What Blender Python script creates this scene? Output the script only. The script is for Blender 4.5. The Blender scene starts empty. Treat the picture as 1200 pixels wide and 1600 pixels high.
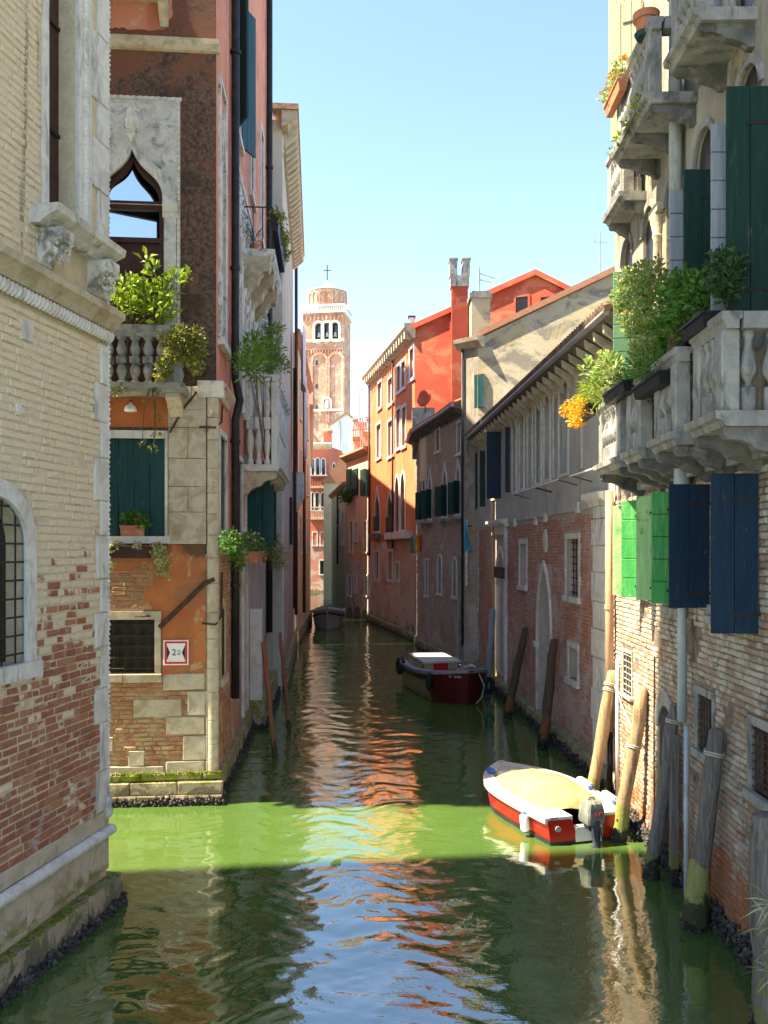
import bpy, math, random
import numpy as np
from mathutils import Vector, Matrix, noise as mnoise
random.seed(7)
R = random.random
def U(a, b): return a + (b - a) * random.random()
sc = bpy.context.scene
COL = sc.collection
# ------------------------------------------------------------------ camera, sky, sun, exposure
FPX, CX, CY, EYE = 1400.0, 600.0, 862.0, 4.6          # focal length in photo pixels, principal column, horizon row, eye height
cam_d = bpy.data.cameras.new("Camera")
cam = bpy.data.objects.new("Camera", cam_d); COL.objects.link(cam)
cam.location = (0, 0, EYE); cam.rotation_euler = (math.radians(90), 0, 0)
cam_d.sensor_fit = 'VERTICAL'; cam_d.sensor_height = 32.0; cam_d.sensor_width = 24.0
cam_d.lens = 32.0 * FPX / 1600.0
cam_d.shift_y = (CY - 800.0) / 1600.0
cam_d.clip_start = 0.1; cam_d.clip_end = 2000.0
sc.camera = cam
SUN_EL = math.radians(56); SLOPE = 0.13                 # light travels along (+1, +SLOPE) across the canal
hx, hy = 1 / math.hypot(1, SLOPE), SLOPE / math.hypot(1, SLOPE)
world = bpy.data.worlds.new("World"); sc.world = world; world.use_nodes = True
wn = world.node_tree
for n in list(wn.nodes): wn.nodes.remove(n)
sky = wn.nodes.new('ShaderNodeTexSky'); sky.sky_type = 'NISHITA'; sky.sun_disc = False
sky.sun_elevation = SUN_EL; sky.sun_rotation = math.atan2(-hx, -hy)
sky.air_density = 1.0; sky.dust_density = 0.1; sky.ozone_density = 2.0; sky.altitude = 2500
bg = wn.nodes.new('ShaderNodeBackground'); bg.inputs[1].default_value = 0.125
wo = wn.nodes.new('ShaderNodeOutputWorld')
wn.links.new(sky.outputs[0], bg.inputs[0]); wn.links.new(bg.outputs[0], wo.inputs[0])
sun_d = bpy.data.lights.new("Sun", 'SUN'); sun_d.energy = 5.0; sun_d.angle = math.radians(0.9); sun_d.color = (1.0, 0.90, 0.72)
sun = bpy.data.objects.new("Sun", sun_d); COL.objects.link(sun)
ldir = Vector((hx * math.cos(SUN_EL), hy * math.cos(SUN_EL), -math.sin(SUN_EL)))
sun.rotation_euler = ldir.to_track_quat('-Z', 'Y').to_euler(); sun.location = (-30, -5, 45)
sc.view_settings.view_transform = 'Standard'; sc.view_settings.look = 'None'
sc.view_settings.exposure = 2.15; sc.view_settings.gamma = 1.0; sc.view_settings.use_curve_mapping = False
sc.view_settings.use_white_balance = True; sc.view_settings.white_balance_temperature = 7100; sc.view_settings.white_balance_tint = 10
sc.render.engine = 'CYCLES'
sc.cycles.max_bounces = 8; sc.cycles.diffuse_bounces = 5; sc.cycles.glossy_bounces = 4
sc.cycles.use_denoising = True
sc.cycles.sample_clamp_indirect = 6.0

# ------------------------------------------------------------------ material helpers
class NT:
    def __init__(s, name):
        s.m = bpy.data.materials.new(name); s.m.use_nodes = True; s.t = s.m.node_tree
        for n in list(s.t.nodes): s.t.nodes.remove(n)
        s.out = s.t.nodes.new('ShaderNodeOutputMaterial')
    def n(s, k, **kw):
        x = s.t.nodes.new(k)
        for a, b in kw.items(): setattr(x, a, b)
        return x
    def l(s, a, b): s.t.links.new(a, b)
    def put(s, sock, v):
        if hasattr(v, 'is_output') or hasattr(v, 'links'): s.l(v, sock)
        else: sock.default_value = v
    def pos(s, local=False, scale=(1, 1, 1)):
        if local: o = s.n('ShaderNodeTexCoord').outputs['Object']
        else: o = s.n('ShaderNodeNewGeometry').outputs['Position']
        mp = s.n('ShaderNodeMapping'); mp.inputs['Scale'].default_value = scale; s.l(o, mp.inputs[0]); return mp.outputs[0]
    def noise(s, vec, scale, detail=5, rough=.55, dist=0.0):
        x = s.n('ShaderNodeTexNoise'); x.inputs['Scale'].default_value = scale; x.inputs['Detail'].default_value = detail
        x.inputs['Roughness'].default_value = rough; x.inputs['Distortion'].default_value = dist; s.l(vec, x.inputs['Vector']); return x.outputs[0]
    def math(s, op, a, b=0.0, clamp=False):
        x = s.n('ShaderNodeMath', operation=op); x.use_clamp = clamp; s.put(x.inputs[0], a); s.put(x.inputs[1], b); return x.outputs[0]
    def mr(s, v, a, b, c=0.0, d=1.0):
        x = s.n('ShaderNodeMapRange'); x.clamp = True; s.l(v, x.inputs[0])
        for i, k in enumerate((a, b, c, d)): x.inputs[i + 1].default_value = k
        return x.outputs[0]
    def ramp(s, f, cols, lo=.3, hi=.7, interp='LINEAR'):
        x = s.n('ShaderNodeValToRGB'); x.color_ramp.interpolation = interp; e = x.color_ramp.elements
        k = len(cols)
        while len(e) < k: e.new(.5)
        for i, c in enumerate(cols):
            e[i].position = lo + (hi - lo) * (i / max(1, k - 1)); e[i].color = (*c, 1)
        s.l(f, x.inputs[0]); return x.outputs[0]
    def mix(s, f, a, b):
        x = s.n('ShaderNodeMix', data_type='RGBA'); s.put(x.inputs[0], f)
        for sock, v in ((x.inputs[6], a), (x.inputs[7], b)):
            if isinstance(v, tuple): sock.default_value = (*v, 1) if len(v) == 3 else v
            else: s.l(v, sock)
        return x.outputs[2]

def mat(name, cols, scale=1.5, rough=.88, over=(), bump=.25, bscale=18, island=None, spec=.25, stretch=(1, 1, 1), metal=0, local=False, fine=.12, dist=.4):
    """layered procedural surface: base colours by noise, piece-to-piece variation, then weathering layers
    over = (colour, noise scale, lo, hi, stretch, (z0, z1, b0, b1) or None, opacity)"""
    s = NT(name); p = s.pos(local)
    ps = s.pos(local, stretch) if stretch != (1, 1, 1) else p
    n0 = s.noise(ps, scale, 8, .62, dist); col = s.ramp(n0, cols, .38, .62) if len(cols) > 1 else None
    if col is None:
        col = s.mix(0.0, cols[0], cols[0])
    if island:
        icols, f = island
        g = s.n('ShaderNodeNewGeometry').outputs['Random Per Island']; o = s.n('ShaderNodeObjectInfo').outputs['Random']
        r = s.math('FRACT', s.math('ADD', g, o)); ic = s.ramp(r, icols, 0, 1); col = s.mix(f, col, ic)
    z = None; rnd = None
    for ov in over:
        c, sc_, lo, hi, st, zr, op = ov[:7]
        v = s.noise(s.pos(local, st) if st else p, sc_, 9, .66, .8)
        v = s.math('MULTIPLY_ADD', s.math('SUBTRACT', v, .5), 1.75)
        v.node.inputs[2].default_value = .5
        if len(ov) > 7:
            if rnd is None:
                g = s.n('ShaderNodeNewGeometry').outputs['Random Per Island']; o = s.n('ShaderNodeObjectInfo').outputs['Random']
                rnd = s.math('FRACT', s.math('MULTIPLY', s.math('ADD', g, o), 7.31))
            v = s.math('ADD', v, s.math('MULTIPLY', s.math('SUBTRACT', rnd, .5), ov[7]))
        if zr:
            if z is None:
                sx = s.n('ShaderNodeSeparateXYZ'); s.l(p, sx.inputs[0]); z = sx.outputs[2]
            v = s.math('ADD', v, s.mr(z, *zr))
        col = s.mix(s.math('MULTIPLY', s.mr(v, lo, hi), op), col, c)
    nf = s.noise(p, bscale * 2.2, 4, .7)
    if fine: col = s.mix(s.math('MULTIPLY', s.mr(nf, .3, .75), fine), col, (.02, .018, .015))
    b = s.n('ShaderNodeBsdfPrincipled'); s.l(col, b.inputs['Base Color']); b.inputs['Roughness'].default_value = rough
    b.inputs['Specular IOR Level'].default_value = spec; b.inputs['Metallic'].default_value = metal
    if bump:
        h = s.math('ADD', s.noise(p, bscale, 6, .65), s.math('MULTIPLY', n0, .8))
        bp = s.n('ShaderNodeBump'); bp.inputs['Strength'].default_value = bump; bp.inputs['Distance'].default_value = .03
        s.l(h, bp.inputs['Height']); s.l(bp.outputs[0], b.inputs['Normal'])
    s.l(b.outputs[0], s.out.inputs[0]); return s.m

def glass_mat(name, col=(.02, .03, .035), rough=.04):
    s = NT(name); b = s.n('ShaderNodeBsdfPrincipled'); b.inputs['Base Color'].default_value = (*col, 1)
    b.inputs['Roughness'].default_value = rough; b.inputs['Specular IOR Level'].default_value = .8
    p = s.pos(); h = s.noise(p, 1.2, 2); bp = s.n('ShaderNodeBump'); bp.inputs['Strength'].default_value = .06; bp.inputs['Distance'].default_value = .05
    s.l(h, bp.inputs['Height']); s.l(bp.outputs[0], b.inputs['Normal']); s.l(b.outputs[0], s.out.inputs[0]); return s.m

def leaf_mat(name, cols, trans=.35):
    s = NT(name); g = s.n('ShaderNodeNewGeometry').outputs['Random Per Island']
    c = s.ramp(g, cols, 0, 1); d = s.n('ShaderNodeBsdfPrincipled'); s.l(c, d.inputs['Base Color']); d.inputs['Roughness'].default_value = .5
    d.inputs['Specular IOR Level'].default_value = .35
    t = s.n('ShaderNodeBsdfTranslucent'); s.l(c, t.inputs[0])
    m = s.n('ShaderNodeMixShader'); m.inputs[0].default_value = trans; s.l(d.outputs[0], m.inputs[1]); s.l(t.outputs[0], m.inputs[2])
    s.l(m.outputs[0], s.out.inputs[0]); return s.m

# ------------------------------------------------------------------ mesh helpers
class Wall:
    """vertical plane: u along it, d out of it (towards the viewer's side), z up"""
    def __init__(s, a, b, side='R'):
        s.o = Vector((a[0], a[1])); v = Vector((b[0] - a[0], b[1] - a[1])); s.len = v.length; s.t = v / s.len
        s.n = Vector((s.t.y, -s.t.x)) if side == 'R' else Vector((-s.t.y, s.t.x))
        s.ang = math.atan2(s.t.y, s.t.x)
    def p(s, u, d, z):
        q = s.o + s.t * u + s.n * d; return (q.x, q.y, z)
    def px(s, x, y, d=0.0):
        k = Vector(((x - CX) / FPX, 1.0)); r = (d + s.n.dot(s.o)) / s.n.dot(k); q = k * r
        return (q - s.o).dot(s.t), EYE - (y - CY) / FPX * r
    def rect(s, x0, y0, x1, y1, d=0.0):
        a = s.px(x0, (y0 + y1) / 2, d)[0]; b = s.px(x1, (y0 + y1) / 2, d)[0]; xm = (x0 + x1) / 2
        z1 = s.px(xm, y0, d)[1]; z0 = s.px(xm, y1, d)[1]; return min(a, b), max(a, b), z0, z1

def ground(x, y, z=0.0):
    """photo pixel to the point where its ray meets the level z"""
    r = (EYE - z) * FPX / (y - CY); return Vector(((x - CX) / FPX * r, r, z))
def at(x, y, Y):
    return Vector(((x - CX) / FPX * Y, Y, EYE - (y - CY) / FPX * Y))

class MB:
    def __init__(s): s.v = []; s.f = []
    def add(s, vs, fs):
        b = len(s.v); s.v.extend(tuple(q) for q in vs); s.f.extend(tuple(b + i for i in f) for f in fs); return s
    def hexa(s, c):      # c: 8 corners, bottom 4 then top 4
        return s.add(c, [(0, 3, 2, 1), (4, 5, 6, 7), (0, 1, 5, 4), (1, 2, 6, 5), (2, 3, 7, 6), (3, 0, 4, 7)])
    def box(s, x0, x1, y0, y1, z0, z1):
        return s.hexa([(x0, y0, z0), (x1, y0, z0), (x1, y1, z0), (x0, y1, z0), (x0, y0, z1), (x1, y0, z1), (x1, y1, z1), (x0, y1, z1)])
    def wbox(s, W, u0, u1, d0, d1, z0, z1):
        P = W.p
        return s.hexa([P(u0, d0, z0), P(u1, d0, z0), P(u1, d1, z0), P(u0, d1, z0), P(u0, d0, z1), P(u1, d0, z1), P(u1, d1, z1), P(u0, d1, z1)])
    def cbox(s, W, u0, u1, d0, d1, z0, z1, c=.012, j=.004):
        P = W.p; q = lambda: U(-j, j)
        A = [(u0, z0), (u1, z0), (u1, z1), (u0, z1)]; I = [(u0 + c, z0 + c), (u1 - c, z0 + c), (u1 - c, z1 - c), (u0 + c, z1 - c)]
        vs = [P(u, d0, z) for u, z in A] + [P(u + q(), d1 - c, z + q()) for u, z in A] + [P(u + q(), d1 + q() * .6, z + q()) for u, z in I]
        fs = [(0, 3, 2, 1), (8, 9, 10, 11)]
        for i in range(4):
            k = (i + 1) % 4; fs += [(i, k, 4 + k, 4 + i), (4 + i, 4 + k, 8 + k, 8 + i)]
        return s.add(vs, fs)
    def wpoly(s, W, pts, d0, d1):   # polygon in the wall plane, extruded
        n = len(pts); vs = [W.p(u, d0, z) for u, z in pts] + [W.p(u, d1, z) for u, z in pts]
        fs = [tuple(range(n)), tuple(range(2 * n - 1, n - 1, -1))] + [(i, (i + 1) % n, n + (i + 1) % n, n + i) for i in range(n)]
        return s.add(vs, fs)
    def wprof(s, W, prof, u0, u1):  # profile (d, z) swept along the wall
        n = len(prof); vs = [W.p(u0, d, z) for d, z in prof] + [W.p(u1, d, z) for d, z in prof]
        fs = [tuple(range(n)), tuple(range(2 * n - 1, n - 1, -1))] + [(i, (i + 1) % n, n + (i + 1) % n, n + i) for i in range(n)]
        return s.add(vs, fs)
    def prism(s, pts, z0, z1):
        n = len(pts); vs = [(x, y, z0) for x, y in pts] + [(x, y, z1) for x, y in pts]
        fs = [tuple(range(n)), tuple(range(2 * n - 1, n - 1, -1))] + [(i, (i + 1) % n, n + (i + 1) % n, n + i) for i in range(n)]
        return s.add(vs, fs)
    def lathe(s, c, prof, n=10, sq=None):
        c = Vector(c); vs = []; fs = []
        for r, z in prof:
            for i in range(n):
                a = 2 * math.pi * i / n; vs.append((c.x + r * math.cos(a), c.y + r * math.sin(a), c.z + z))
        m = len(prof)
        for k in range(m - 1):
            for i in range(n):
                j = (i + 1) % n; fs.append((k * n + i, k * n + j, (k + 1) * n + j, (k + 1) * n + i))
        fs += [tuple(range(n - 1, -1, -1)), tuple((m - 1) * n + i for i in range(n))]
        return s.add(vs, fs)
    def tube(s, pts, r, n=8, cap=True):
        pts = [Vector(p) for p in pts]; m = len(pts); rs = r if isinstance(r, (list, tuple)) else [r] * m; vs = []; fs = []
        up = Vector((.31, .17, .93)); pa = None
        for i, p in enumerate(pts):
            t = (pts[min(i + 1, m - 1)] - pts[max(i - 1, 0)]).normalized()
            a = t.cross(up if pa is None else pa.cross(t)) if False else t.cross(up)
            if a.length < .05: a = t.cross(Vector((1, 0, 0)))
            a.normalize(); b = t.cross(a)
            for k in range(n):
                q = 2 * math.pi * k / n; vs.append(p + (a * math.cos(q) + b * math.sin(q)) * rs[i])
        for i in range(m - 1):
            for k in range(n):
                j = (k + 1) % n; fs.append((i * n + k, i * n + j, (i + 1) * n + j, (i + 1) * n + k))
        if cap: fs += [tuple(range(n - 1, -1, -1)), tuple((m - 1) * n + i for i in range(n))]
        return s.add(vs, fs)
    def blob(s, c, r, sx=1, sy=1, sz=1):
        x, y, z = c; a = r * sx * U(.7, 1.2); b = r * sy * U(.7, 1.2); h = r * sz * U(.7, 1.2)
        vs = [(x + a, y, z), (x, y + b, z), (x - a, y, z), (x, y - b, z), (x + U(-.3, .3) * a, y + U(-.3, .3) * b, z + h), (x, y, z - h)]
        return s.add(vs, [(0, 1, 4), (1, 2, 4), (2, 3, 4), (3, 0, 4), (1, 0, 5), (2, 1, 5), (3, 2, 5), (0, 3, 5)])
    def leaf(s, p, d, L, w, up=None, fold=.25):
        p = Vector(p); d = Vector(d).normalized(); up = up or Vector((U(-1, 1), U(-1, 1), U(-.2, 1)))
        a = d.cross(up)
        if a.length < .01: a = Vector((1, 0, 0))
        a.normalize(); n = a.cross(d)
        m = p + d * L * .5; e = p + d * L - Vector((0, 0, L * .15))
        return s.add([p, m + a * w * .5 + n * w * fold, e, m - a * w * .5 + n * w * fold, m], [(0, 1, 4), (1, 2, 4), (2, 3, 4), (3, 0, 4)])

def root_loc(o):
    while o.parent is not None: o = o.parent
    return o.location
def link(name, me, parent=None):
    o = bpy.data.objects.new(name, me); COL.objects.link(o)
    if parent is not None: o.parent = parent
    return o
def obj(name, mb, m, parent=None, smooth=False, world=True, kind=None, label=None, fix=True):
    """one mesh object; vertices come in world space and are stored relative to the root thing"""
    me = bpy.data.meshes.new(name); v = mb.v
    if parent is not None and world:
        L = root_loc(parent); v = [(a - L.x, b - L.y, c - L.z) for a, b, c in v]
    me.from_pydata(v, [], mb.f); me.materials.append(m)
    if fix and len(mb.f) < 60000:
        import bmesh
        bm = bmesh.new(); bm.from_mesh(me); bmesh.ops.recalc_face_normals(bm, faces=bm.faces); bm.to_mesh(me); bm.free()
    if smooth:
        me.shade_smooth() if smooth is True else me.set_sharp_from_angle(angle=math.radians(smooth))
    o = link(name, me, parent)
    if kind: o['kind'] = kind
    if label: o['label'] = label
    return o
def thing(name, label, cat, loc=(0, 0, 0), rotz=0.0, group=None):
    o = bpy.data.objects.new(name, None); COL.objects.link(o); o.location = loc; o.rotation_euler = (0, 0, rotz)
    o['label'] = label; o['category'] = cat
    if group: o['group'] = group
    o.empty_display_size = .2
    return o
def tag(o, label, cat, group=None):
    o['label'] = label; o['category'] = cat
    if group: o['group'] = group
    return o
def struct(o): o['kind'] = 'structure'; return o

def arch(kind, u0, u1, zs, zt, n=10):
    """curve from the left springing over the crown to the right springing"""
    uc = (u0 + u1) / 2; hw = (u1 - u0) / 2; h = zt - zs; L = []
    for i in range(n + 1):
        t = i / n
        if kind == 'round': a = t * math.pi / 2; x, y = 1 - math.cos(a), math.sin(a)
        elif kind == 'pointed': a = t * math.radians(62); x, y = (1 - math.cos(a)) / (1 - math.cos(math.radians(62))), math.sin(a) / math.sin(math.radians(62))
        else:               # ogee
            q = 1 - t; P = ((0, 0), (-.02, .62), (.72, .50), (1, 1))
            x = 3 * q * q * t * P[1][0] + 3 * q * t * t * P[2][0] + t ** 3; y = 3 * q * q * t * P[1][1] + 3 * q * t * t * P[2][1] + t ** 3
        L.append((u0 + hw * x, zs + h * y))
    return L + [(2 * uc - u, z) for u, z in reversed(L[:-1])]

class Op:
    def __init__(s, u0, u1, z0, z1, kind=None, zs=None, depth=.22):
        s.u0, s.u1, s.z0, s.z1, s.kind, s.depth = u0, u1, z0, z1, kind, depth
        s.zs = zs if zs is not None else (z1 - (u1 - u0) / 2 if kind else z1)
    def outline(s, g=0.0):
        u0, u1, z0 = s.u0 - g, s.u1 + g, s.z0
        if s.kind: return [(u0, z0)] + arch(s.kind, u0, u1, s.zs, s.z1 + g * (1.6 if s.kind == 'ogee' else 1.1)) + [(u1, z0)]
        return [(u0, z0), (u0, s.z1 + g), (u1, s.z1 + g), (u1, z0)]

def wall_sheet(mb, W, u0, u1, z0, z1, ops=(), d=0.0, top=None):
    us = sorted({u0, u1} | {min(max(q, u0), u1) for o in ops for q in (o.u0, o.u1)}); zs = sorted({z0, z1} | {min(max(q, z0), z1) for o in ops for q in (o.z0, o.z1)})
    for i in range(len(us) - 1):
        for k in range(len(zs) - 1):
            a, b, c, e = us[i], us[i + 1], zs[k], zs[k + 1]; mu, mz = (a + b) / 2, (c + e) / 2
            if any(o.u0 < mu < o.u1 and o.z0 < mz < o.z1 for o in ops): continue
            mb.add([W.p(a, d, c), W.p(b, d, c), W.p(b, d, e), W.p(a, d, e)], [(0, 1, 2, 3)])
    for o in ops:
        if o.kind:
            cv = arch(o.kind, o.u0, o.u1, o.zs, o.z1); n = len(cv) // 2; L = cv[:n + 1]; Rr = cv[n:]
            for half, cu in ((L, o.u0), (Rr, o.u1)):
                for i in range(len(half) - 1):
                    (ua, za), (ub, zb) = half[i], half[i + 1]
                    mb.add([W.p(ua, d, za), W.p(ub, d, zb), W.p(ub, d, o.z1), W.p(ua, d, o.z1)], [(0, 1, 2, 3)])
        q = o.outline(); q = q + [q[0]]
        for i in range(len(q) - 1):
            (ua, za), (ub, zb) = q[i], q[i + 1]
            mb.add([W.p(ua, d, za), W.p(ub, d, zb), W.p(ub, d - o.depth, zb), W.p(ua, d - o.depth, za)], [(0, 1, 2, 3)])
    return mb
def band(mb, W, outl_in, outl_out, d0, d1):
    """moulding between two outlines of the same point count"""
    n = len(outl_in)
    for i in range(n - 1):
        a, b, c, e = outl_in[i], outl_in[i + 1], outl_out[i + 1], outl_out[i]
        P = W.p
        mb.hexa([P(a[0], d0, a[1]), P(b[0], d0, b[1]), P(c[0], d0, c[1]), P(e[0], d0, e[1]), P(a[0], d1, a[1]), P(b[0], d1, b[1]), P(c[0], d1, c[1]), P(e[0], d1, e[1])])
    return mb
def body(parent, pts, z0, z1, m, name='wall', skip=()):
    mb = MB(); n = len(pts)
    for i in range(n):
        if i in skip: continue
        a, b = pts[i], pts[(i + 1) % n]; mb.add([(*a, z0), (*b, z0), (*b, z1), (*a, z1)], [(0, 1, 2, 3)])
    mb.add([(*p, z1) for p in pts], [tuple(range(n))])
    return obj(name, mb, m, parent)

_brick_cache = {}
def brick_meshes(L, h, m):
    k = (round(L, 3), round(h, 3), m.name)
    if k not in _brick_cache:
        out = []
        for i in range(6):
            q = lambda a: U(-a, a); c = .010; vs = []
            for y in (-.03, .03):
                e = 1 if y > 0 else -1
                for x, z in ((0, 0), (L, 0), (L, h), (0, h)): vs.append((x + q(.008), e * .018, z + q(.006)))
                for x, z in ((c, c), (L - c, c), (L - c, h - c), (c, h - c)): vs.append((x + q(.006), e * .031 + q(.005), z + q(.006)))
            fs = [(4, 5, 6, 7), (15, 14, 13, 12)]
            for k2 in range(4):
                j = (k2 + 1) % 4; fs += [(k2, j, 4 + j, 4 + k2), (8 + j, 8 + k2, 12 + k2, 12 + j), (j, k2, 8 + k2, 8 + j)]
            me = bpy.data.meshes.new('brick'); me.from_pydata(vs, [], fs); me.materials.append(m); out.append(me)
        _brick_cache[k] = out
    return _brick_cache[k]
def brick_field(parent, W, u0, u1, z0, z1, m, holes=(), n_ind=0, bl=.25, bh=.06, jt=.012, out=.012, skip=None, clip=None, name='brickwork'):
    cells = []; r = 0; z = z0; L = root_loc(parent)
    while z + bh <= z1 + .01:
        u = u0 - (bl * .5 if r % 2 else 0) - U(0, .04)
        while u < u1:
            l = bl * U(.86, 1.08) if R() > .3 else bl * U(.44, .56)
            a, b = max(u, u0), min(u + l, u1); ok = b - a > .05
            for h in holes:
                if not ok: break
                if h[2] < z + bh * .8 and z + bh * .2 < h[3] and h[0] < b and h[1] > a:
                    if h[0] - a > b - h[1]: b = min(b, h[0])
                    else: a = max(a, h[1])
                    ok = b - a > .05
            if ok and clip and not clip((a + b) / 2, z): ok = False
            if ok and not (skip and skip((a + b) / 2, z + bh / 2)): cells.append((a, b, z))
            u += l + jt
        z += bh + jt; r += 1
    ind = set()
    if n_ind:
        vis = []
        for i, (a, b, z) in enumerate(cells):
            x, y, zz = W.p((a + b) / 2, 0, z)
            if y < 1: continue
            sx = CX + x / y * FPX; sy = CY - (zz - EYE) / y * FPX
            if -4 < sx < 1204 and 0 < sy < 1600 and b - a > bl * .4: vis.append((y, i))
        vis.sort(); ind = {i for _, i in vis[:n_ind]}
    mb = MB()
    for i, (a, b, z) in enumerate(cells):
        o_ = out + U(-.007, .008) + .010 * mnoise.noise(Vector((a * 3, z * 4, 1.7)))
        if i in ind:
            ms = brick_meshes(bl, bh, m); ob = link('brick', ms[i % 6], parent)
            x, y, zz = W.p(a, o_ - .031, z); ob.location = (x - L.x, y - L.y, zz - L.z)
            ob.rotation_euler = (U(-.012, .012), U(-.01, .01), W.ang); ob.scale = ((b - a) / bl, 1, 1)
        else:
            q = lambda: U(-.007, .007); P = W.p
            A = [(a, z), (b, z), (b, z + bh), (a, z + bh)]
            cI = [(a + .011, z + .010), (b - .011, z + .010), (b - .011, z + bh - .010), (a + .011, z + bh - .010)]
            vs = [P(s, -.01, t) for s, t in A] + [P(s + q(), o_ - .010, t + q()) for s, t in A] + [P(s + q(), o_ + q() * .5, t + q()) for s, t in cI]
            mb.add(vs, [(8, 9, 10, 11)] + [(k, (k + 1) % 4, 4 + (k + 1) % 4, 4 + k) for k in range(4)] + [(4 + k, 4 + (k + 1) % 4, 8 + (k + 1) % 4, 8 + k) for k in range(4)])
    if mb.v: obj(name, mb, m, parent, kind='stuff', fix=False)
def stone_row(parent, W, u0, u1, z0, z1, m, d=.03, lens=(.5, 1.0), name='stone', d0=-.05, c=.012, j=.005, gap=.008):
    u = u0
    while u < u1 - .02:
        e = min(u + U(*lens), u1)
        if u1 - e < lens[0] * .4: e = u1
        obj(name, MB().cbox(W, u + gap / 2, e - gap / 2, d0, d + U(-.006, .006), z0 + gap / 2, z1 - gap / 2, c, j), m, parent); u = e
def crust(parent, W, u0, u1, d, m, n=260, zr=(-.05, .16), name='mussel_crust'):
    mb = MB()
    for _ in range(n):
        u = U(u0, u1); z = U(*zr) * (1 if R() < .8 else 1.3); mb.blob(W.p(u, d + U(-.02, .03), z), U(.02, .05), 1, 1, 1.1)
    obj(name, mb, m, parent, kind='stuff', fix=False)
def copy_obj(o, parent, loc, scale=None, rotz=None):
    c = o.copy(); COL.objects.link(c); c.parent = parent; c.location = loc
    if scale: c.scale = scale
    if rotz is not None: c.rotation_euler = (0, 0, rotz)
    return c
def txt(name, body_, loc, rot, size, m, parent=None, ext=.002, sx=1.0, align='CENTER'):
    cu = bpy.data.curves.new(name, 'FONT'); cu.body = body_; cu.size = size; cu.extrude = ext; cu.align_x = align; cu.align_y = 'CENTER'
    t = bpy.data.objects.new(name, cu); COL.objects.link(t)
    dg = bpy.context.evaluated_depsgraph_get(); me = bpy.data.meshes.new_from_object(t.evaluated_get(dg)); bpy.data.objects.remove(t); bpy.data.curves.remove(cu)
    me.materials.clear(); me.materials.append(m); o = link(name, me, parent); o.location = loc; o.rotation_euler = rot; o.scale = (sx, 1, 1)
    return o

def rough_poly(parent, W, pts, d, m, name='plaster_field', step=.05, j=.022):
    out = []
    for i in range(len(pts)):
        (a, b), (c, e) = pts[i], pts[(i + 1) % len(pts)]; n = max(1, int(math.hypot(c - a, e - b) / step))
        for k in range(n):
            t = k / n; u, z = a + (c - a) * t, b + (e - b) * t
            out.append((u + j * 1.6 * mnoise.noise(Vector((u * 9, z * 9, 2.2))) + U(-j, j) * .4, z + j * 1.6 * mnoise.noise(Vector((u * 9, z * 9, 7.7))) + U(-j, j) * .4))
    n = len(out)
    return obj(name, MB().add([W.p(u, d, z) for u, z in out] + [W.p(u, -.01, z) for u, z in out], [tuple(range(n))] + [(i, (i + 1) % n, n + (i + 1) % n, n + i) for i in range(n)]), m, parent)
# ------------------------------------------------------------------ materials
RED4 = [(.30, .085, .05), (.40, .14, .075), (.26, .10, .07), (.47, .22, .12), (.34, .11, .06)]
m_brickA = mat('brick_cream_washed', [(.36, .13, .08), (.42, .17, .10)], 2, island=(RED4, .8), over=[
    ((.50, .36, .24), 7, .56, .80, None, None, .55), ((.46, .40, .38), 2.2, .66, .78, None, (1.0, 3.0, .06, -.2), .8, .3),
    ((.76, .64, .46), .9, .47, .55, None, (2.5, 6.2, -.42, .95), .93, .75),
    ((.20, .16, .11), 6, .66, .86, None, None, .35), ((.13, .10, .07), 1.1, .70, .86, (3.5, 3.5, .25), (6.2, 7.4, -.25, .10), .75)], bump=.7, bscale=22)
m_mortarA = mat('lime_mortar', [(.58, .48, .34), (.68, .58, .42)], 6, bump=.7, bscale=30, over=[((.30, .20, .13), 2.2, .55, .8, None, (1, 3.4, .1, -.2), .6)])
m_brickB = mat('brick_ochre', [(.34, .14, .07), (.40, .20, .10)], 2, island=([(.33, .13, .07), (.42, .22, .10), (.28, .12, .08), (.46, .27, .13)], .7), over=[
    ((.50, .36, .20), 2.2, .52, .64, None, None, .7), ((.40, .12, .09), 1.6, .56, .66, None, (.5, 2.5, .02, -.2), .8), ((.20, .22, .05), 2.5, .55, .7, None, (.3, .9, .3, -.4), .8)], bump=.5, bscale=26)
m_mortarB = mat('worn_mortar_ochre', [(.34, .24, .13), (.44, .33, .20)], 5, over=[((.45, .17, .12), 1.5, .5, .62, None, None, .6)], bump=.5, bscale=30)
m_brickD = mat('brick_whitewashed', [(.37, .31, .24), (.27, .20, .15)], 3, island=([(.38, .32, .25), (.30, .21, .15), (.45, .39, .32), (.36, .18, .10), (.38, .29, .20)], .75), over=[
    ((.54, .48, .39), 2.0, .50, .66, None, (1.2, 3.4, -.16, .10), .85, .35), ((.34, .12, .045), 1.4, .52, .68, None, (.3, 1.9, .30, -.30), .9, .2), ((.10, .085, .065), 3, .62, .80, None, None, .7, .2), ((.035, .04, .02), 3, .5, .62, None, (.1, .55, .3, -.5), .95)], bump=.9, bscale=20)
m_mortarD = mat('crumbling_mortar', [(.26, .21, .165), (.17, .13, .10)], 5, over=[((.26, .11, .055), 1.4, .5, .66, None, (.3, 1.8, .2, -.2), .8), ((.06, .05, .04), 3, .55, .75, None, None, .6)], bump=.9, bscale=22)
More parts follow.
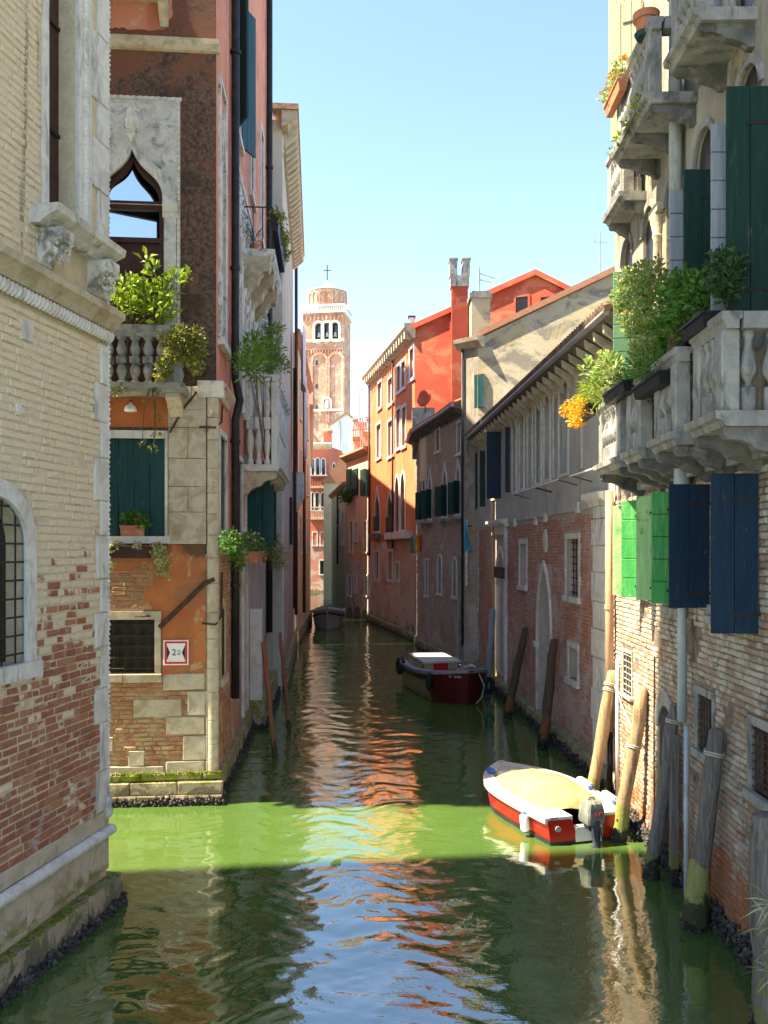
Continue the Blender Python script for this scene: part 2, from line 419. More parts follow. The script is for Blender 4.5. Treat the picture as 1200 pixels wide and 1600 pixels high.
m_brickE = mat('brick_pink_red', [(.44, .20, .145), (.40, .17, .12)], 2, island=([(.44, .19, .135), (.48, .24, .18), (.38, .16, .12), (.50, .29, .23)], .6), over=[
    ((.50, .42, .37), 1.0, .46, .70, None, (.8, 2.6, .14, -.04), .8, .25), ((.30, .25, .22), 1.6, .58, .8, (1, 1, .5), None, .6), ((.46, .13, .06), .9, .58, .68, (1, 1, .5), None, .6), ((.10, .09, .05), 2, .5, .62, None, (.1, .6, .3, -.4), .85)], bump=.4, bscale=24)
m_mortarE = mat('mortar_grey_pink', [(.46, .36, .30), (.52, .43, .37)], 4, over=[((.10, .09, .05), 2, .5, .62, None, (.1, .6, .3, -.4), .85)], bump=.4, bscale=30)
m_brickF = mat('brick_sooty', [(.38, .30, .24), (.45, .34, .27)], 2, island=([(.36, .27, .21), (.46, .34, .26), (.33, .26, .21), (.50, .38, .31)], .7), over=[
    ((.54, .49, .45), .6, .5, .70, None, (.5, 5.5, .10, -.10), .8), ((.42, .18, .10), .5, .58, .68, None, None, .6)], bump=.4)
m_mortarF = mat('mortar_sooty', [(.30, .25, .21), (.38, .33, .28)], 3)
m_brickO = mat('brick_worn_pink', [(.54, .37, .30), (.58, .42, .35)], 1.2, island=([(.54, .35, .28), (.60, .45, .37), (.50, .33, .27), (.64, .54, .47)], .6), over=[
    ((.60, .54, .49), .7, .50, .66, None, None, .8), ((.36, .16, .11), .8, .58, .68, None, None, .7), ((.10, .09, .06), 1, .5, .62, None, (.2, 1.2, .2, -.3), .8)], bump=.4)
m_stone = mat('istrian_stone', [(.55, .53, .49), (.68, .66, .62), (.60, .57, .52)], 2.2, over=[((.20, .19, .17), 1.8, .58, .72, (2, 2, .5), None, .55), ((.45, .38, .28), 3, .58, .7, None, None, .4)], bump=.35, bscale=14, rough=.8)
m_stone_carved = mat('carved_white_stone', [(.50, .48, .45), (.68, .66, .62)], 5, over=[((.10, .10, .095), 3.4, .52, .74, None, None, .8), ((.5, .44, .34), 4, .6, .7, None, None, .4)], bump=.5, bscale=16, rough=.8)
m_stone_dark = mat('dark_corbel_stone', [(.10, .095, .088), (.19, .18, .165)], 3, over=[((.34, .32, .29), 2.4, .60, .78, None, None, .7), ((.025, .025, .022), 2, .55, .8, (1.5, 1.5, .6), None, .8)], bump=.5, bscale=14)  # darker stone for the balcony corbels, so their undersides look black
m_stone_warm = mat('warm_limestone', [(.44, .365, .26), (.54, .46, .34), (.40, .33, .23)], 2.5, over=[((.30, .20, .11), 2, .56, .70, None, None, .5), ((.16, .19, .03), 2.2, .50, .62, None, (.35, .85, .3, -.45), .8)], bump=.4, bscale=15)
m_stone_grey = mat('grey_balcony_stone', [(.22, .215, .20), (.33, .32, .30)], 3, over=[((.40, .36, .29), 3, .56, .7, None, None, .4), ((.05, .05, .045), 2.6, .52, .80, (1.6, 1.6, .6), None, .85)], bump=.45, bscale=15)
m_plinth = mat('tide_stone', [(.34, .27, .18), (.42, .34, .23)], 2.5, over=[((.12, .105, .06), 2.4, .46, .60, None, (.1, .45, .18, -.12), .85), ((.15, .19, .02), 2.5, .50, .60, None, (.24, .44, -.2, .10), .75), ((.025, .024, .02), 4, .48, .58, None, (.02, .2, .3, -.4), .97)], bump=.6, bscale=12)
m_moss = mat('green_algae', [(.10, .13, .012), (.22, .25, .03)], 7, bump=.9, bscale=30, rough=.95, over=[((.30, .27, .15), 3.5, .54, .64, None, None, .8)])
m_mussel = mat('mussel_shells', [(.012, .011, .012), (.05, .045, .04)], 12, island=([(.012, .011, .012), (.06, .05, .045), (.02, .018, .02), (.16, .14, .12)], .6), rough=.6, bump=.3)
m_redplaster = mat('salmon_red_plaster', [(.60, .22, .135), (.66, .27, .17)], .9, over=[((.40, .13, .08), .7, .52, .66, (1, 1, .4), None, .6), ((.60, .42, .33), 2.2, .62, .70, None, None, .6)], bump=.2)
m_brownstucco = mat('dark_brown_stucco', [(.07, .042, .034), (.19, .115, .085)], 15, over=[((.05, .035, .03), 1.1, .5, .64, None, None, .6), ((.22, .085, .05), 1.0, .52, .66, None, (12.4, 14.2, -.12, .25), .85)], bump=.8, bscale=34, rough=.95)
m_orangeplaster = mat('orange_plaster_peeling', [(.42, .13, .05), (.50, .17, .06)], 1.6, over=[((.34, .14, .07), 1.4, .50, .64, None, None, .8), ((.45, .32, .17), 2.2, .66, .74, None, None, .8), ((.085, .05, .035), 1.0, .50, .66, None, (3.9, 4.75, -.28, .22), .85)], bump=.4, bscale=22)
m_orangeband = mat('orange_band_plaster', [(.46, .13, .045), (.54, .17, .06)], 1.6, over=[((.34, .12, .06), 1.1, .52, .70, None, None, .7), ((.5, .30, .16), 3, .7, .8, None, None, .6)], bump=.3)
m_peel = mat('pinkish_peeled_wall', [(.50, .40, .36), (.58, .49, .45)], 1.6, over=[((.44, .20, .13), 1.1, .50, .60, (1, 1, .6), (1.0, 3.0, .08, -.08), .85), ((.30, .26, .23), 2.0, .55, .68, (2, 2, .3), None, .6), ((.46, .26, .09), .9, .54, .64, None, None, .6), ((.12, .15, .03), 2, .5, .62, None, (.25, .8, .3, -.45), .85)], bump=.7, bscale=20)
m_greyplaster = mat('grey_stucco', [(.24, .21, .17), (.33, .295, .24)], 1.1, over=[((.42, .385, .33), 1.2, .54, .72, (1, 1, .5), None, .7), ((.12, .10, .08), 1.4, .56, .70, (1.5, 1.5, .35), None, .6), ((.56, .44, .24), .8, .54, .68, None, None, .45)], bump=.5, bscale=18)
m_cement = mat('smooth_grey_cement', [(.40, .39, .36), (.47, .455, .42)], .8, over=[((.30, .28, .25), .9, .52, .66, (1, 1, .4), None, .6), ((.52, .50, .46), 2, .58, .7, None, None, .5)], bump=.15)
m_beige = mat('beige_grey_plaster', [(.45, .41, .34), (.52, .48, .40)], .7, over=[((.34, .30, .25), .6, .54, .68, (1, 1, .3), None, .6)], bump=.15)
m_cream = mat('cream_plaster', [(.60, .50, .34), (.66, .57, .40)], .6, over=[((.44, .36, .25), .7, .54, .68, (1, 1, .3), None, .5)], bump=.15)
m_ochre = mat('weathered_ochre_render', [(.42, .37, .26), (.50, .45, .33)], .55, over=[((.17, .16, .14), .5, .47, .58, (1, 1, 1.8), None, .75), ((.55, .52, .46), 1.2, .58, .66, None, (10.2, 11.8, .06, -.12), .7), ((.50, .42, .22), .7, .54, .66, None, None, .6)], bump=.4, bscale=9)
m_orange = mat('orange_facade_paint', [(.60, .165, .065), (.66, .20, .085)], .5, over=[((.52, .13, .06), .5, .52, .74, (1, 1, .4), None, .65), ((.66, .32, .19), 1.1, .58, .78, (1, 1, .3), None, .6)], bump=.1)
m_redgable = mat('red_gable_plaster', [(.42, .07, .035), (.50, .10, .05)], .5, over=[((.58, .20, .11), .7, .52, .64, (1, 1, 1.6), None, .6), ((.38, .06, .035), .45, .55, .68, None, None, .6)], bump=.2, bscale=8)
m_pink = mat('pink_plaster', [(.66, .38, .28), (.70, .44, .33)], .5, over=[((.48, .25, .18), .5, .54, .68, (1, 1, .35), None, .6)], bump=.15)
m_salmon = mat('far_salmon_plaster', [(.50, .12, .07), (.56, .17, .10)], .3, over=[((.62, .45, .36), .35, .54, .64, None, (1, 6, .2, -.3), .8)], bump=.1)
m_tower = mat('hazed_tower_brick', [(.50, .24, .16), (.58, .32, .22)], .5, over=[((.70, .60, .50), .9, .60, .66, None, None, .85), ((.34, .16, .11), .15, .5, .64, None, None, .5)], bump=.2, bscale=3, fine=.05)  # brick tone lightened, distance haze is put into the colour
m_white = mat('white_plaster', [(.72, .69, .62), (.78, .75, .69)], .5, bump=.1)
m_lead = mat('pale_lead_roof', [(.60, .60, .60), (.72, .72, .72)], .5, bump=.1, rough=.5)
TILE = [(.40, .17, .09), (.50, .25, .14), (.34, .15, .09), (.52, .32, .20)]
m_tile = mat('terracotta_roof_tile', [(.44, .20, .11), (.50, .27, .16)], 2, island=(TILE, .7), over=[((.20, .18, .14), 3, .54, .66, None, None, .6)], bump=.4)
m_tile_dark = mat('old_dark_tile', [(.13, .10, .08), (.20, .14, .10)], 3, island=([(.10, .08, .07), (.20, .13, .09), (.28, .16, .10)], .6), bump=.4)
m_terra = mat('terracotta_pot', [(.45, .16, .08), (.52, .21, .11)], 4, over=[((.5, .42, .36), 5, .6, .7, None, None, .5)], bump=.15)
m_gutter = mat('zinc_gutter', [(.30, .30, .30), (.38, .38, .38)], 2, rough=.5, metal=.3, bump=.1)
m_greypipe = mat('grey_painted_pipe', [(.33, .37, .38), (.42, .46, .47)], 3, rough=.5, bump=.15, over=[((.22, .2, .18), 3, .58, .7, (1, 1, .3), None, .5)])
m_blackpipe = mat('black_iron_pipe', [(.014, .014, .015), (.03, .028, .027)], 4, rough=.5, bump=.1, fine=0)
m_rustpipe = mat('copper_brown_pipe', [(.36, .22, .13), (.44, .28, .17)], 2, rough=.55, bump=.1)
m_iron = mat('wrought_iron', [(.016, .014, .013), (.035, .026, .02)], 6, rough=.6, bump=.2, fine=0)
m_rustiron = mat('rusty_iron', [(.05, .03, .02), (.10, .05, .03)], 6, rough=.8, bump=.3)
m_teal = mat('teal_shutter_paint', [(.003, .040, .044), (.006, .056, .060)], 3, rough=.42, stretch=(6, 6, .5), bump=.15, fine=.05, over=[((.06, .11, .11), 4, .62, .80, (4, 4, .4), None, .6), ((.10, .09, .07), 7, .74, .82, (3, 3, .5), None, .7)])
m_dkgreen = mat('dark_green_shutter_paint', [(.004, .026, .020), (.008, .038, .028)], 3, rough=.5, stretch=(6, 6, .5), bump=.15, fine=.05, over=[((.05, .075, .065), 4, .60, .80, (4, 4, .5), None, .6), ((.10, .10, .08), 7, .74, .82, (3, 3, .6), None, .7)])
m_blue = mat('navy_shutter_paint', [(.003, .017, .038), (.005, .026, .055)], 3, rough=.5, stretch=(6, 6, .5), bump=.2, fine=.05, over=[((.015, .032, .052), 3, .55, .75, (4, 4, .4), None, .6), ((.14, .15, .15), 8, .74, .82, (3, 3, .7), None, .7)])
m_green = mat('bright_green_shutter_paint', [(.035, .26, .06), (.055, .33, .08)], 2, rough=.55, stretch=(6, 6, .5), bump=.25, fine=.05, over=[((.22, .36, .16), 3, .58, .68, (5, 5, .5), None, .6)])
m_greenlt = mat('faded_green_shutter_paint', [(.24, .46, .15), (.34, .56, .22)], 3, rough=.65, stretch=(6, 6, .6), bump=.35, fine=.08, over=[((.42, .46, .33), 5, .60, .68, (4, 4, .7), None, .6), ((.07, .18, .06), 4, .58, .7, None, None, .6)])
m_brownwood = mat('dark_brown_shutter', [(.045, .018, .016), (.07, .03, .025)], 3, rough=.5, bump=.15)
m_greywood = mat('weathered_grey_wood', [(.12, .103, .088), (.20, .175, .15)], 3, stretch=(8, 8, .5), rough=.9, bump=.6, over=[((.07, .055, .045), 4, .54, .66, (9, 9, .4), None, .7), ((.16, .16, .04), 2, .5, .62, None, (.3, 1.1, .3, -.35), .8), ((.015, .015, .013), 3, .48, .58, None, (.1, .5, .35, -.4), .95)])
m_lightwood = mat('pale_timber', [(.30, .205, .11), (.40, .28, .16)], 2, stretch=(8, 8, .5), rough=.9, bump=.5, over=[((.16, .09, .045), 3, .54, .70, (9, 9, .35), None, .7), ((.20, .24, .04), 2, .5, .6, None, (.3, .95, .35, -.5), .8), ((.03, .03, .02), 3, .48, .58, None, (.05, .35, .35, -.4), .9)])
m_redpole = mat('red_brown_pole', [(.21, .075, .038), (.27, .10, .05)], 3, stretch=(8, 8, .5), rough=.7, bump=.2, over=[((.05, .04, .02), 3, .5, .6, None, (.1, .5, .3, -.4), .9)])
m_darkpole = mat('dark_brown_pole', [(.07, .048, .033), (.11, .075, .05)], 3, stretch=(8, 8, .5), rough=.9, bump=.6, over=[((.20, .08, .03), 2, .5, .6, None, (.4, 1.3, .2, -.35), .8), ((.015, .014, .012), 3, .48, .58, None, (.1, .5, .35, -.4), .95)])
m_slate = mat('bluegrey_pole', [(.20, .22, .25), (.27, .29, .32)], 3, stretch=(8, 8, .5), rough=.8, bump=.3)
m_glass = glass_mat('window_glass')
m_skyglass = NT('sky_mirror_pane')  # metal mirror in place of glass, exaggerates the sky reflection
b_ = m_skyglass.n('ShaderNodeBsdfPrincipled'); b_.inputs['Base Color'].default_value = (.62, .66, .70, 1); b_.inputs['Metallic'].default_value = 1.0; b_.inputs['Roughness'].default_value = .03; m_skyglass.l(b_.outputs[0], m_skyglass.out.inputs[0]); m_skyglass = m_skyglass.m
m_dark = glass_mat('dark_room_glass', (.008, .008, .009), .25)
m_blackplastic = mat("black_planter_plastic", [(.005, .007, .010), (.009, .011, .015)], 4, rough=.45, bump=.05, fine=0)
m_rope = mat('old_rope', [(.42, .38, .30), (.52, .48, .40)], 30, bump=.5, bscale=60)
m_whitepaint = mat('white_sheet_paint', [(.78, .77, .75), (.82, .81, .79)], 3, bump=.05, rough=.5, fine=.03)
m_signred = mat('sign_red', [(.62, .02, .02), (.66, .03, .03)], 3, bump=.02, rough=.4, fine=0)
m_signblack = mat('sign_black', [(.02, .02, .02), (.03, .03, .03)], 3, bump=.0, rough=.5, fine=0)
LF = leaf_mat('lemon_leaf', [(.10, .20, .012), (.22, .34, .02), (.34, .42, .03), (.07, .15, .012)])
LIVY = leaf_mat('ivy_leaf', [(.14, .17, .02), (.30, .31, .04), (.10, .13, .02), (.36, .28, .08)])
LGRN = leaf_mat('green_leaf', [(.035, .11, .012), (.07, .18, .02), (.11, .25, .03), (.03, .08, .012)])
LBAM = leaf_mat('bamboo_leaf', [(.10, .19, .02), (.18, .29, .035), (.08, .15, .02)])
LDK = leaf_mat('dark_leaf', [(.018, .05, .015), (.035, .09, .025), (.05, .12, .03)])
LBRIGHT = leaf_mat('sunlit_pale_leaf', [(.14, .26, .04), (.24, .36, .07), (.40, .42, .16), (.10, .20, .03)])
LDRY = leaf_mat('dry_leaf', [(.36, .27, .12), (.46, .36, .18), (.28, .20, .08)])
LYEL = leaf_mat('yellow_orange_petals', [(.75, .38, .02), (.80, .50, .03), (.65, .26, .02)])
LRED = leaf_mat('red_petals', [(.55, .03, .02), (.65, .06, .04)])
LPNK = leaf_mat('pink_petals', [(.70, .28, .26), (.75, .45, .40)])
LORG = leaf_mat('orange_petals', [(.72, .18, .03), (.75, .32, .05)])
LVAR = leaf_mat('variegated_leaf', [(.14, .20, .03), (.36, .40, .16), (.52, .52, .30), (.10, .16, .03)])
m_stem = mat('plant_stem', [(.09, .08, .03), (.14, .11, .05)], 8, bump=.2)

# ------------------------------------------------------------------ water
def make_water():
    s = NT('canal_water'); p = s.pos(); b = s.n('ShaderNodeBsdfPrincipled')
    n = s.noise(p, .9, 5); s.l(s.ramp(n, [(.055, .114, .023), (.070, .132, .028)]), b.inputs['Base Color'])
    b.inputs['Roughness'].default_value = .02; b.inputs['IOR'].default_value = 3.4; b.inputs['Specular IOR Level'].default_value = .5
    h = s.math('ADD', s.noise(s.pos(False, (1.0, 1.5, 1)), 6.5, 3, .5, .5), s.math('MULTIPLY', s.noise(s.pos(False, (1, 1.5, 1)), 20, 2, .5), .22))
    calm = s.mr(s.noise(p, .5, 2), .36, .60, .25, 1.0)
    bp = s.n('ShaderNodeBump'); bp.inputs['Distance'].default_value = .014; s.l(s.math('MULTIPLY', calm, .30), bp.inputs['Strength'])
    s.l(h, bp.inputs['Height']); s.l(bp.outputs[0], b.inputs['Normal']); s.l(b.outputs[0], s.out.inputs[0])
    m = s.m
    xs = np.arange(-7.0, 7.001, .045)
    ys = [5.0]
    while ys[-1] < 115: ys.append(ys[-1] + max(.035, ys[-1] * .0040))
    ys = np.array(ys); X, Y = np.meshgrid(xs, ys); Z = np.zeros_like(X); rng = np.random.default_rng(3)
    def lattice(cx, cy, seed):
        r = np.random.default_rng(seed); gx = (X + 40 + .25 * np.sin(Y * 1.3 + seed)) / cx; gy = (Y + .18 * np.sin(X * 1.9 + seed * 2) + .12 * np.sin(X * 4.1 + Y)) / cy
        i0 = np.floor(gx).astype(int); j0 = np.floor(gy).astype(int); fx = gx - i0; fy = gy - j0; G = r.normal(0, 1, (int(j0.max()) + 4, int(i0.max()) + 4)); out = 0
        def w(t): return [((-t + 2) * t - 1) * t / 2, ((3 * t - 5) * t * t + 2) / 2, ((-3 * t + 4) * t + 1) * t / 2, (t - 1) * t * t / 2]
        wx, wy = w(fx), w(fy)
        for b in range(4):
            for a in range(4): out = out + wx[a] * wy[b] * G[np.clip(j0 + b - 1, 0, G.shape[0] - 1), np.clip(i0 + a - 1, 0, G.shape[1] - 1)]
        return out
    big = lattice(1.6, 1.1, 5) * .5 + .5; amp = np.clip(.55 + .45 * big, .25, 1.4)
    calm_ = np.clip((2.4 - X) / 2.0, 0, 1) * np.clip((X + 5.0) / 2.2, .25, 1)
    Z += lattice(.52, .28, 1) * .0044 + (lattice(.26, .14, 2) * .0036 + lattice(.15, .085, 3) * .0021 * np.clip(1.5 - np.gradient(ys)[:, None] * 12, 0, 1)) * amp * (.22 + .78 * calm_)
    # calmer under the right-hand walls
    Z *= .45 + .55 * calm_
    Z -= 0.0
    V = np.stack([X, Y, Z], -1).reshape(-1, 3); h_, w_ = X.shape
    i = np.arange(h_ * w_).reshape(h_, w_); F = np.stack([i[:-1, :-1], i[:-1, 1:], i[1:, 1:], i[1:, :-1]], -1).reshape(-1, 4)
    me = bpy.data.meshes.new('canal_water'); me.vertices.add(len(V)); me.vertices.foreach_set('co', V.ravel().astype(np.float32))
    me.loops.add(F.size); me.loops.foreach_set('vertex_index', F.ravel().astype(np.int32)); me.polygons.add(len(F))
    me.polygons.foreach_set('loop_start', np.arange(0, F.size, 4, dtype=np.int32)); me.update(calc_edges=True); me.validate(); me.shade_smooth()
    me.materials.append(m); o = link('canal_water', me); struct(o); tag
    w = MB().add([(-600, -300, -.06), (600, -300, -.06), (600, 1500, -.06), (-600, 1500, -.06)], [(0, 1, 2, 3)])
    struct(obj('lagoon_water', w, m))
make_water()
# ------------------------------------------------------------------ shared building pieces
def frame(parent, W, o, t, m, d=.035, sill=True, name='frame', lintel=None):
    mb = MB()
    if o.kind:
        A = o.outline(0); B = o.outline(t); band(mb, W, A, B, -.04, d)
    else:
        mb.wbox(W, o.u0 - t, o.u0, -.04, d, o.z0, o.z1); mb.wbox(W, o.u1, o.u1 + t, -.04, d, o.z0, o.z1)
        mb.wbox(W, o.u0 - t, o.u1 + t, -.04, d + .004, o.z1, o.z1 + (lintel or t))
    if sill: mb.wbox(W, o.u0 - t - .04, o.u1 + t + .04, -.04, d + .05, o.z0 - t, o.z0)
    return obj(name, mb, m, parent)
def pane(parent, W, o, m, name='window', back=.02):
    q = o.outline(); mb = MB(); d = -o.depth + back; mb.wpoly(W, q, d - .02, d)
    return obj(name, mb, m, parent)
def bars(parent, W, o, nu, nz, m, d=-.03, r=.011):
    for i in range(nu):
        u = o.u0 + (o.u1 - o.u0) * (i + .5) / nu; top = o.z1
        if o.kind: top = max(z for (a, z), (b, _) in zip(o.outline(), o.outline()[1:]) if min(a, b) - .02 <= u <= max(a, b) + .02) if True else o.z1
        obj('bar', MB().tube([W.p(u, d, o.z0), W.p(u, d, top)], r, 6), m, parent)
    for k in range(nz):
        z = o.z0 + (o.z1 - o.z0) * (k + .5) / nz; a, b = o.u0, o.u1
        if o.kind and z > o.zs:
            q = [u for (u, zz) in o.outline() if zz >= z]
            if q: a, b = min(q), max(q)
        obj('bar', MB().tube([W.p(a, d + .015, z), W.p(b, d + .015, z)], r, 6), m, parent)
def leafpanel(parent, hinge, vec, w, z0, z1, m, planks=3, horiz=0, th=.035, m2=None, name='shutter', sub=True, label=None, side='R'):
    """a shutter leaf: thin backing panel, planks in front, strap hinges; hinge (x, y), vec = direction from the hinge to the free edge"""
    v = Vector(vec).normalized(); e = (hinge[0] + v.x * w, hinge[1] + v.y * w); W = Wall(hinge, e, side)
    s = obj(name, MB().wbox(W, .012, w - .012, -th, -th * .52, z0 + .012, z1 - .012), m, parent, label=label); g = .006
    if sub:
        for q in (.12, .84):
            z = z0 + (z1 - z0) * q; obj('strap_hinge', MB().wbox(W, -.02, w * .6, th * .5, th * .5 + .008, z - .016, z + .016), m_iron if w > .4 else m, s)
    if horiz:
        n = horiz; big = MB()
        for i in range(n):
            a = z0 + (z1 - z0) * i / n; b = z0 + (z1 - z0) * (i + 1) / n
            mb = MB().cbox(W, 0, w, -th * .5, th * .5, a + g, b - g * .3, .006, .002)
            if sub: obj('plank', mb, m2 or m, s)
            else: big.add(mb.v, mb.f)
        if not sub: obj('board_face', big, m2 or m, s)
    else:
        n = planks; big = MB()
        for i in range(n):
            a = w * i / n; b = w * (i + 1) / n; mb = MB().cbox(W, a + g * .4, b - g * .4, -th * .5, th * .5 + U(-.003, .003), z0 + U(0, .006), z1 - U(0, .006), .006, .002)
            if sub: obj('plank', mb, m2 or m, s)
            else: big.add(mb.v, mb.f)
        if not sub: obj('board_face', big, m2 or m, s)
    return s
def closed_shutters(parent, W, o, m, n=4, back=.05, name='shutter'):
    d = -o.depth + back; s = obj(name, MB().wbox(W, o.u0, o.u1, d - .03, d, o.z0, o.z1), m, parent)
    for i in range(n):
        a = o.u0 + (o.u1 - o.u0) * i / n; b = o.u0 + (o.u1 - o.u0) * (i + 1) / n
        obj('plank', MB().cbox(W, a + .004, b - .004, d + .001, d + .025, o.z0 + .004, o.z1 - .004, .007, .002), m, s)
    return s
_bal = {}
def baluster_mesh(h, m, style):
    k = (round(h, 2), m.name, style)
    if k not in _bal:
        if style == 'double':   # two bulbs with a square block between
            q = [(.075, 0), (.075, .05), (.05, .07), (.045, .10), (.06, .16), (.085, .26), (.075, .34), (.05, .41), (.045, .43)]
            mb = MB(); mb.lathe((0, 0, 0), [(r, z * h) for r, z in q], 10); mb.box(-.075, .075, -.075, .075, .43 * h, .57 * h)
            mb.lathe((0, 0, 0), [(r, (1 - z) * h) for r, z in reversed(q)], 10)
        else:                   # single vase
            q = [(.085, 0), (.085, .30), (.045, .32), (.035, .36), (.05, .40), (.095, .48), (.10, .54), (.08, .64), (.05, .78), (.036, .88), (.05, .92), (.06, .95), (.06, 1)]
            mb = MB(); mb.lathe((0, 0, 0), [(r, z * h) for r, z in q], 12)
        me = bpy.data.meshes.new('baluster'); me.from_pydata(mb.v, [], mb.f); me.materials.append(m); me.set_sharp_from_angle(angle=math.radians(40)); _bal[k] = me
    return _bal[k]
def baluster(parent, W, u, d, z, h, m, style='double', sc_=1.0):
    o = link('baluster', baluster_mesh(h, m, style), parent); L = root_loc(parent); x, y, zz = W.p(u, d, z); o.location = (x - L.x, y - L.y, zz - L.z); o.rotation_euler = (0, 0, W.ang)
    o.scale = (sc_, sc_, 1); return o
def corbel(parent, W, u, w, d, z, h, m, name='corbel', carve=True):
    """S-scrolled bracket carrying a slab whose underside is at z"""
    pr = [(-.03, z), (d, z), (d, z - h * .22), (d * .93, z - h * .34), (d * .74, z - h * .36), (d * .60, z - h * .46), (d * .52, z - h * .62), (d * .34, z - h * .70), (d * .2, z - h * .82), (d * .12, z - h), (-.03, z - h)]
    o = obj(name, MB().wprof(W, pr, u - w / 2, u + w / 2), m, parent)
    return o
def balcony(parent, W, u0, u1, depth, zf, zr, m, nb, ends=1, style='single', slab=.13, rail=.14, corb=2, ch=.42, cw=.2, piers=True, sc_=1.0, pw=.2, cm=None):
    """stone balcony: slab with a moulded edge, corner piers, rail, balusters; parts of the building"""
    b = obj('balcony', MB().wprof(W, [(0, zf - slab), (depth - .04, zf - slab), (depth - .01, zf - slab * .6), (depth + .05, zf - slab * .5), (depth + .06, zf), (0, zf)], u0 - .05, u1 + .05), m, parent)
    mr_ = MB(); e = depth - .02
    prof = lambda c: [(c - .10, zr - rail), (c + .02, zr - rail), (c + .045, zr - rail * .55), (c + .07, zr - rail * .45), (c + .07, zr), (c - .13, zr), (c - .13, zr - rail * .4), (c - .10, zr - rail * .5)]
    mr_.wprof(W, prof(e - .05), u0 - .06, u1 + .06)
    for uu in (u0, u1):
        a, c = (uu - .06, uu + .14) if uu == u0 else (uu - .14, uu + .06)
        mr_.wbox(W, a, c, 0, e - .19, zr - rail + .003, zr - .003)
    obj('handrail', mr_, m, b)
    if piers:
        for uu in (u0, u1 - pw):
            p = obj('pier', MB().cbox(W, uu, uu + pw, e - .17, e, zf, zr - rail, .015, .003), m, b)
    h = zr - rail - zf
    for i in range(nb):
        u = u0 + pw + (u1 - u0 - 2 * pw) * (i + .5) / nb; baluster(b, W, u, e - .09, zf, h, m, style, sc_)
    if ends:
        n = max(1, int((depth - .25) / .2))
        for i in range(n):
            d = .06 + (depth - .25) * (i + .5) / n
            for uu in ((u0 + .09, u1 - .09) if ends == 2 else (u0 + .09,)): baluster(b, W, uu, d, zf, h, m, style, sc_)
    for i in range(corb):
        u = u0 + cw * .6 + (u1 - u0 - cw * 1.2) * (i / max(1, corb - 1)); corbel(b, W, u, cw, depth - .04, zf - slab - .002, ch, cm or m)
    return b
def pipe(parent, pts, r, m, name='drainpipe', collars=()):
    o = obj(name, MB().tube(pts, r, 10), m, parent, smooth=True)
    for c in collars:
        obj('collar', MB().tube([Vector(c) - Vector((0, 0, .04)), Vector(c) + Vector((0, 0, .04))], r * 1.25, 10), m, o)
    return o
def rnd_dir(z0=-1, z1=1):
    a = U(0, 6.283); z = U(z0, z1); r = math.sqrt(max(0, 1 - z * z)); return Vector((r * math.cos(a), r * math.sin(a), z))
def plant(name, label, cat, base, clumps, n, L, w, lm, stem=True, group=None, pot=None, droop=0.0, extra=None, upright=.3):
    """clumps: (x, y, z, radius) around which leaves gather; pot: function(thing)"""
    t = thing(name, label, cat, base, 0, group); mb = MB(); st = MB(); base = Vector(base); tot = sum(c[3] ** 2 for c in clumps)
    for c in clumps:
        cc = Vector(c[:3]); k = int(n * c[3] ** 2 / tot) + 1
        for _ in range(k):
            q = cc + rnd_dir() * c[3] * (R() ** .55); d = (q - cc).normalized() * .6 + rnd_dir(-.4 - droop, .8) * .6 + Vector((0, 0, upright - droop))
            s = U(.45, 1.3); mb.leaf(q, d, L * s, w * s)
        if stem:
            mid = (base + cc) / 2 + rnd_dir() * .06
            st.tube([base, mid, cc, cc + rnd_dir(0, 1) * c[3] * .5], [.014, .010, .006, .003], 5)
    if st.v: obj('stem', st, m_stem, t)
    obj('foliage', mb, lm, t, fix=False)
    if extra:
        for nm, lm2, k, L2, w2 in extra:
            e = MB()
            for _ in range(k):
                c = random.choice(clumps); q = Vector(c[:3]) + rnd_dir(-.2, 1) * c[3] * U(.7, 1.1)
                for _ in range(4): e.leaf(q, rnd_dir(-.2, 1), L2, w2)
            obj(nm, e, lm2, t, fix=False, kind='stuff')
    if pot: pot(t)
    return t
def pot_round(c, r, h, m=None):
    def f(t): obj('pot', MB().lathe(c, [(r * .72, 0), (r * .95, h * .8), (r * 1.1, h * .8), (r * 1.12, h), (r * .95, h), (r * .9, h * .85), (.01, h * .85)], 14), m or m_terra, t)
    return f
def pot_box(W, u0, u1, d0, d1, z0, z1, m, slant=.03):
    def f(t):
        P = W.p; mb = MB(); s = slant
        mb.hexa([P(u0 + s, d0 + s, z0), P(u1 - s, d0 + s, z0), P(u1 - s, d1 - s, z0), P(u0 + s, d1 - s, z0), P(u0, d0, z1), P(u1, d0, z1), P(u1, d1, z1), P(u0, d1, z1)])
        o = obj('planter_box', mb, m, t); obj('rim', MB().wbox(W, u0 - .01, u1 + .01, d0 - .01, d1 + .01, z1 - .025, z1 + .006), m, o)
    return f

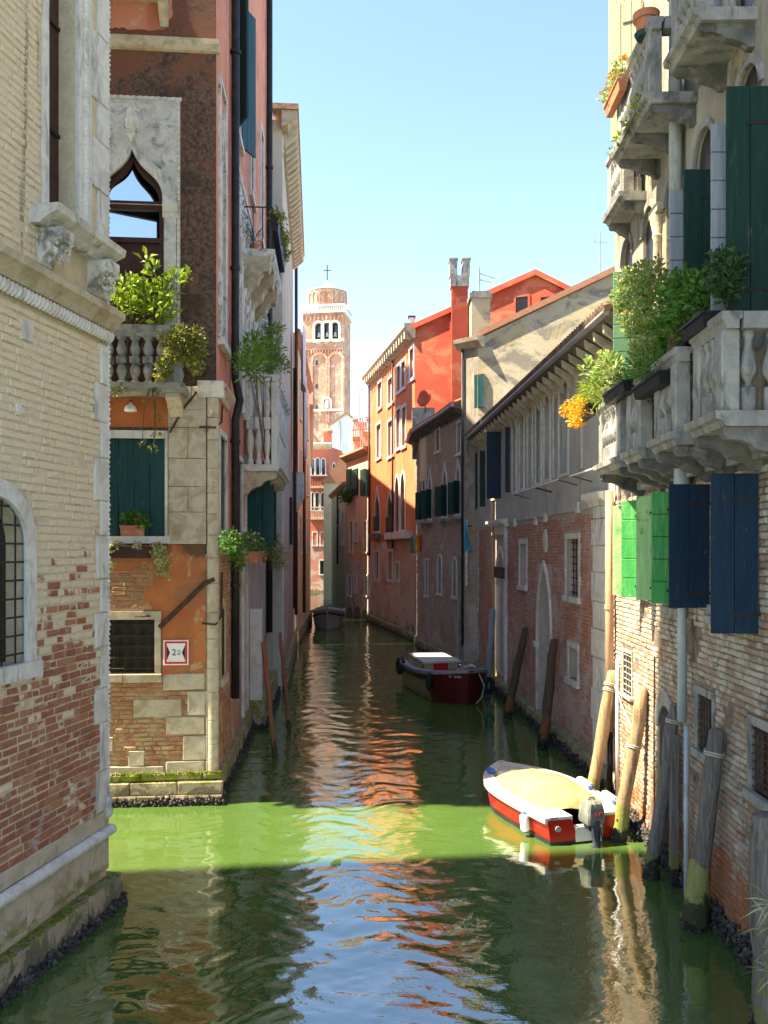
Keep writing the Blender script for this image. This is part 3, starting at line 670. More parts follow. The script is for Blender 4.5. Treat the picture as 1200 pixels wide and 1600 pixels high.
# ------------------------------------------------------------------ A: cream-washed brick building on the near left
CA = (-3.60, 11.6); tA = Vector((.168, .9858)); OA = (CA[0] - tA.x * 8, CA[1] - tA.y * 8)
WA = Wall(OA, CA, 'R')
A = thing('corner_building', 'near left brick building, cream wash flaking off red bricks, with barred arched window', 'building', (CA[0] - .3, 9, 0))
uL, zL = WA.px(-10, 1035); wu1 = WA.px(38, 900)[0]
opA = Op(wu1 - 1.25, wu1, WA.px(20, 1038)[1], WA.px(20, 1038)[1] + 1.78, 'round', depth=.24); opA.zs = opA.z1 - .5
uw0, uw1 = WA.px(72, 200)[0], WA.px(118, 200)[0]
opA2 = Op(uw0, uw1, 8.42, 12.6, None, depth=.27)
ops = [opA, opA2]
mb = MB(); wall_sheet(mb, WA, 0, 8, -1, 25, ops); obj('wall', mb, m_mortarA, A)
body(A, [OA, CA, (-13.6, 11.62), (-13.6, 3.5)], -1, 25, m_mortarA, skip=(0,))
holes = [(opA.u0 - .16, opA.u1 + .16, opA.z0 - .15, opA.z1 + .05), (opA2.u0 - .12, opA2.u1 + .75, 7.7, 13.2), (0, 9, 7.28, 7.82)]
qz = 1.28; quo = []
while qz < 7.2:
    h = U(.42, .72); wq = .17 if len(quo) % 2 else U(.27, .36); quo.append((qz, min(qz + h, 7.26), wq)); qz += h
holes += [(8 - w_, 9, a, b) for a, b, w_ in quo] + [(8 - .42, 9, 7.8, 17)]
brick_field(A, WA, 4.6, 8, 1.26, 13.6, m_brickA, holes, n_ind=300, bl=.26, bh=.074, jt=.017, out=.010)
for a, b, w_ in quo: obj('quoin_stone', MB().cbox(WA, 8 - w_, 8.025, -.2, .03, a + .004, b - .004, .012, .006), m_stone, A)
z = 7.84; k = 0
while z < 14.5:
    h = (.5, .85, .62)[k % 3]; wq = (.40, .26)[k % 2]
    obj('quoin_stone', MB().cbox(WA, 8 - wq, 8.03, -.25, .035, z + .003, z + h - .003, .012, .006), m_stone, A)
    z += h; k += 1
# twisted edge moulding on the corner
mb = MB(); z = 1.3
while z < 14: mb.blob(WA.p(8.02, .02, z), .034, 1, 1, 1.5); z += .062
obj('corner_rope_moulding', mb, m_stone, A)
obj('corner_scroll', MB().lathe(WA.p(8.0, .02, 1.16), [(.03, 0), (.07, .04), (.08, .10), (.05, .15), (.07, .2), (.06, .26), (.03, .30)], 12), m_stone, A, smooth=True)
# base: facing slabs, roll moulding, battered plinth with algae
stone_row(A, WA, 4.4, 8.03, 1.06, 1.26, m_stone_warm, .03, (.55, .95), 'facing_stone')
for a in np.arange(4.2, 8.0, .78):
    obj('roll_stone', MB().tube([WA.p(a + .004, .05, 1.0), WA.p(min(a + .776, 8.06), .05, 1.0)], .07, 14), m_stone, A, smooth=40)
stone_row(A, WA, 4.4, 8.02, .50, .95, m_stone_warm, .035, (.30, .62), 'facing_stone')
WAp = WA
for a, b in [(4.3, 4.95), (4.95, 5.4), (5.4, 6.0), (6.0, 6.35), (6.35, 6.95), (6.95, 7.25), (7.25, 7.75), (7.75, 8.16)]:
    obj('plinth_stone', MB().cbox(WA, a + .005, b - .005, -.3, .17 + U(-.006, .006), -.5, .41 + U(-.008, .008), .022, .010), m_plinth, A)
mb = MB()
for _ in range(2200):
    u = U(4.4, 8.1); mb.blob(WA.p(u, U(.03, .17) if R() < .7 else U(.03, .06), .408 + U(0, .012)), U(.008, .022), 1, 1, .6)
obj('algae', mb, m_moss, A, kind='stuff', fix=False)
crust(A, WA, 4.4, 8.16, .17, m_mussel, 900, (-.06, .13))
mbx = MB()
for _ in range(160): mbx.blob(WA.p(8.16 + U(-.02, .03), U(-.2, .17), U(-.06, .11)), U(.02, .05))
obj('mussel_crust', mbx, m_mussel, A, kind='stuff', fix=False)
# cornice with rope moulding
obj('cornice', MB().wprof(WA, [(0, 7.46), (.05, 7.47), (.10, 7.55), (.16, 7.60), (.20, 7.62), (.21, 7.70), (.17, 7.72), (.05, 7.80), (0, 7.80)], 2, 8.14), m_stone_warm, A)
mb = MB(); u = 3.6
while u < 8.1:
    c = Vector(WA.p(u, .055, 7.37)); d = Vector(WA.p(u + .05, .02, 7.44)) - Vector(WA.p(u - .05, .02, 7.30)); mb.tube([c - d * .55, c - d * .3, c, c + d * .3, c + d * .55], [.012, .036, .044, .036, .012], 8); u += .075
obj('rope_moulding', mb, m_stone, A, smooth=True)
# barred window
wnd = pane(A, WA, opA, m_dark); frame(wnd, WA, opA, .17, m_stone, .05); bars(wnd, WA, opA, 5, 9, m_iron)
# upper window: brown leaf, stone jambs, twisted colonnette, leafy capital, sill on lion-head corbels
w2 = obj('shutter', MB().wbox(WA, opA2.u0, opA2.u1, -.27, -.22, opA2.z0, opA2.z1), m_brownwood, A)
for z in (9.6, 10.9): obj('hinge', MB().wbox(WA, opA2.u1 - .25, opA2.u1 - .01, -.22, -.19, z, z + .04), m_iron, w2)
mj = MB(); mj.wbox(WA, opA2.u0 - .10, opA2.u0 - .001, -.1, .04, 8.42, 13.2); obj('jamb', mj, m_stone, A)
obj('jamb', MB().wbox(WA, opA2.u1 + .001, opA2.u1 + .09, -.27, .05, 8.42, 12.6), m_stone, A)
mb = MB(); z = 8.55
while z < 12.2:
    c = Vector(WA.p(opA2.u1 + .15, .045, z)); d = Vector(WA.p(opA2.u1 + .18, .045, z + .055)) - c
    mb.tube([c - d, c - d * .4, c + d * .4, c + d], [.015, .05, .05, .015], 8); z += .058
obj('colonnette', mb, m_stone, A, smooth=True)
obj('pilaster', MB().wbox(WA, opA2.u1 + .225, opA2.u1 + .31, -.05, .05, 8.42, 12.5), m_stone, A)
obj('capital', MB().wprof(WA, [(-.25, 12.35), (.06, 12.35), (.10, 12.42), (.06, 12.44), (-.25, 12.44)], opA2.u1 - .1, opA2.u1 + .34), m_stone_carved, A)
mb = MB()
for _ in range(170):
    u = opA2.u1 + U(-.3, .32); z = U(12.46, 13.2); c = Vector(WA.p(u, .05 + .12 * (z - 12.4), z)); d = Vector(WA.p(U(-.3, .3), 1, 0)) - Vector(WA.p(0, 0, 0)) + Vector((0, 0, U(-.2, 1.2)))
    mb.leaf(c, d, U(.1, .2), U(.07, .12), fold=.5)
mb.wbox(WA, opA2.u1 - .25, opA2.u1 + .32, -.25, .06, 12.45, 13.6)
obj('leaf_capital', mb, m_stone_carved, A, fix=False)
sl = obj('window_sill', MB().wprof(WA, [(-.25, 8.22), (.12, 8.22), (.20, 8.28), (.34, 8.34), (.36, 8.42), (-.25, 8.42)], opA2.u0 - .35, opA2.u1 + .62), m_stone_carved, A)
for uu in (opA2.u0 - .05, opA2.u1 + .42):
    c = corbel(sl, WA, uu, .26, .30, 8.218, .40, m_stone_carved, 'lion_head_corbel')
    mb = MB()
    for _ in range(60): mb.blob(WA.p(uu + U(-.15, .15), .12 + U(0, .16), 8.0 + U(-.14, .18)), U(.02, .05))
    obj('mane', mb, m_stone_carved, c, kind='stuff')
for x, y, w_, h in ((40, 517, .24, .22), (27, 640, .10, .12)):
    u, z = WA.px(x, y); obj('stone', MB().cbox(WA, u - w_ / 2, u + w_ / 2, -.05, .025, z - h / 2, z + h / 2, .01), m_stone, A)
# ------------------------------------------------------------------ B: red house with gothic window on the side canal corner
CB = (-3.07, 16.4); tBf = Vector((.996, .0896)); OB = (CB[0] - tBf.x * 9, CB[1] - tBf.y * 9)
WB = Wall(OB, CB, 'R'); EB = (-3.83, 29.15); WS = Wall(CB, EB, 'R')
B = thing('red_house', 'tall red house with brown stucco front, gothic window and baluster balcony', 'building', (CB[0] - .4, 17, 0))
HB = 23.6
opSh = Op(*WB.rect(160, 685, 258, 838), depth=.12)
opBar = Op(*WB.rect(150, 968, 242, 1053), depth=.3)
a, b, z0, z1 = WB.rect(159, 235, 255, 598); opG = Op(a, b, z0, z1, 'ogee', zs=WB.px(207, 318)[1], depth=.42)
mb = MB(); wall_sheet(mb, WB, 0, 9, 4.55, HB, [opSh, opG]); wf = obj('wall', mb, m_brownstucco, B)
mb = MB(); wall_sheet(mb, WB, 0, 9, -1, 4.55, [opBar], d=0); obj('lower_wall', mb, m_mortarB, B)
zq = lambda y: WB.px(250, y)[1]
uq = lambda x, y=800: WB.px(x, y)[0]
# painted and stuccoed fields laid over the front
rough_poly(B, WB, [(4, zq(668)), (uq(263), zq(668)), (uq(298), zq(612)), (uq(298), zq(604)), (4, zq(604))], .012, m_orangeband, j=.004)
rough_poly(B, WB, [(4, zq(48)), (uq(255), zq(48)), (uq(270), zq(20)), (uq(262), zq(-60)), (4, zq(-60))], .014, m_redplaster)
rough_poly(B, WB, [(uq(238), zq(851)), (uq(321), zq(851)), (uq(321), zq(1040)), (uq(312), zq(1062)), (uq(300), zq(1048)), (uq(286), zq(1055)), (uq(253), zq(1058)), (uq(253), zq(955)), (uq(226), zq(954)), (uq(222), zq(930)), (uq(240), zq(905))], .024, m_orangeplaster)
rough_poly(B, WB, [(4.6, zq(851)), (uq(240), zq(851)), (uq(238), zq(880)), (uq(205), zq(892)), (4.6, zq(890))], .022, m_orangeplaster)
stones = [(208, 1092, 284, 1120), (293, 1080, 322, 1118), (259, 1120, 320, 1148), (286, 1150, 322, 1188), (259, 1189, 320, 1209), (168, 1196, 256, 1211), (201, 1172, 226, 1196), (164, 1150, 177, 1172), (255, 1052, 320, 1078)]
holesB = [(opBar.u0 - .15, opBar.u1 + .13, opBar.z0 - .15, opBar.z1 + .16)]
for x0, y0, x1, y1 in stones:
    a, b, c, d = uq(x0, 1100), uq(x1, 1100), zq(y1), zq(y0); holesB.append((a, b, c, d))
    obj('stone', MB().cbox(WB, a + .004, b - .004, -.05, .032, c + .004, d - .004, .012, .008), m_stone_warm, B)
holesB += [(uq(232), 9, zq(1062), 4.75), (uq(320), 9, 0, 5)]
brick_field(B, WB, 5.2, 9, .58, 4.72, m_brickB, holesB, n_ind=300, bl=.25, bh=.068, jt=.015, out=.014)
# plinth of the front
stone_row(B, WB, 4.8, 9.10, .43, .58, m_moss, .075, (.6, 1.2), 'mossy_stone', c=.03, j=.014)
for zz0, zz1, dd in ((-.4, .18, .13), (.18, .43, .10)):
    stone_row(B, WB, 4.8, 9.12, zz0, zz1, m_plinth, dd, (.45, 1.0), 'plinth_stone', c=.02, j=.012)
mb = MB()
for _ in range(900): mb.blob(WB.p(U(5, 9.1), U(.02, .08), .575 + abs(random.gauss(0, .018))), U(.008, .018), 1, 1, .6)
obj('algae', mb, m_moss, B, kind='stuff', fix=False)
crust(B, WB, 4.8, 9.14, .13, m_mussel, 700, (-.06, .14))
# corner stones: broad ashlar above, narrow round shaft below
ys = [603, 640, 668, 716, 760, 800, 850]
for i in range(len(ys) - 1):
    z1_, z0_ = zq(ys[i]), zq(ys[i + 1]); xl = 263 if i >= 1 else 285
    if i % 2: obj('ashlar', MB().cbox(WB, uq(xl), uq(322), -.05, .035, z0_ + .003, z1_ - .003, .008, .004), m_stone_warm, B)
    else:
        um = uq(294 if i else 300)
        obj('ashlar', MB().cbox(WB, uq(xl), um - .003, -.05, .035, z0_ + .003, z1_ - .003, .008, .004), m_stone_warm, B)
        obj('ashlar', MB().cbox(WB, um + .003, uq(322), -.05, .035, z0_ + .003, z1_ - .003, .008, .004), m_stone_warm, B)
z = .58; k = 0
while z < 7.4:
    h = min(U(.32, .55), 7.42 - z); cx, cy, _ = WB.p(9 - .07, -.05, 0)
    obj('corner_shaft_stone', MB().lathe((cx, cy, z + .003), [(.105, 0), (.115, .01), (.115, h - .016), (.105, h - .006)], 12), m_stone_warm, B, smooth=40); z += h
for a, b, c, d in ((322, 1080, 338, 1118), (322, 1120, 338, 1150), (322, 1150, 337, 1190), (322, 1190, 337, 1210)):
    obj('quoin_stone', MB().cbox(WB, uq(a), 9.015, -.2, .036, zq(d) + .003, zq(b) - .003, .01, .006), m_stone_warm, B)
cap = MB(); cap.wprof(WB, [(-.2, 7.42), (.05, 7.42), (.07, 7.52), (.16, 7.62), (.17, 7.70), (-.2, 7.70)], uq(310), 9.14)
obj('capital', cap, m_stone, B); obj('capital', MB().wprof(WS, [(-.1, 7.44), (.05, 7.44), (.07, 7.53), (.17, 7.63), (.175, 7.69), (-.1, 7.69)], -.02, 1.7), m_stone_warm, B)
# straps and rods of iron
def strap(pts, r, m=m_rustiron): obj('iron_strap', MB().tube(pts, r, 6), m, B)
P = WB.p
strap([P(uq(250), .05, zq(980)), P(uq(290), .06, zq(941)), P(uq(320), .06, zq(912)), P(uq(336), .05, zq(905))], .045)
strap([P(uq(308), .06, zq(612)), P(uq(286), .05, zq(640)), P(uq(266), .04, zq(676))], .022)
strap([P(uq(316), .06, zq(974)), P(uq(338), .08, zq(976)), WS.p(.25, .06, zq(965)), WS.p(.45, .05, zq(895))], .022)
strap([P(uq(312), .06, zq(667)), P(uq(336), .08, zq(668)), WS.p(.3, .06, zq(655)), WS.p(.5, .05, zq(625))], .022)
# green shuttered window
closed_shutters(B, WB, opSh, m_teal, 4)
mb = MB(); mb.wbox(WB, opSh.u0 - .1, opSh.u1 + .05, -.05, .06, opSh.z1, opSh.z1 + .14); mb.wbox(WB, opSh.u1, opSh.u1 + .05, -.05, .045, opSh.z0, opSh.z1); mb.wbox(WB, opSh.u0 - .1, opSh.u1 + .09, -.05, .14, opSh.z0 - .13, opSh.z0)
obj('window_frame', mb, m_stone, B)
# barred window
wb = pane(B, WB, opBar, m_dark); bars(wb, WB, opBar, 5, 5, m_iron, d=-.02, r=.013)
mb = MB(); mb.wbox(WB, opBar.u0 - .1, opBar.u1 + .12, -.05, .05, opBar.z1, opBar.z1 + .15); mb.wbox(WB, opBar.u1, opBar.u1 + .11, -.05, .045, opBar.z0, opBar.z1)
obj('frame', mb, m_stone_warm, wb)
for a, b in ((opBar.u0 - .1, uq(193)), (uq(193), opBar.u1 + .13)): obj('sill_stone', MB().cbox(WB, a + .003, b - .003, -.05, .06, opBar.z0 - .15, opBar.z0, .01), m_stone_warm, wb)
strap([P(uq(211), .07, zq(963)), P(uq(236), .07, zq(962))], .016)
# gothic window in a stone panel
gq = opG.outline(); gd = lambda u: -.13 - .27 * (u - opG.u0) / (opG.u1 - opG.u0)  # pane skewed in depth so that it mirrors open sky
tr = obj('gothic_window', MB().add([WB.p(u, gd(u), z) for u, z in gq], [tuple(range(len(gq)))]), m_skyglass, B)
fr = MB(); band(fr, WB, Op(opG.u0 + .08, opG.u1 - .08, opG.z0, opG.z1 - .16, 'ogee', opG.zs).outline(), opG.outline(), -.15, -.07)
for y, h in ((320, .16), (374, .09)): fr.wbox(WB, opG.u0, opG.u1, -.15, -.06, zq(y) - h / 2, zq(y) + h / 2)
fr.wbox(WB, opG.u0, opG.u1, -.142, -.12, opG.z0, zq(378)); fr.wbox(WB, (opG.u0 + opG.u1) / 2 - .02, (opG.u0 + opG.u1) / 2 + .02, -.15, -.1, opG.z0, zq(374))
obj('casement', fr, m_brownwood, tr)
pl_u0, pl_u1, zt = uq(130), uq(277, 300), zq(158)
gm = MB(); wall_sheet(gm, WB, pl_u0, pl_u1, opG.zs, zt, [Op(opG.u0 - .001, opG.u1 + .001, opG.zs - .01, opG.z1, 'ogee', opG.zs, depth=.05)], d=.03)
gm.add([WB.p(pl_u0, .03, zt), WB.p(pl_u1, .03, zt), WB.p(pl_u1, -.02, zt), WB.p(pl_u0, -.02, zt), WB.p(pl_u1, .03, opG.zs), WB.p(pl_u1, -.02, opG.zs)], [(0, 1, 2, 3), (1, 4, 5, 2)])
pn = obj('stone_panel', gm, m_stone_carved, B)
q0 = opG.outline(.0)[1:-1]; q1 = opG.outline(.11)[1:-1]; q2 = opG.outline(.17)[1:-1]
obj('arch_moulding', band(MB(), WB, q0, q1, -.02, .075), m_stone, pn); obj('arch_moulding', band(MB(), WB, q1, q2, .02, .055), m_stone, pn)
uc = (opG.u0 + opG.u1) / 2; zt_ = opG.z1
fin = MB().lathe(WB.p(uc, .06, zt_ + .12), [(.03, 0), (.05, .08), (.09, .13), (.05, .17), (.12, .28), (.13, .38), (.09, .48), (.10, .56), (.03, .72)], 9)
for _ in range(36): fin.blob(WB.p(uc + U(-.13, .13), .07 + U(0, .06), zt_ + U(.3, .75)), U(.02, .045))
obj('finial', fin, m_stone, pn)
rp = MB(); z = opG.z0 + .9
while z < zt: rp.wbox(WB, pl_u1, pl_u1 + .055, .0, .06 if int(z * 18) % 2 else .045, z, z + .05); z += .055
u = pl_u0
while u < pl_u1 + .05: rp.wbox(WB, u, u + .05, .0, .06 if int(u * 18) % 2 else .045, zt, zt + .055); u += .055
obj('dentil_border', rp, m_stone, pn)
pj = obj('jamb', MB().wbox(WB, opG.u1 + .02, pl_u1 - .01, -.05, .045, 8.0, opG.zs - .25), m_stone_carved, pn)
obj('capital', MB().wprof(WB, [(-.02, opG.zs - .25), (.05, opG.zs - .25), (.07, opG.zs - .2), (.05, opG.zs - .16), (.10, opG.zs - .05), (.10, opG.zs), (-.02, opG.zs)], opG.u1 - .005, pl_u1 + .02), m_stone, pn)
# string course and bracket at the top
obj('string_course', MB().wprof(WB, [(-.02, 13.70), (.06, 13.72), (.12, 13.82), (.12, 13.92), (-.02, 13.94)], 3, 9.06), m_stone_warm, B)
obj('upper_slab', MB().wbox(WB, 4, uq(266), 0, .5, zq(5), zq(-10)), m_stone_warm, B); corbel(B, WB, uq(257), .15, .42, zq(5) - .002, .45, m_stone_warm)
# balcony on the front
dB = .62; bx = WB.px(283, 608, dB)[0]; zf = WB.px(230, 598, dB)[1]; zr = WB.px(230, 507, dB)[1]
bal = balcony(B, WB, bx - 3.0, bx, dB, zf, zr, m_stone_grey, 11, 2, 'double', slab=.15, rail=.2, corb=0, sc_=1.12, pw=.24)
corbel(bal, WB, bx - .16, .26, .5, zf - .152, .36, m_stone_warm)
obj('lamp_dome', MB().lathe(Vector(WB.p(uq(206), .12, zq(645))), [(.11, 0), (.115, .03), (.09, .09), (.03, .13), (.015, .16)], 14), m_whitepaint, B, smooth=True)
obj('lamp_arm', MB().tube([P(uq(206), .12, zq(640)), P(uq(206), .12, zq(628)), P(uq(206), .0, zq(626))], .01, 6), m_iron, B)

# ------------------------------------------------------------------ B: its side along the main canal
LB = WS.len
opsS = []
def op_s(x0, y0, x1, y1, kind=None, zs=None, depth=.14):
    o = Op(*WS.rect(x0, y0, x1, y1), kind, zs, depth); opsS.append(o); return o
o_nw = op_s(341, 684, 351, 838)                        # narrow shutter
o_nw2 = op_s(368, 720, 377, 838)
o_sh = Op(5.6, 6.9, WS.px(400, 850)[1] - .1, WS.px(400, 738)[1], None, depth=.14); opsS.append(o_sh)
o_low = Op(.55, 1.15, 2.2, 3.55, 'round', depth=.15); opsS.append(o_low)
o_low2 = Op(2.9, 3.4, 2.2, 3.75, 'round', depth=.12); opsS.append(o_low2)
o_door = Op(4.9, 5.7, .7, 5.0, 'pointed', 3.2, depth=.16); opsS.append(o_door)
o_gw = Op(.55, 1.05, 8.7, 12.8, 'ogee', 11.6, depth=.12); opsS.append(o_gw)
poly = [Op(3.2 + i * 1.02, 3.2 + i * 1.02 + .76, 7.8, 12.2, 'ogee', 10.6, depth=.2) for i in range(8)]; opsS += poly
up = [Op(3.3, 4.2, 13.9, 17.2, None, depth=.12), Op(6.8, 7.7, 13.9, 17.2, None, depth=.12), Op(10.2, 11.1, 13.9, 17.2, None, depth=.12)]; opsS += up
mb = MB(); wall_sheet(mb, WS, 0, LB, 4.9, HB, [o for o in opsS if o.z0 > 4.9 or o.z1 > 5.2 and o is not o_door]); obj('side_wall', mb, m_redplaster, B)
mb = MB(); lowops = [o for o in opsS if o.z1 <= 5.1]; wall_sheet(mb, WS, 0, LB, -1, 4.9, [Op(o.u0, o.u1, o.z0, min(o.z1, 4.89), o.kind, o.zs, o.depth) for o in lowops]); obj('lower_side_wall', mb, m_peel, B)
body(B, [OB, CB, EB, (-13.4, 27.9)], -1, HB, m_redplaster, skip=(0, 1))
brick_field(B, WS, .16, 2.4, .6, 4.85, m_brickB, [(o.u0 - .12, o.u1 + .12, o.z0 - .12, o.z1 + .1) for o in lowops], bl=.23, bh=.058, jt=.013)
stone_row(B, WS, 0, 6.8, -.5, .55, m_plinth, .10, (.5, 1.0), 'plinth_stone', c=.03, j=.015); crust(B, WS, 0, 6.8, .1, m_mussel, 700, (-.05, .2))
for z0_, z1_, dd in ((-.5, .25, .42), (.25, .75, .36)): stone_row(B, WS, 6.8, LB, z0_, z1_, m_plinth, dd, (.6, 1.1), 'plinth_stone', c=.03, j=.015)
crust(B, WS, 6.8, LB, .42, m_mussel, 700, (-.05, .2))
obj('water_gate_jamb', MB().cbox(WS, 6.85, 7.3, -.05, .30, .75, 3.1, .02), m_stone, B)
for o, t in ((o_nw, .11), (o_nw2, .12)):
    s = closed_shutters(B, WS, o, m_teal, 2, back=.09); frame(s, WS, o, t, m_stone, .05)
for o in (o_low, o_low2):
    w_ = pane(B, WS, o, m_dark); frame(w_, WS, o, .14, m_stone_warm, .03)
bars(w_, WS, o_low, 3, 0, m_rustiron, d=.01)
dd = pane(B, WS, o_door, m_greywood, 'water_door'); frame(dd, WS, o_door, .2, m_stone, .06, sill=False)
dd['label'] = 'walled-up pointed water door'
w_ = pane(B, WS, o_gw, m_glass, 'gothic_window'); obj('window_surround', MB().wbox(WS, .25, .42, -.01, .05, 8.6, 13.4).wbox(WS, 1.18, 1.35, -.01, .05, 8.6, 13.4).wbox(WS, .25, 1.35, -.01, .055, 13.4, 13.5).wbox(WS, .2, 1.4, -.01, .12, 8.45, 8.6), m_stone_carved, w_)
frame(w_, WS, o_gw, .12, m_stone_carved, .06, sill=False)
# five-light gothic window with columns
pv = obj('gothic_screen', MB().wbox(WS, 2.9, 3.1, -.02, .07, 7.7, 13.0).wbox(WS, 11.25, 11.45, -.02, .07, 7.7, 13.0).wbox(WS, 2.9, 11.45, -.02, .075, 13.0, 13.15), m_stone_carved, B)
gm = MB(); wall_sheet(gm, WS, 3.1, 11.25, 10.3, 13.0, [Op(o.u0, o.u1, 10.2, o.z1, 'ogee', o.zs, .05) for o in poly], d=.035); obj('tracery', gm, m_stone_carved, pv)
for o in poly:
    pp = pane(B, WS, o, m_glass, 'window'); frame(pp, WS, o, .10, m_stone, .09, sill=False)
for i in range(9):
    u = 3.2 + i * 1.02 - .13
    obj('column', MB().lathe(WS.p(u, .06, 7.75), [(.10, 0), (.10, .1), (.07, .16), (.062, 2.4), (.09, 2.5), (.06, 2.56), (.12, 2.8), (.13, 2.86)], 10), m_stone_carved, pv, smooth=40)
    mb = MB()
    for k in range(26): mb.blob(WS.p(u + U(-.16, .16), .08 + U(0, .07), U(11.2, 12.8)), U(.03, .07))
    obj('rosette', mb, m_stone_carved, pv, kind='stuff')
for o in up:
    w_ = pane(B, WS, o, m_glass); frame(w_, WS, o, .14, m_stone, .05)
    for e, sgn in ((o.u0, -1), (o.u1, 1)) if o is up[0] else ():
        x, y, _ = WS.p(e + sgn * .02, .05, 0); v = (WS.n * .42 + WS.t * (sgn * .9))
        leafpanel(B, (x, y), (v.x, v.y), .62, o.z0, o.z1, m_teal, 3, sub=False)
# lower balcony with baluster end and consoles
zf2 = WS.px(437, 728, .85)[1]; zr2 = WS.px(437, 590, .85)[1]
bs = balcony(B, WS, WS.px(380, 650)[0], 9.6, .86, zf2, zr2, m_stone, 12, 1, 'double', slab=.16, rail=.16, corb=0, sc_=1.1, pw=.42)
for i in range(4): corbel(bs, WS, WS.px(380, 650)[0] + .2 + i * 1.25, .34, .80, zf2 - .162, .55, m_stone_warm)
mb = MB()
for _ in range(140): mb.blob(WS.p(U(WS.px(380, 650)[0], 9.6), .90, zr2 - .12 - abs(random.gauss(0, .1))), U(.03, .06), .8, .8, 1)
obj('swag', mb, m_stone_carved, bs, kind='stuff')
# open teal shutters below it
for e, sgn in ((o_sh.u0, -1), (o_sh.u1, 1)):
    x, y, _ = WS.p(e, .04, 0); v = WS.n * .9 + WS.t * .12 * sgn; leafpanel(B, (x, y), (v.x, v.y), .58, o_sh.z0, o_sh.z1, m_teal, 3)
w_ = pane(B, WS, o_sh, m_dark); frame(w_, WS, o_sh, .14, m_stone, .05)
x, y, _ = WS.p(7.6, .04, 0); leafpanel(B, (x, y), (WS.n.x, WS.n.y), .52, o_sh.z0, o_sh.z1 - .1, m_dkgreen, 3); leafpanel(B, WS.p(8.9, .04, 0)[:2], (WS.n.x, WS.n.y), .52, o_sh.z0, o_sh.z1 - .2, m_dkgreen, 3)
# upper balcony with iron railing
za = WS.px(395, 232, .7)[1]; u0_ = WS.px(379, 250)[0]
ub = obj('upper_balcony', MB().wprof(WS, [(0, za - .18), (.66, za - .18), (.74, za - .08), (.76, za), (0, za)], u0_, u0_ + 3.4), m_stone_carved, B)
for i in range(3): corbel(ub, WS, u0_ + .2 + i * 1.35, .42, .66, za - .182, 1.0, m_stone_warm)
def rod(a, b, r=.012, p=None): return obj('rail_bar', MB().tube([a, b], r, 5), m_iron, p or ub)
for d in (.04, .25, .47, .70): rod(WS.p(u0_ + .03, d, za), WS.p(u0_ + .03, d, za + 1.0))
for i in range(1, 12): rod(WS.p(u0_ + i * .3, .70, za), WS.p(u0_ + i * .3, .70, za + 1.0))
rod(WS.p(u0_ + .03, .0, za + 1.0), WS.p(u0_ + .03, .7, za + 1.0), .018); rod(WS.p(u0_ + .03, .7, za + 1.0), WS.p(u0_ + 3.4, .7, za + 1.0), .018)
# pipes
pipe(B, [WS.p(2.25, .11, 1.55), WS.p(2.25, .11, 7.35), WS.p(2.28, .2, 7.75), WS.p(2.25, .11, 8.2), WS.p(2.25, .11, HB - .2)], .085, m_blackpipe, collars=[WS.p(2.25, .11, z) for z in (3.9, 6.9, 10.5, 15)])
pipe(B, [WS.p(LB - .25, .12, 2.0), WS.p(LB - .25, .12, HB - .1)], .10, m_blackpipe, collars=[WS.p(LB - .25, .12, z) for z in (5, 11, 17)])
obj('roof_cornice', MB().wprof(WS, [(0, HB - .3), (.3, HB - .2), (.5, HB), (0, HB)], -.4, LB - .1), m_stone, B)
# ------------------------------------------------------------------ D: near right palace with four balconies
OD, CD = (3.90, 4.0), (4.20, 16.3); WD = Wall(OD, CD, 'L'); LD = WD.len; HD = 17.5
D = thing('balcony_palace', 'weathered grey palace with row of stone balconies above whitewashed brick on the right bank', 'building', (4.6, 12, 0))
uD = lambda Y: Y - 4.0
archs = [Op(uD(Y) - .36, uD(Y) + .36, 7.0, 9.98, 'round', depth=.07) for Y in (9.95, 11.4, 12.72, 14.0, 15.4)]
uparch = [Op(uD(Y) - .36, uD(Y) + .36, 10.6, 13.7, 'round', depth=.07) for Y in (9.95, 11.3, 12.6, 14.9)]
wins = [Op(uD(9.75), uD(10.95), 3.95, 5.35, depth=.2), Op(uD(12.12), uD(12.84), 3.95, 5.35, depth=.2), Op(uD(13.9), uD(14.35), 3.95, 5.35, depth=.2)]
lowD = {'a': Op(*WD.rect(975, 1020, 988, 1086), depth=.1), 'b': Op(uD(12.72), uD(13.42), -.5, 2.35, 'round', depth=.45), 'c': Op(*WD.rect(1091, 1088, 1114, 1176), depth=.16), 'd': Op(*WD.rect(1175, 1140, 1212, 1246), depth=.16)}
mb = MB(); wall_sheet(mb, WD, 0, LD, 5.6, HD, archs + uparch); obj('wall', mb, m_greyplaster, D)
mb = MB(); wall_sheet(mb, WD, 0, LD, -1, 5.6, wins + list(lowD.values())); obj('lower_wall', mb, m_mortarD, D)
body(D, [OD, CD, (12, 16.4), (12, 4)], -1, HD, m_greyplaster, skip=(0,))
hd = [(o.u0 - .1, o.u1 + .1, o.z0 - .1, o.z1 + (.0 if o.kind else .1)) for o in wins + list(lowD.values())]
brick_field(D, WD, uD(8.4), LD - .02, .0, 5.58, m_brickD, hd, n_ind=300, bl=.25, bh=.064, jt=.015, out=.015, skip=lambda u, z: mnoise.noise(Vector((u * 1.1, z * 1.3, 4.2))) > .42)
crust(D, WD, uD(8.2), LD, .03, m_mussel, 1500, (-.08, .28))
for o in archs + uparch:
    w_ = pane(D, WD, o, m_dark); mbf = MB(); band(mbf, WD, o.outline()[1:-1], o.outline(.09)[1:-1], -.02, .035); obj('archivolt', mbf, m_stone_grey, w_)
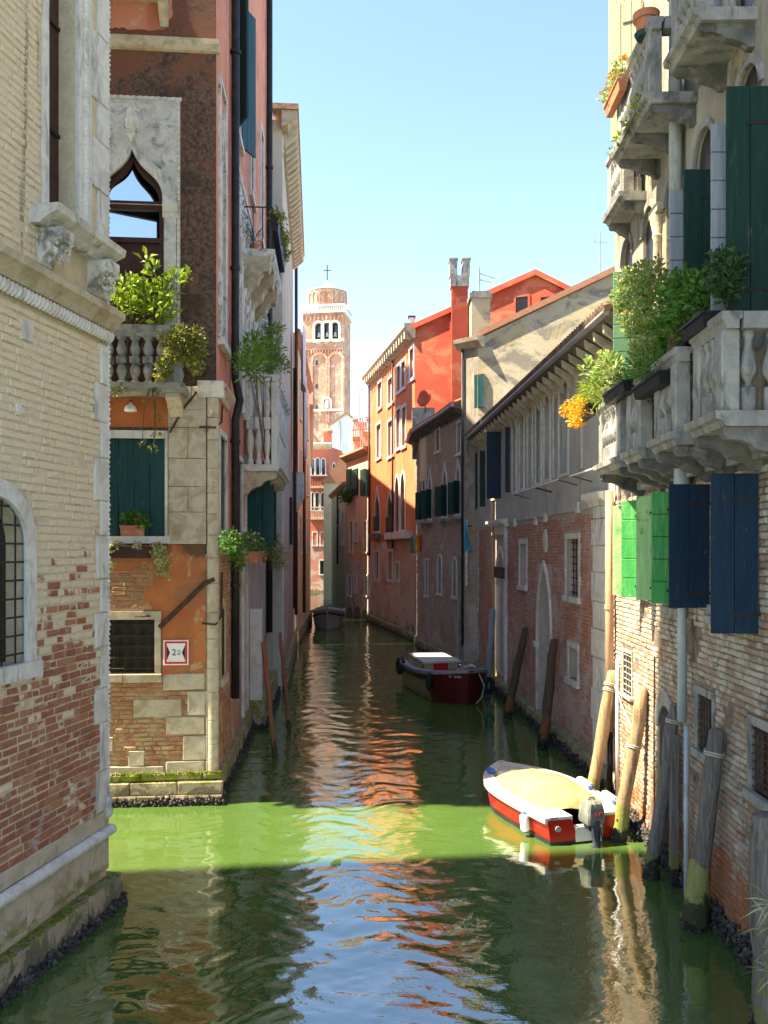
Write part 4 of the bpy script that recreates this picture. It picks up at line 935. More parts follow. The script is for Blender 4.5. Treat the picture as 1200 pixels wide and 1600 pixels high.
for u in [archs[i].u1 + (archs[i + 1].u0 - archs[i].u1) / 2 for i in (2,)]:
    obj('column', MB().lathe(WD.p(u, .05, 6.9), [(.11, 0), (.11, .1), (.075, .18), (.065, 2.35), (.085, 2.4), (.07, 2.44), (.11, 2.62), (.12, 2.7)], 12), m_stone_warm, D, smooth=40)
    obj('impost', MB().wbox(WD, u - .24, u + .24, -.02, .12, 9.62, 9.74), m_stone_warm, D)
for o in wins:
    w_ = pane(D, WD, o, m_dark); frame(w_, WD, o, .11, m_stone_grey, .03)
# low openings: lit lattice, water door, two barred windows
for k, (nu, nz) in (('a', (3, 7)), ('c', (5, 8)), ('d', (6, 8))):
    o = lowD[k]; w_ = pane(D, WD, o, m_dark); frame(w_, WD, o, .10, m_stone_grey, .02) if k != 'a' else frame(w_, WD, o, .05, m_stone_warm, .02); bars(w_, WD, o, nu, nz, m_rustiron if k != 'a' else m_stone_grey, d=-.02, r=.008 if k != 'a' else .012)
w_ = pane(D, WD, lowD['b'], m_dkgreen, 'water_door'); mbf = MB(); band(mbf, WD, lowD['b'].outline()[1:-1], lowD['b'].outline(.2)[1:-1], -.02, .03); obj('arch_stone', mbf, m_stone_grey, w_)
corb_m = m_stone_grey
# first-floor balconies
for Y0, Y1, nb in ((8.78, 9.68, 3), (10.30, 11.20, 3), (11.88, 12.62, 3), (13.02, 14.40, 6)):
    balcony(D, WD, uD(Y0), uD(Y1), .72, 5.98, 6.95, m_stone_grey, nb, 1, 'single', slab=.15, rail=.17, corb=2, ch=.36, cw=.13, pw=.2, cm=m_stone_dark)
obj('beam', MB().wbox(WD, uD(8.6), uD(14.6), 0, .12, 5.58, 5.70), m_stone_grey, D)
# second-floor balconies
for Y0, Y1, nb, z in ((9.74, 10.75, 4, 10.50), (11.72, 13.50, 8, 10.60), (14.2, 15.3, 5, 10.30)):
    balcony(D, WD, uD(Y0), uD(Y1), (.64 if Y0 < 13 else .38), z, z + .98, m_stone_grey, nb, 1, 'single', slab=.14, rail=.16, corb=3 if Y1 - Y0 > 1.5 else 2, ch=.26, cw=.12, pw=.2, cm=m_stone_dark)
# shutters, opened square to the wall
def dleaf(Y, w, z0, z1, m, lean=.16, planks=3, horiz=0, m2=None, label=None):
    x, y, _ = WD.p(uD(Y), .03, 0); v = WD.n + WD.t * lean
    return leafpanel(D, (x, y), (v.x, v.y), w, z0, z1, m, planks, horiz, m2=m2, label=label, side='L')
dleaf(9.6, .50, 3.72, 5.44, m_blue, .0, 2); dleaf(11.14, .50, 3.9, 5.44, m_blue, .0, 2)
dleaf(11.95, .48, 3.9, 5.40, m_green, .12, 3, 5, m2=m_green); dleaf(12.72, .50, 3.9, 5.40, m_greenlt, .55, 2); dleaf(13.5, .52, 3.9, 5.38, m_green, .5, 2, 5); dleaf(14.2, .50, 3.9, 5.34, m_greenlt, .55, 2)
dleaf(9.2, .48, 7.0, 9.38, m_dkgreen, .0, 2); dleaf(10.68, .46, 7.0, 9.16, m_dkgreen, .0, 2)
dleaf(9.42, .56, 7.0, 9.1, m_slate, .0, 2, 7); dleaf(10.9, .56, 7.0, 9.0, m_slate, .0, 2, 7)
dleaf(14.25, .46, 7.15, 9.08, m_greenlt, .2, 2, 9, m2=mat('sage_shutter_paint', [(.10, .22, .12), (.13, .26, .15)], 3, rough=.6, bump=.2))
m_sage = mat('faded_sage_wood', [(.34, .36, .22), (.42, .43, .28)], 3, stretch=(8, 8, .5), bump=.5, over=[((.5, .46, .33), 4, .52, .64, (6, 6, .4), None, .7)])
dleaf(14.3, .50, 11.25, 13.45, m_sage, .5, 3); dleaf(14.9, .40, 11.9, 14.6, m_sage, .5, 3)
# pipes
pipe(D, [WD.p(uD(13.05), .12, 8.6), WD.p(uD(13.05), .12, 14.8), WD.p(uD(13.05), .12, HD)][0:3], .085, m_greypipe, collars=[WD.p(uD(13.05), .12, z) for z in (8.7, 11.5)]) if False else None
xg = 12.72
def Yp(px): return 4.0 + WD.px(px, 500, .12)[0]
pipe(D, [WD.p(uD(Yp(1055)), .12, WD.px(1055, 395, .12)[1]), WD.p(uD(Yp(1055)), .12, HD)], .085, m_greypipe, collars=[WD.p(uD(Yp(1055)), .12, z) for z in (8.9, 12.2)])
yq = Yp(1068)
pipe(D, [WD.p(uD(yq), .14, 2.35), WD.p(uD(yq), .14, 5.2)], .06, m_greypipe, collars=[WD.p(uD(yq), .14, 3.9)])
obj('pipe_funnel', MB().lathe(Vector(WD.p(uD(yq), .14, 5.2)), [(.06, 0), (.11, .12), (.11, .5)], 12), m_greypipe, D, smooth=40)
pipe(D, [WD.p(uD(yq) - .06, .10, -.2), WD.p(uD(yq) - .06, .10, 2.3)], .035, m_greypipe)
pipe(D, [WD.p(LD - .1, .12, 1.35), WD.p(LD - .1, .12, 5.7)], .075, m_rustpipe, collars=[WD.p(LD - .1, .12, 3.6)]); pipe(D, [WD.p(LD - .1, .12, .2), WD.p(LD - .1, .12, 1.35)], .06, m_blackpipe)
pipe(D, [WD.p(uD(15.9), .05, .2), WD.p(uD(15.9), .05, 2.7)], .03, m_whitepaint)
obj('conduit', MB().tube([WD.p(uD(13.6), .03, 3.0), WD.p(uD(13.62), .03, 1.8), WD.p(uD(13.6), .03, .4)], .012, 6), m_rustiron, D)
for o in wins[:2]: obj('sill_slab', MB().cbox(WD, o.u0 - .12, o.u1 + .14, -.05, .12, 3.72, 3.82, .01), m_stone_grey, D)

# ------------------------------------------------------------------ E: grey loggia over pink brick
OE, CE = (4.45, 16.33), (3.60, 34.0); WE = Wall(OE, CE, 'L'); LE = WE.len
E = thing('loggia_house', 'long low house with grey pillared upper storey over pink brick and tiled eave', 'building', (4.6, 24, 0))
ZD = 5.5; ZE = 8.72
ow = {'bar': Op(*WE.rect(886, 842, 905, 932), depth=.3), 'sm': Op(*WE.rect(813, 850, 823, 915), depth=.22), 'lo': Op(*WE.rect(890, 1012, 903, 1062), depth=.3)}
a, b, z0, z1 = WE.rect(841, 884, 861, 1188); ow['arch'] = Op(a, b, .25, WE.px(852, 884)[1], 'pointed', WE.px(852, 985)[1], depth=.3)
a, b, z0, z1 = WE.rect(776, 858, 790, 1050); ow['door'] = Op(a, b, .6, WE.px(783, 858)[1], 'pointed', WE.px(783, 915)[1], depth=.25)
log = []
for x0, x1 in ((803, 809), (814, 821), (827, 834), (840, 848), (853, 862), (877, 890)):
    a, b, _, _ = WE.rect(x0, 650, x1, 700); log.append(Op(a, b, 6.42, 8.5, depth=.16))
a, b, _, _ = WE.rect(768, 700, 776, 750); log.append(Op(a, b, 6.42, 8.5, depth=.16))
mb = MB(); wall_sheet(mb, WE, 0, LE, -1, ZD, list(ow.values())); obj('lower_wall', mb, m_mortarE, E)
mb = MB(); wall_sheet(mb, WE, 0, LE, ZD, ZE, log, d=.035); mb.add([WE.p(0, .035, ZD), WE.p(LE, .035, ZD), WE.p(LE, 0, ZD), WE.p(0, 0, ZD)], [(0, 1, 2, 3)]); obj('wall', mb, m_cement, E)
body(E, [OE, CE, (12, 33.5), (12, 16.5)], -1, ZE, m_greyplaster, skip=(0,))
he = [(o.u0 - .14, o.u1 + .14, o.z0 - .14, o.z1 + (.05 if o.kind else .14)) for o in ow.values()]; a = ow['door']; he.append((a.u0 - .35, a.u1 + .35, 0, 5.5))
brick_field(E, WE, .3, LE - .1, .45, ZD - .06, m_brickE, he, n_ind=300, bl=.26, bh=.066, jt=.014, out=.012)
stone_row(E, WE, 0, LE, -.5, .42, m_plinth, .17, (.7, 1.4), 'quay_stone', c=.03, j=.015); crust(E, WE, 0, LE, .17, m_mussel, 1300, (-.05, .22))
# corner pilaster of big blocks
uA, uB = WE.px(950, 900)[0], WE.px(931, 900)[0]; z = .42; k = 0; uA = max(.05, min(uA, uB - .4))
while z < 5.5:
    h = min(U(.45, .8), 5.52 - z); obj('quoin_stone', MB().cbox(WE, uA, uB + (.12 if k % 2 else 0), -.05, .07, z + .004, z + h - .004, .014, .006), m_stone, E); z += h; k += 1
obj('capital', MB().wprof(WE, [(-.02, 5.52), (.08, 5.52), (.1, 5.6), (.24, 5.68), (.25, 5.78), (-.02, 5.8)], uA - .1, uB + .25), m_stone, E)
for k in ('bar', 'sm', 'lo'):
    o = ow[k]; w_ = pane(E, WE, o, m_dark if k == 'bar' else m_greypipe if k == 'sm' else m_dark); frame(w_, WE, o, .13, m_stone, .03)
    if k == 'bar': bars(w_, WE, o, 4, 8, m_iron, d=-.12, r=.011)
o = ow['arch']; w_ = pane(E, WE, o, m_stone_grey, 'walled_up_door'); mbf = MB(); band(mbf, WE, o.outline(), o.outline(.13), -.02, .05); obj('frame', mbf, m_stone, w_)
obj('impost', MB().wbox(WE, o.u0 - .2, o.u0 + .02, -.02, .1, o.zs - .5, o.zs - .36).wbox(WE, o.u1 - .02, o.u1 + .2, -.02, .1, o.zs - .5, o.zs - .36), m_stone, w_)
o = ow['door']; w_ = pane(E, WE, o, m_greypipe, 'water_door'); mbf = MB(); band(mbf, WE, o.outline(), o.outline(.12), -.02, .05); mbf.wbox(WE, o.u0 - .36, o.u0 - .13, -.02, .10, .42, 5.15); mbf.wbox(WE, o.u1 + .13, o.u1 + .36, -.02, .10, .42, 5.15); mbf.wbox(WE, o.u0 - .36, o.u1 + .36, -.02, .11, 5.15, 5.4)
obj('frame', mbf, m_stone, w_); obj('door_cornice', MB().wprof(WE, [(-.02, 5.4), (.12, 5.4), (.15, 5.46), (.3, 5.54), (.3, 5.62), (-.02, 5.64)], o.u0 - .5, o.u1 + .5), m_stone, w_)
obj('rusty_board', MB().wbox(WE, *sorted((WE.px(772, 895, .35)[0], WE.px(786, 895, .35)[0])), .30, .36, WE.px(778, 903, .35)[1], WE.px(778, 886, .35)[1]), m_rustiron, E)
u, z = WE.px(854, 845); obj('round_plaque', MB().wpoly(WE, [(u + .16 * math.cos(t), z + .30 * math.sin(t)) for t in np.linspace(0, 6.28, 17)[:-1]], -.01, .05), m_stone, E)
for x, y in ((806, 815), (838, 811), (854, 806), (905, 790)):
    u, z = WE.px(x, y); obj('stone', MB().cbox(WE, u - .13, u + .13, -.02, .06, z - .16, z + .08, .01), m_stone, E)
m_panel = mat('dusty_pink_panel', [(.34, .27, .23), (.42, .34, .30)], 1.5, bump=.15, over=[((.24, .20, .17), 2, .55, .75, (2, 2, .3), None, .6)])
for o in log:
    w_ = pane(E, WE, o, m_panel if o is not log[-2] else m_dark, 'window'); mbf = MB(); P = WE.p
    for e in (o.u0 - .09, o.u1): mbf.wbox(WE, e, e + .09, -.02, .07, o.z0, o.z1)
    mbf.wbox(WE, o.u0 - .09, o.u1 + .09, -.02, .075, o.z1, o.z1 + .08); mbf.wbox(WE, o.u0 - .09, o.u1 + .09, -.02, .075, o.z0 - .07, o.z0); obj('frame', mbf, m_stone, w_)
for x in (867, 912):
    u = WE.px(x, 680)[0]; obj('wall_post', MB().wbox(WE, u - .06, u + .06, .0, .06, 6.4, 8.6), m_stone, E)
# eave: board, brackets, gutter, tiles
obj('eave_board', MB().wprof(WE, [(0, 8.62), (.04, 8.62), (.42, 8.88), (.42, 8.93), (0, 8.9)], -.2, LE + .1), m_greywood, E)
n = int(LE / .62)
for i in range(n):
    u = .25 + i * .62; obj('eave_bracket', MB().wprof(WE, [(.03, 8.28), (.09, 8.28), (.13, 8.45), (.24, 8.55), (.38, 8.64), (.40, 8.80), (.03, 8.60)], u - .04, u + .04), m_stone_warm, E)
obj('gutter', MB().tube([WE.p(-.2, .46, 8.92), WE.p(LE + .1, .46, 8.92)], .065, 10), m_gutter, E)
tl = MB()
for i in range(int((LE + .4) / .19)):
    u = -.2 + i * .19
    for j in range(7):
        d = .5 - j * .36; z = 8.99 + j * .13; a = Vector(WE.p(u, d + .03, z)); b = Vector(WE.p(u, d - .36, z + .13)); tl.tube([a, b], [.085, .07], 8)
obj('roof_tiles', tl, m_tile_dark, E, kind='stuff', fix=False)
obj('roof', MB().wprof(WE, [(.44, 8.90), (-2.6, 10.0), (-2.6, 8.6), (0, 8.6)], -.15, LE), m_tile_dark, E)
for x0, x1, y in ((890, 930, 738), (832, 872, 756), (800, 836, 767)):
    d = .5; a = WE.px(x1, y, d); b = WE.px(x0, y, d); z = (a[1] + b[1]) / 2; obj('drying_rod', MB().tube([WE.p(a[0], d, z), WE.p(b[0], d, z)], .015, 6), m_whitepaint, E)
    for q in (a[0] + .1, b[0] - .1): obj('rod_bracket', MB().tube([WE.p(q, d, z), WE.p(q, .05, z - .12)], .012, 5), m_iron, E)
def eleaf(px, w, z0, z1, m, lean=0.0):
    u = WE.px(px, 720)[0]; x, y, _ = WE.p(u, .09, 0); v = WE.n + WE.t * lean; leafpanel(E, (x, y), (v.x, v.y), w, z0, z1, m, 2, 8, sub=False)
eleaf(787, .46, 6.3, 8.45, m_blue); eleaf(801, .14, 6.4, 8.4, m_blue, .4); eleaf(762, .2, 6.2, 8.2, m_dkgreen)
pipe(E, [WE.p(WE.px(771, 900, .12)[0], .12, .3), WE.p(WE.px(771, 900, .12)[0], .12, 6.3)], .055, m_rustpipe)

# ------------------------------------------------------------------ S: narrow tall house with sloping ochre end wall
S = thing('ochre_end_house', 'tall narrow house with weathered ochre end wall rising behind the long tiled eave', 'building', (5.5, 36, 0))
S0 = (3.56, 34.05); WG = Wall(S0, (9.6, 32.6), 'R')
zA, zB = WG.px(757, 525)[1], WG.px(950, 432)[1]; uAe = WG.px(757, 480)[0]; uBe = WG.px(950, 480)[0]; sl_ = (zB - zA) / (uBe - uAe)
gp = [(0, -1), (WG.len, -1), (WG.len, zA + sl_ * (WG.len - uAe)), (uAe, zA), (0, zA - .15)]
obj('gable_wall', MB().wpoly(WG, gp, -.3, 0), m_ochre, S)
obj('roof_edge', MB().wpoly(WG, [(uAe - .3, zA - .08), (WG.len, gp[2][1]), (WG.len, gp[2][1] + .22), (uAe - .3, zA + .14)], -.4, .14), m_tile, S)
F0 = (2.42, 37.6)
WSs = Wall(S0, (3.32, 35.2), 'L')
obj('side_wall', MB().wpoly(WSs, [(0, -1), (WSs.len, -1), (WSs.len, zA - .2), (0, zA - .2)], -.3, 0), m_cream, S)
body(S, [S0, (3.32, 35.2), (6, 42), (12, 40), (9.6, 32.6)], -1, 12.2, m_ochre, skip=(0, 4))
# narrow canal-facing strip with green shutters
WN = Wall((3.0, 34.6), S0, 'R')
opN = [Op(*WN.rect(741, 585, 755, 637), depth=.12), Op(*WN.rect(742, 707, 754, 795), depth=.12)]
mb = MB(); wall_sheet(mb, WN, .05, WN.len, -1, zA - .1, opN); obj('wall', mb, m_greyplaster, S)
brick_field(S, WN, .12, WN.len, .4, 6.2, m_brickF, [(o.u0 - .05, o.u1 + .05, o.z0 - .05, o.z1 + .05) for o in opN], bl=.26, bh=.066, jt=.014)
for o in opN: closed_shutters(S, WN, o, m_teal, 2, .09)
obj('cornice', MB().wprof(WN, [(-.1, zA - .45), (.1, zA - .4), (.3, zA - .2), (.35, zA - .05), (-.1, zA)], -.15, WN.len + .25), m_stone_warm, S)
u, z = WG.px(748, 470); a = at(736, 525, 35.2); b = at(765, 460, 35.2)
obj('chimney', MB().box(a.x, b.x, 35.0, 35.9, zA - .3, b.z - .2), m_ochre, S)
cc = obj('chimney_cap', MB().box(a.x - .08, b.x + .08, 34.92, 35.98, b.z - .2, b.z).box(a.x + .02, b.x - .02, 35.05, 35.85, b.z, b.z + .1), m_stone_grey, S)
pipe(S, [WN.p(.1, .08, 1), WN.p(.1, .08, zA - .4)], .05, m_blackpipe)

# ------------------------------------------------------------------ F: dark brick house with curving eave
Fh = thing('dark_brick_house', 'sooty dark brick house with curved eave, pointed windows and green shutters', 'building', (3.2, 39, 0))
fp = [(3.10, 34.75), (2.72, 37.4), (2.20, 40.0), (1.72, 42.6), (1.60, 46.4)]
ZF = 10.1; uoff = 0
for i in range(4):
    W = Wall(fp[i], fp[i + 1], 'L'); ops = []
    if i == 0: ops = [Op(*W.rect(716, 800, 723, 850), depth=.2)] if False else []
    if i == 1: ops = [Op(.35, 1.0, 6.1, 8.3, 'ogee', 7.3, .15), Op(1.5, 2.1, 9.0, 9.9, None, depth=.15)]
    if i == 0: ops = [Op(.7, 1.3, 6.1, 8.3, 'ogee', 7.3, .15), Op(.5, 1.1, 8.5, 9.7, None, depth=.15), Op(1.3, 1.9, 2.8, 4.3, 'round', 4.0, .15), Op(.3, .8, .4, 3.0, None, depth=.3)]
    if i == 2: ops = [Op(.3, .9, 6.1, 8.3, 'ogee', 7.3, .15), Op(1.5, 2.1, 6.1, 8.3, 'ogee', 7.3, .15), Op(1.0, 1.5, 2.6, 4.2, None, depth=.15)]
    if i == 1: ops += [Op(1.2, 1.8, 2.8, 4.4, 'round', 4.1, .15)]
    mb = MB(); wall_sheet(mb, W, 0, W.len, -1, ZF, ops); obj('wall', mb, m_mortarF, Fh)
    brick_field(Fh, W, .0, W.len, .4, ZF - .3, m_brickF, [(o.u0 - .1, o.u1 + .1, o.z0 - .1, o.z1 + .08) for o in ops], bl=.26, bh=.066, jt=.014)
    for o in ops:
        w_ = pane(Fh, W, o, m_dark); frame(w_, W, o, .11, m_stone, .035)
        if o.kind == 'ogee':
            for e, s_ in ((o.u0 - .08, -1), (o.u1 + .08, 1)):
                x, y, _ = W.p(e, .04, 0); v = W.n * .9 + W.t * (.42 * s_); leafpanel(Fh, (x, y), (v.x, v.y), .30, o.z0, o.zs + .1, m_dkgreen, 2, 6, sub=False)
            obj('sill_slab', MB().wbox(W, o.u0 - .25, o.u1 + .25, -.02, .28, o.z0 - .22, o.z0 - .11), m_stone_grey, Fh)
    obj('eave_board', MB().wprof(W, [(0, ZF), (.42, ZF + .1), (.42, ZF + .16), (0, ZF + .2)], 0, W.len), m_greywood, Fh)
    obj('gutter', MB().tube([W.p(0, .46, ZF + .18), W.p(W.len, .46, ZF + .18)], .07, 8), m_gutter, Fh)
    for k in range(int(W.len / .5)): obj('eave_bracket', MB().wprof(W, [(0, ZF - .2), (.36, ZF + .02), (.36, ZF + .09), (0, ZF + .0)], k * .5 + .1, k * .5 + .2), m_greywood, Fh)
    tl = MB()
    for k in range(int(W.len / .2)):
        for j in range(5):
            tl.tube([W.p(k * .2 + .1, .48 - j * .36, ZF + .25 + j * .14), W.p(k * .2 + .1, .12 - j * .36, ZF + .39 + j * .14)], [.09, .075], 7)
    obj('roof_tiles', tl, m_tile, Fh, kind='stuff', fix=False)
    obj('quay_stone', MB().cbox(W, 0, W.len, -.05, .12, -.5, .4, .03, .01), m_plinth, Fh)
body(Fh, fp + [(6, 47), (6, 36.5)], -1, ZF + .1, m_mortarF, skip=(0, 1, 2, 3))
obj('water_gate_pillar', MB().cbox(Wall(fp[0], fp[1], 'L'), .02, .45, -.05, .12, .4, 4.5, .03), m_stone_grey, Fh)
obj('yellow_render', MB().wbox(Wall(fp[2], fp[3], 'L'), 1.2, 2.5, .0, .05, 7.9, 9.9), m_cream, Fh)

# ------------------------------------------------------------------ O: orange facade with red gable
O = thing('orange_house', 'tall bright orange house with red gable end and forked chimney', 'building', (3, 52, 0))
O0, O1 = (1.60, 46.5), (-.92, 60.0); WO = Wall(O0, O1, 'L'); LO = WO.len; ZO = 16.25
opO = []
for x0, y0, x1, y1, k in ((591, 598, 597, 637, None), (607, 590, 616, 630, None), (641, 545, 647, 592, None), (621, 572, 626, 612, None), (628, 565, 634, 606, None),
                          (589, 663, 596, 715, None), (607, 657, 616, 712, None), (620, 640, 626, 700, None), (629, 636, 635, 697, None),
                          (586, 765, 594, 830, 'ogee'), (605, 765, 614, 832, 'ogee'), (618, 745, 624, 830, 'round'), (627, 740, 633, 828, 'round')):
    a, b, z0, z1 = WO.rect(x0, y0, x1, y1); opO.append(Op(a, b, z0, z1, k, (z1 - (b - a) * .9) if k else None, .14))
lo = []
for x0, y0, x1, y1 in ((586, 862, 592, 905), (607, 862, 613, 905), (619, 880, 624, 905)):
    a, b, z0, z1 = WO.rect(x0, y0, x1, y1); lo.append(Op(a, b, z0, z1, depth=.15))
zb = WO.px(600, 847)[1]
mb = MB(); wall_sheet(mb, WO, 0, LO, zb, ZO, opO); obj('wall', mb, m_orange, O)
mb = MB(); wall_sheet(mb, WO, 0, LO, -1, zb, lo); obj('lower_wall', mb, m_mortarE, O)
brick_field(O, WO, 0, LO, .4, zb - .02, m_brickO, [(o.u0 - .1, o.u1 + .1, o.z0 - .1, o.z1 + .1) for o in lo], bl=.30, bh=.075, jt=.018)
obj('quay_stone', MB().cbox(WO, -.1, LO + .2, -.05, .25, -.5, .4, .03, .01), m_plinth, O)
for o in opO + lo:
    w_ = pane(O, WO, o, m_dark if o in lo or o.kind else m_greypipe); frame(w_, WO, o, .16, m_stone, .05)
for o in opO[-4:-2]: closed_shutters(O, WO, Op(o.u0 - .05, o.u1 + .05, o.z0, o.zs, depth=0), m_dkgreen, 2, .07)
for o in opO[-4:-2]: obj('window_box', MB().wbox(WO, o.u0 - .2, o.u1 + .2, 0, .4, o.z0 - .5, o.z0 - .16), m_greywood, O)
obj('cornice', MB().wprof(WO, [(0, ZO - .6), (.15, ZO - .55), (.3, ZO - .3), (.6, ZO - .05), (.6, ZO + .15), (0, ZO + .2)], -.15, LO + .2), m_stone_warm, O)
for k in range(int(LO / .7)): obj('dentil', MB().wbox(WO, .2 + k * .7, .45 + k * .7, 0, .5, ZO - .55, ZO - .2), m_stone_warm, O)
obj('balcony_slab', MB().wbox(WO, *sorted((WO.px(616, 835)[0], WO.px(645, 835)[0])), 0, .6, WO.px(630, 842)[1], WO.px(630, 832)[1]), m_stone, O)
# gable wall facing the viewer
WR = Wall(O0, (11.2, 42.9), 'R')
gz = lambda x, y: WR.px(x, y)
g = [gz(649, 514), gz(838, 431), gz(905, 466)]
obj('gable_wall', MB().wpoly(WR, [(0, -1), (WR.len, -1), (WR.len, g[2][1]), (g[2][0], g[2][1]), g[1], (0, g[0][1])], -.4, 0), m_redgable, O)
obj('roof_verge', MB().wpoly(WR, [(-.3, g[0][1] - .12), g[1], (g[2][0] + .3, g[2][1] - .12), (g[2][0] + .3, g[2][1] + .15), (g[1][0], g[1][1] + .28), (-.3, g[0][1] + .15)], -.4, .22), m_redgable, O)
go = [Op(*WR.rect(806, 464, 825, 497), depth=.2), Op(*WR.rect(845, 464, 864, 485), depth=.2)]
for o in go: w_ = obj('window', MB().wbox(WR, o.u0, o.u1, -.02, .02, o.z0, o.z1), m_dark, O); frame(w_, WR, o, .1, m_redgable, .05)
bk = [(O0[0], O0[1]), O1, (6, 64), (14, 58), (11.2, 42.9)]
body(O, bk, -1, ZO - .3, m_orange, skip=(0, 4))
# roof planes
pk = Vector(WR.p(g[1][0], -.2, g[1][1])); lf = Vector(WR.p(0, -.2, g[0][1])); dv = Vector((-2.52, 13.5, 0))
obj('roof', MB().add([lf, pk, pk + dv, lf + dv], [(0, 1, 2, 3)]).add([pk, Vector(WR.p(WR.len, -.2, g[2][1] - 1.2)), Vector(WR.p(WR.len, -.2, g[2][1] - 1.2)) + dv, pk + dv], [(0, 1, 2, 3)]), m_tile, O)
# chimneys
def chim(px0, px1, ytop, ybase, Y, m, t, capm, dp=.9):
    a = at(px0, ybase, Y); b = at(px1, ytop, Y)
    o = obj('chimney', MB().box(a.x, b.x, Y - .05, Y + dp, a.z, b.z), m, t)
    return o, a, b
Yc = WR.p(WR.px(718, 500)[0], 0, 0)[1] - .35
o, a, b = chim(706, 731, 448, 700, Yc, m_redgable, O, m_stone_grey, .6)
w3 = (b.x - a.x) / 3
fk = MB(); fk.box(a.x - .06, b.x + .06, Yc - .12, Yc + .65, b.z, b.z + .55); fk.box(a.x - .1, a.x + w3, Yc - .12, Yc + .65, b.z + .55, b.z + 1.35); fk.box(b.x - w3, b.x + .1, Yc - .12, Yc + .65, b.z + .55, b.z + 1.35)
fk.box(a.x - .14, a.x + w3 + .04, Yc - .16, Yc + .69, b.z + 1.35, b.z + 1.42); fk.box(b.x - w3 - .04, b.x + .14, Yc - .16, Yc + .69, b.z + 1.35, b.z + 1.42)
obj('forked_chimney_top', fk, m_stone_grey, o)
for px0, px1, yt, yb, Y in ((639, 648, 496, 525, 48.0), (602, 612, 545, 580, 57.5)):
    o, a, b = chim(px0, px1, yt, yb, Y, m_stone, O, m_stone, .4); obj('chimney_cap', MB().box(a.x - .05, b.x + .05, Y - .1, Y + .45, b.z, b.z + .08), m_iron, o)
pipe(O, [WO.p(WO.px(616, 700)[0], .1, 4.8), WO.p(WO.px(616, 700)[0], .1, ZO - .6)], .06, m_rustiron); pipe(O, [WO.p(LO - .1, .1, 4.3), WO.p(LO - .1, .1, ZO - .6)], .07, m_rustiron)
obj('gable_pipe', MB().tube([WR.p(WR.px(705, 500)[0], .06, 9), WR.p(WR.px(705, 500)[0], .06, WR.px(705, 490)[1])], .05, 8), m_redgable, O)

# ------------------------------------------------------------------ pink house, pale strip house, far red house, left-bank row
def far_house(name, label, W, H, m, ops_px, depth_pts, frame_m=m_stone, lower=None, roofm=m_tile, cat='building', eave=True, loc=None, fr=.12):
    t = thing(name, label, cat, loc or (W.o.x, W.o.y, 0)); ops = []
    for q in ops_px:
        a, b, z0, z1 = W.rect(*q[:4]); k = q[4] if len(q) > 4 else None; ops.append((Op(a, b, z0, z1, k, (z1 - (b - a) * .6) if k else None, .15), q[5] if len(q) > 5 else m_dark))
    zl = lower[0] if lower else -1
    mb = MB(); wall_sheet(mb, W, 0, W.len, zl, H, [o for o, _ in ops if o.z0 > zl]); obj('wall', mb, m, t)
    if lower: mb = MB(); wall_sheet(mb, W, 0, W.len, -1, zl, [o for o, _ in ops if o.z1 < zl]); obj('lower_wall', mb, lower[1], t)
    for o, mm in ops: w_ = pane(t, W, o, mm); frame(w_, W, o, fr, frame_m, .05)
    a = W.p(0, 0, 0)[:2]; b = W.p(W.len, 0, 0)[:2]; body(t, [a, b] + depth_pts, -1, H, m, skip=(0,))
    if eave: obj('eave', MB().wprof(W, [(0, H - .25), (.1, H - .2), (.28, H), (.28, H + .12), (0, H + .25)], -.1, W.len + .1), roofm, t)
    return t
PK0, PK1 = (-.95, 60.1), (-2.80, 66.2); WP_ = Wall(PK0, PK1, 'L')
pk_ = far_house('pink_house', 'pink house with dark open shutters under a balcony loggia beside orange facade', WP_, 11.4, m_pink,
    [(546, 815, 551, 862), (555, 815, 559, 845), (569, 815, 574, 862), (544, 900, 549, 930), (554, 900, 557, 925), (570, 900, 575, 930)], [(3, 72), (3, 64)], lower=(4.0, m_brickO))
for x0, x1 in ((543, 550), (551, 560), (565, 572), (573, 579)):
    a, b, z0, z1 = WP_.rect(x0, 733, x1, 774); obj('shutter', MB().cbox(WP_, a, b, .0, .12, z0, z1, .02), m_dkgreen, pk_)
for x0, x1, yt, Y, m_ in ((553, 560, 688, 64, m_pink), (569, 578, 680, 63, m_pink), (562, 570, 665, 66, m_cream)):
    a = at(x0, 725, Y); b = at(x1, yt, Y); ch = obj('chimney', MB().box(a.x, b.x, Y, Y + .5, 11.3, b.z), m_, pk_); obj('chimney_cap', MB().box(a.x - .1, b.x + .1, Y - .1, Y + .6, b.z, b.z + .25), m_tile, ch)
obj('eave', MB().wprof(WP_, [(0, 11.2), (.5, 11.5), (.5, 11.65), (0, 11.7)], -.1, WP_.len + .1), m_tile, pk_)
al = MB()
for k in range(9):
    a = at(551 + k * 3.4, 700, 64.5); b = at(553 + k * 3.4, 652 + (k % 3) * 4, 64.5); al.tube([a, b], .05, 5)
al.tube([at(550, 656, 64.5), at(582, 650, 64.5)], .06, 5); al.tube([at(550, 672, 64.5), at(582, 668, 64.5)], .05, 5)
for k in range(8): al.tube([at(551 + k * 4, 672, 64.5), at(555 + k * 4, 654, 64.5)], .045, 5)
obj('roof_terrace_frame', al, m_pink, pk_)
BG0, BG1 = (-2.85, 66.4), (-4.75, 81.0); WBG = Wall(BG0, BG1, 'L')
bg_ = far_house('pale_strip_house', 'narrow pale greenish house between pink house and far red house', WBG, 9.6, mat('pale_green_plaster', [(.50, .47, .36), (.55, .52, .41)], .5, bump=.1), [(529, 795, 531, 820), (535, 800, 537, 850)], [(0, 84), (0, 68)])
pipe(bg_, [WBG.p(6.5, .1, 3.6), WBG.p(6.5, .1, 9.3)], .07, m_blackpipe)
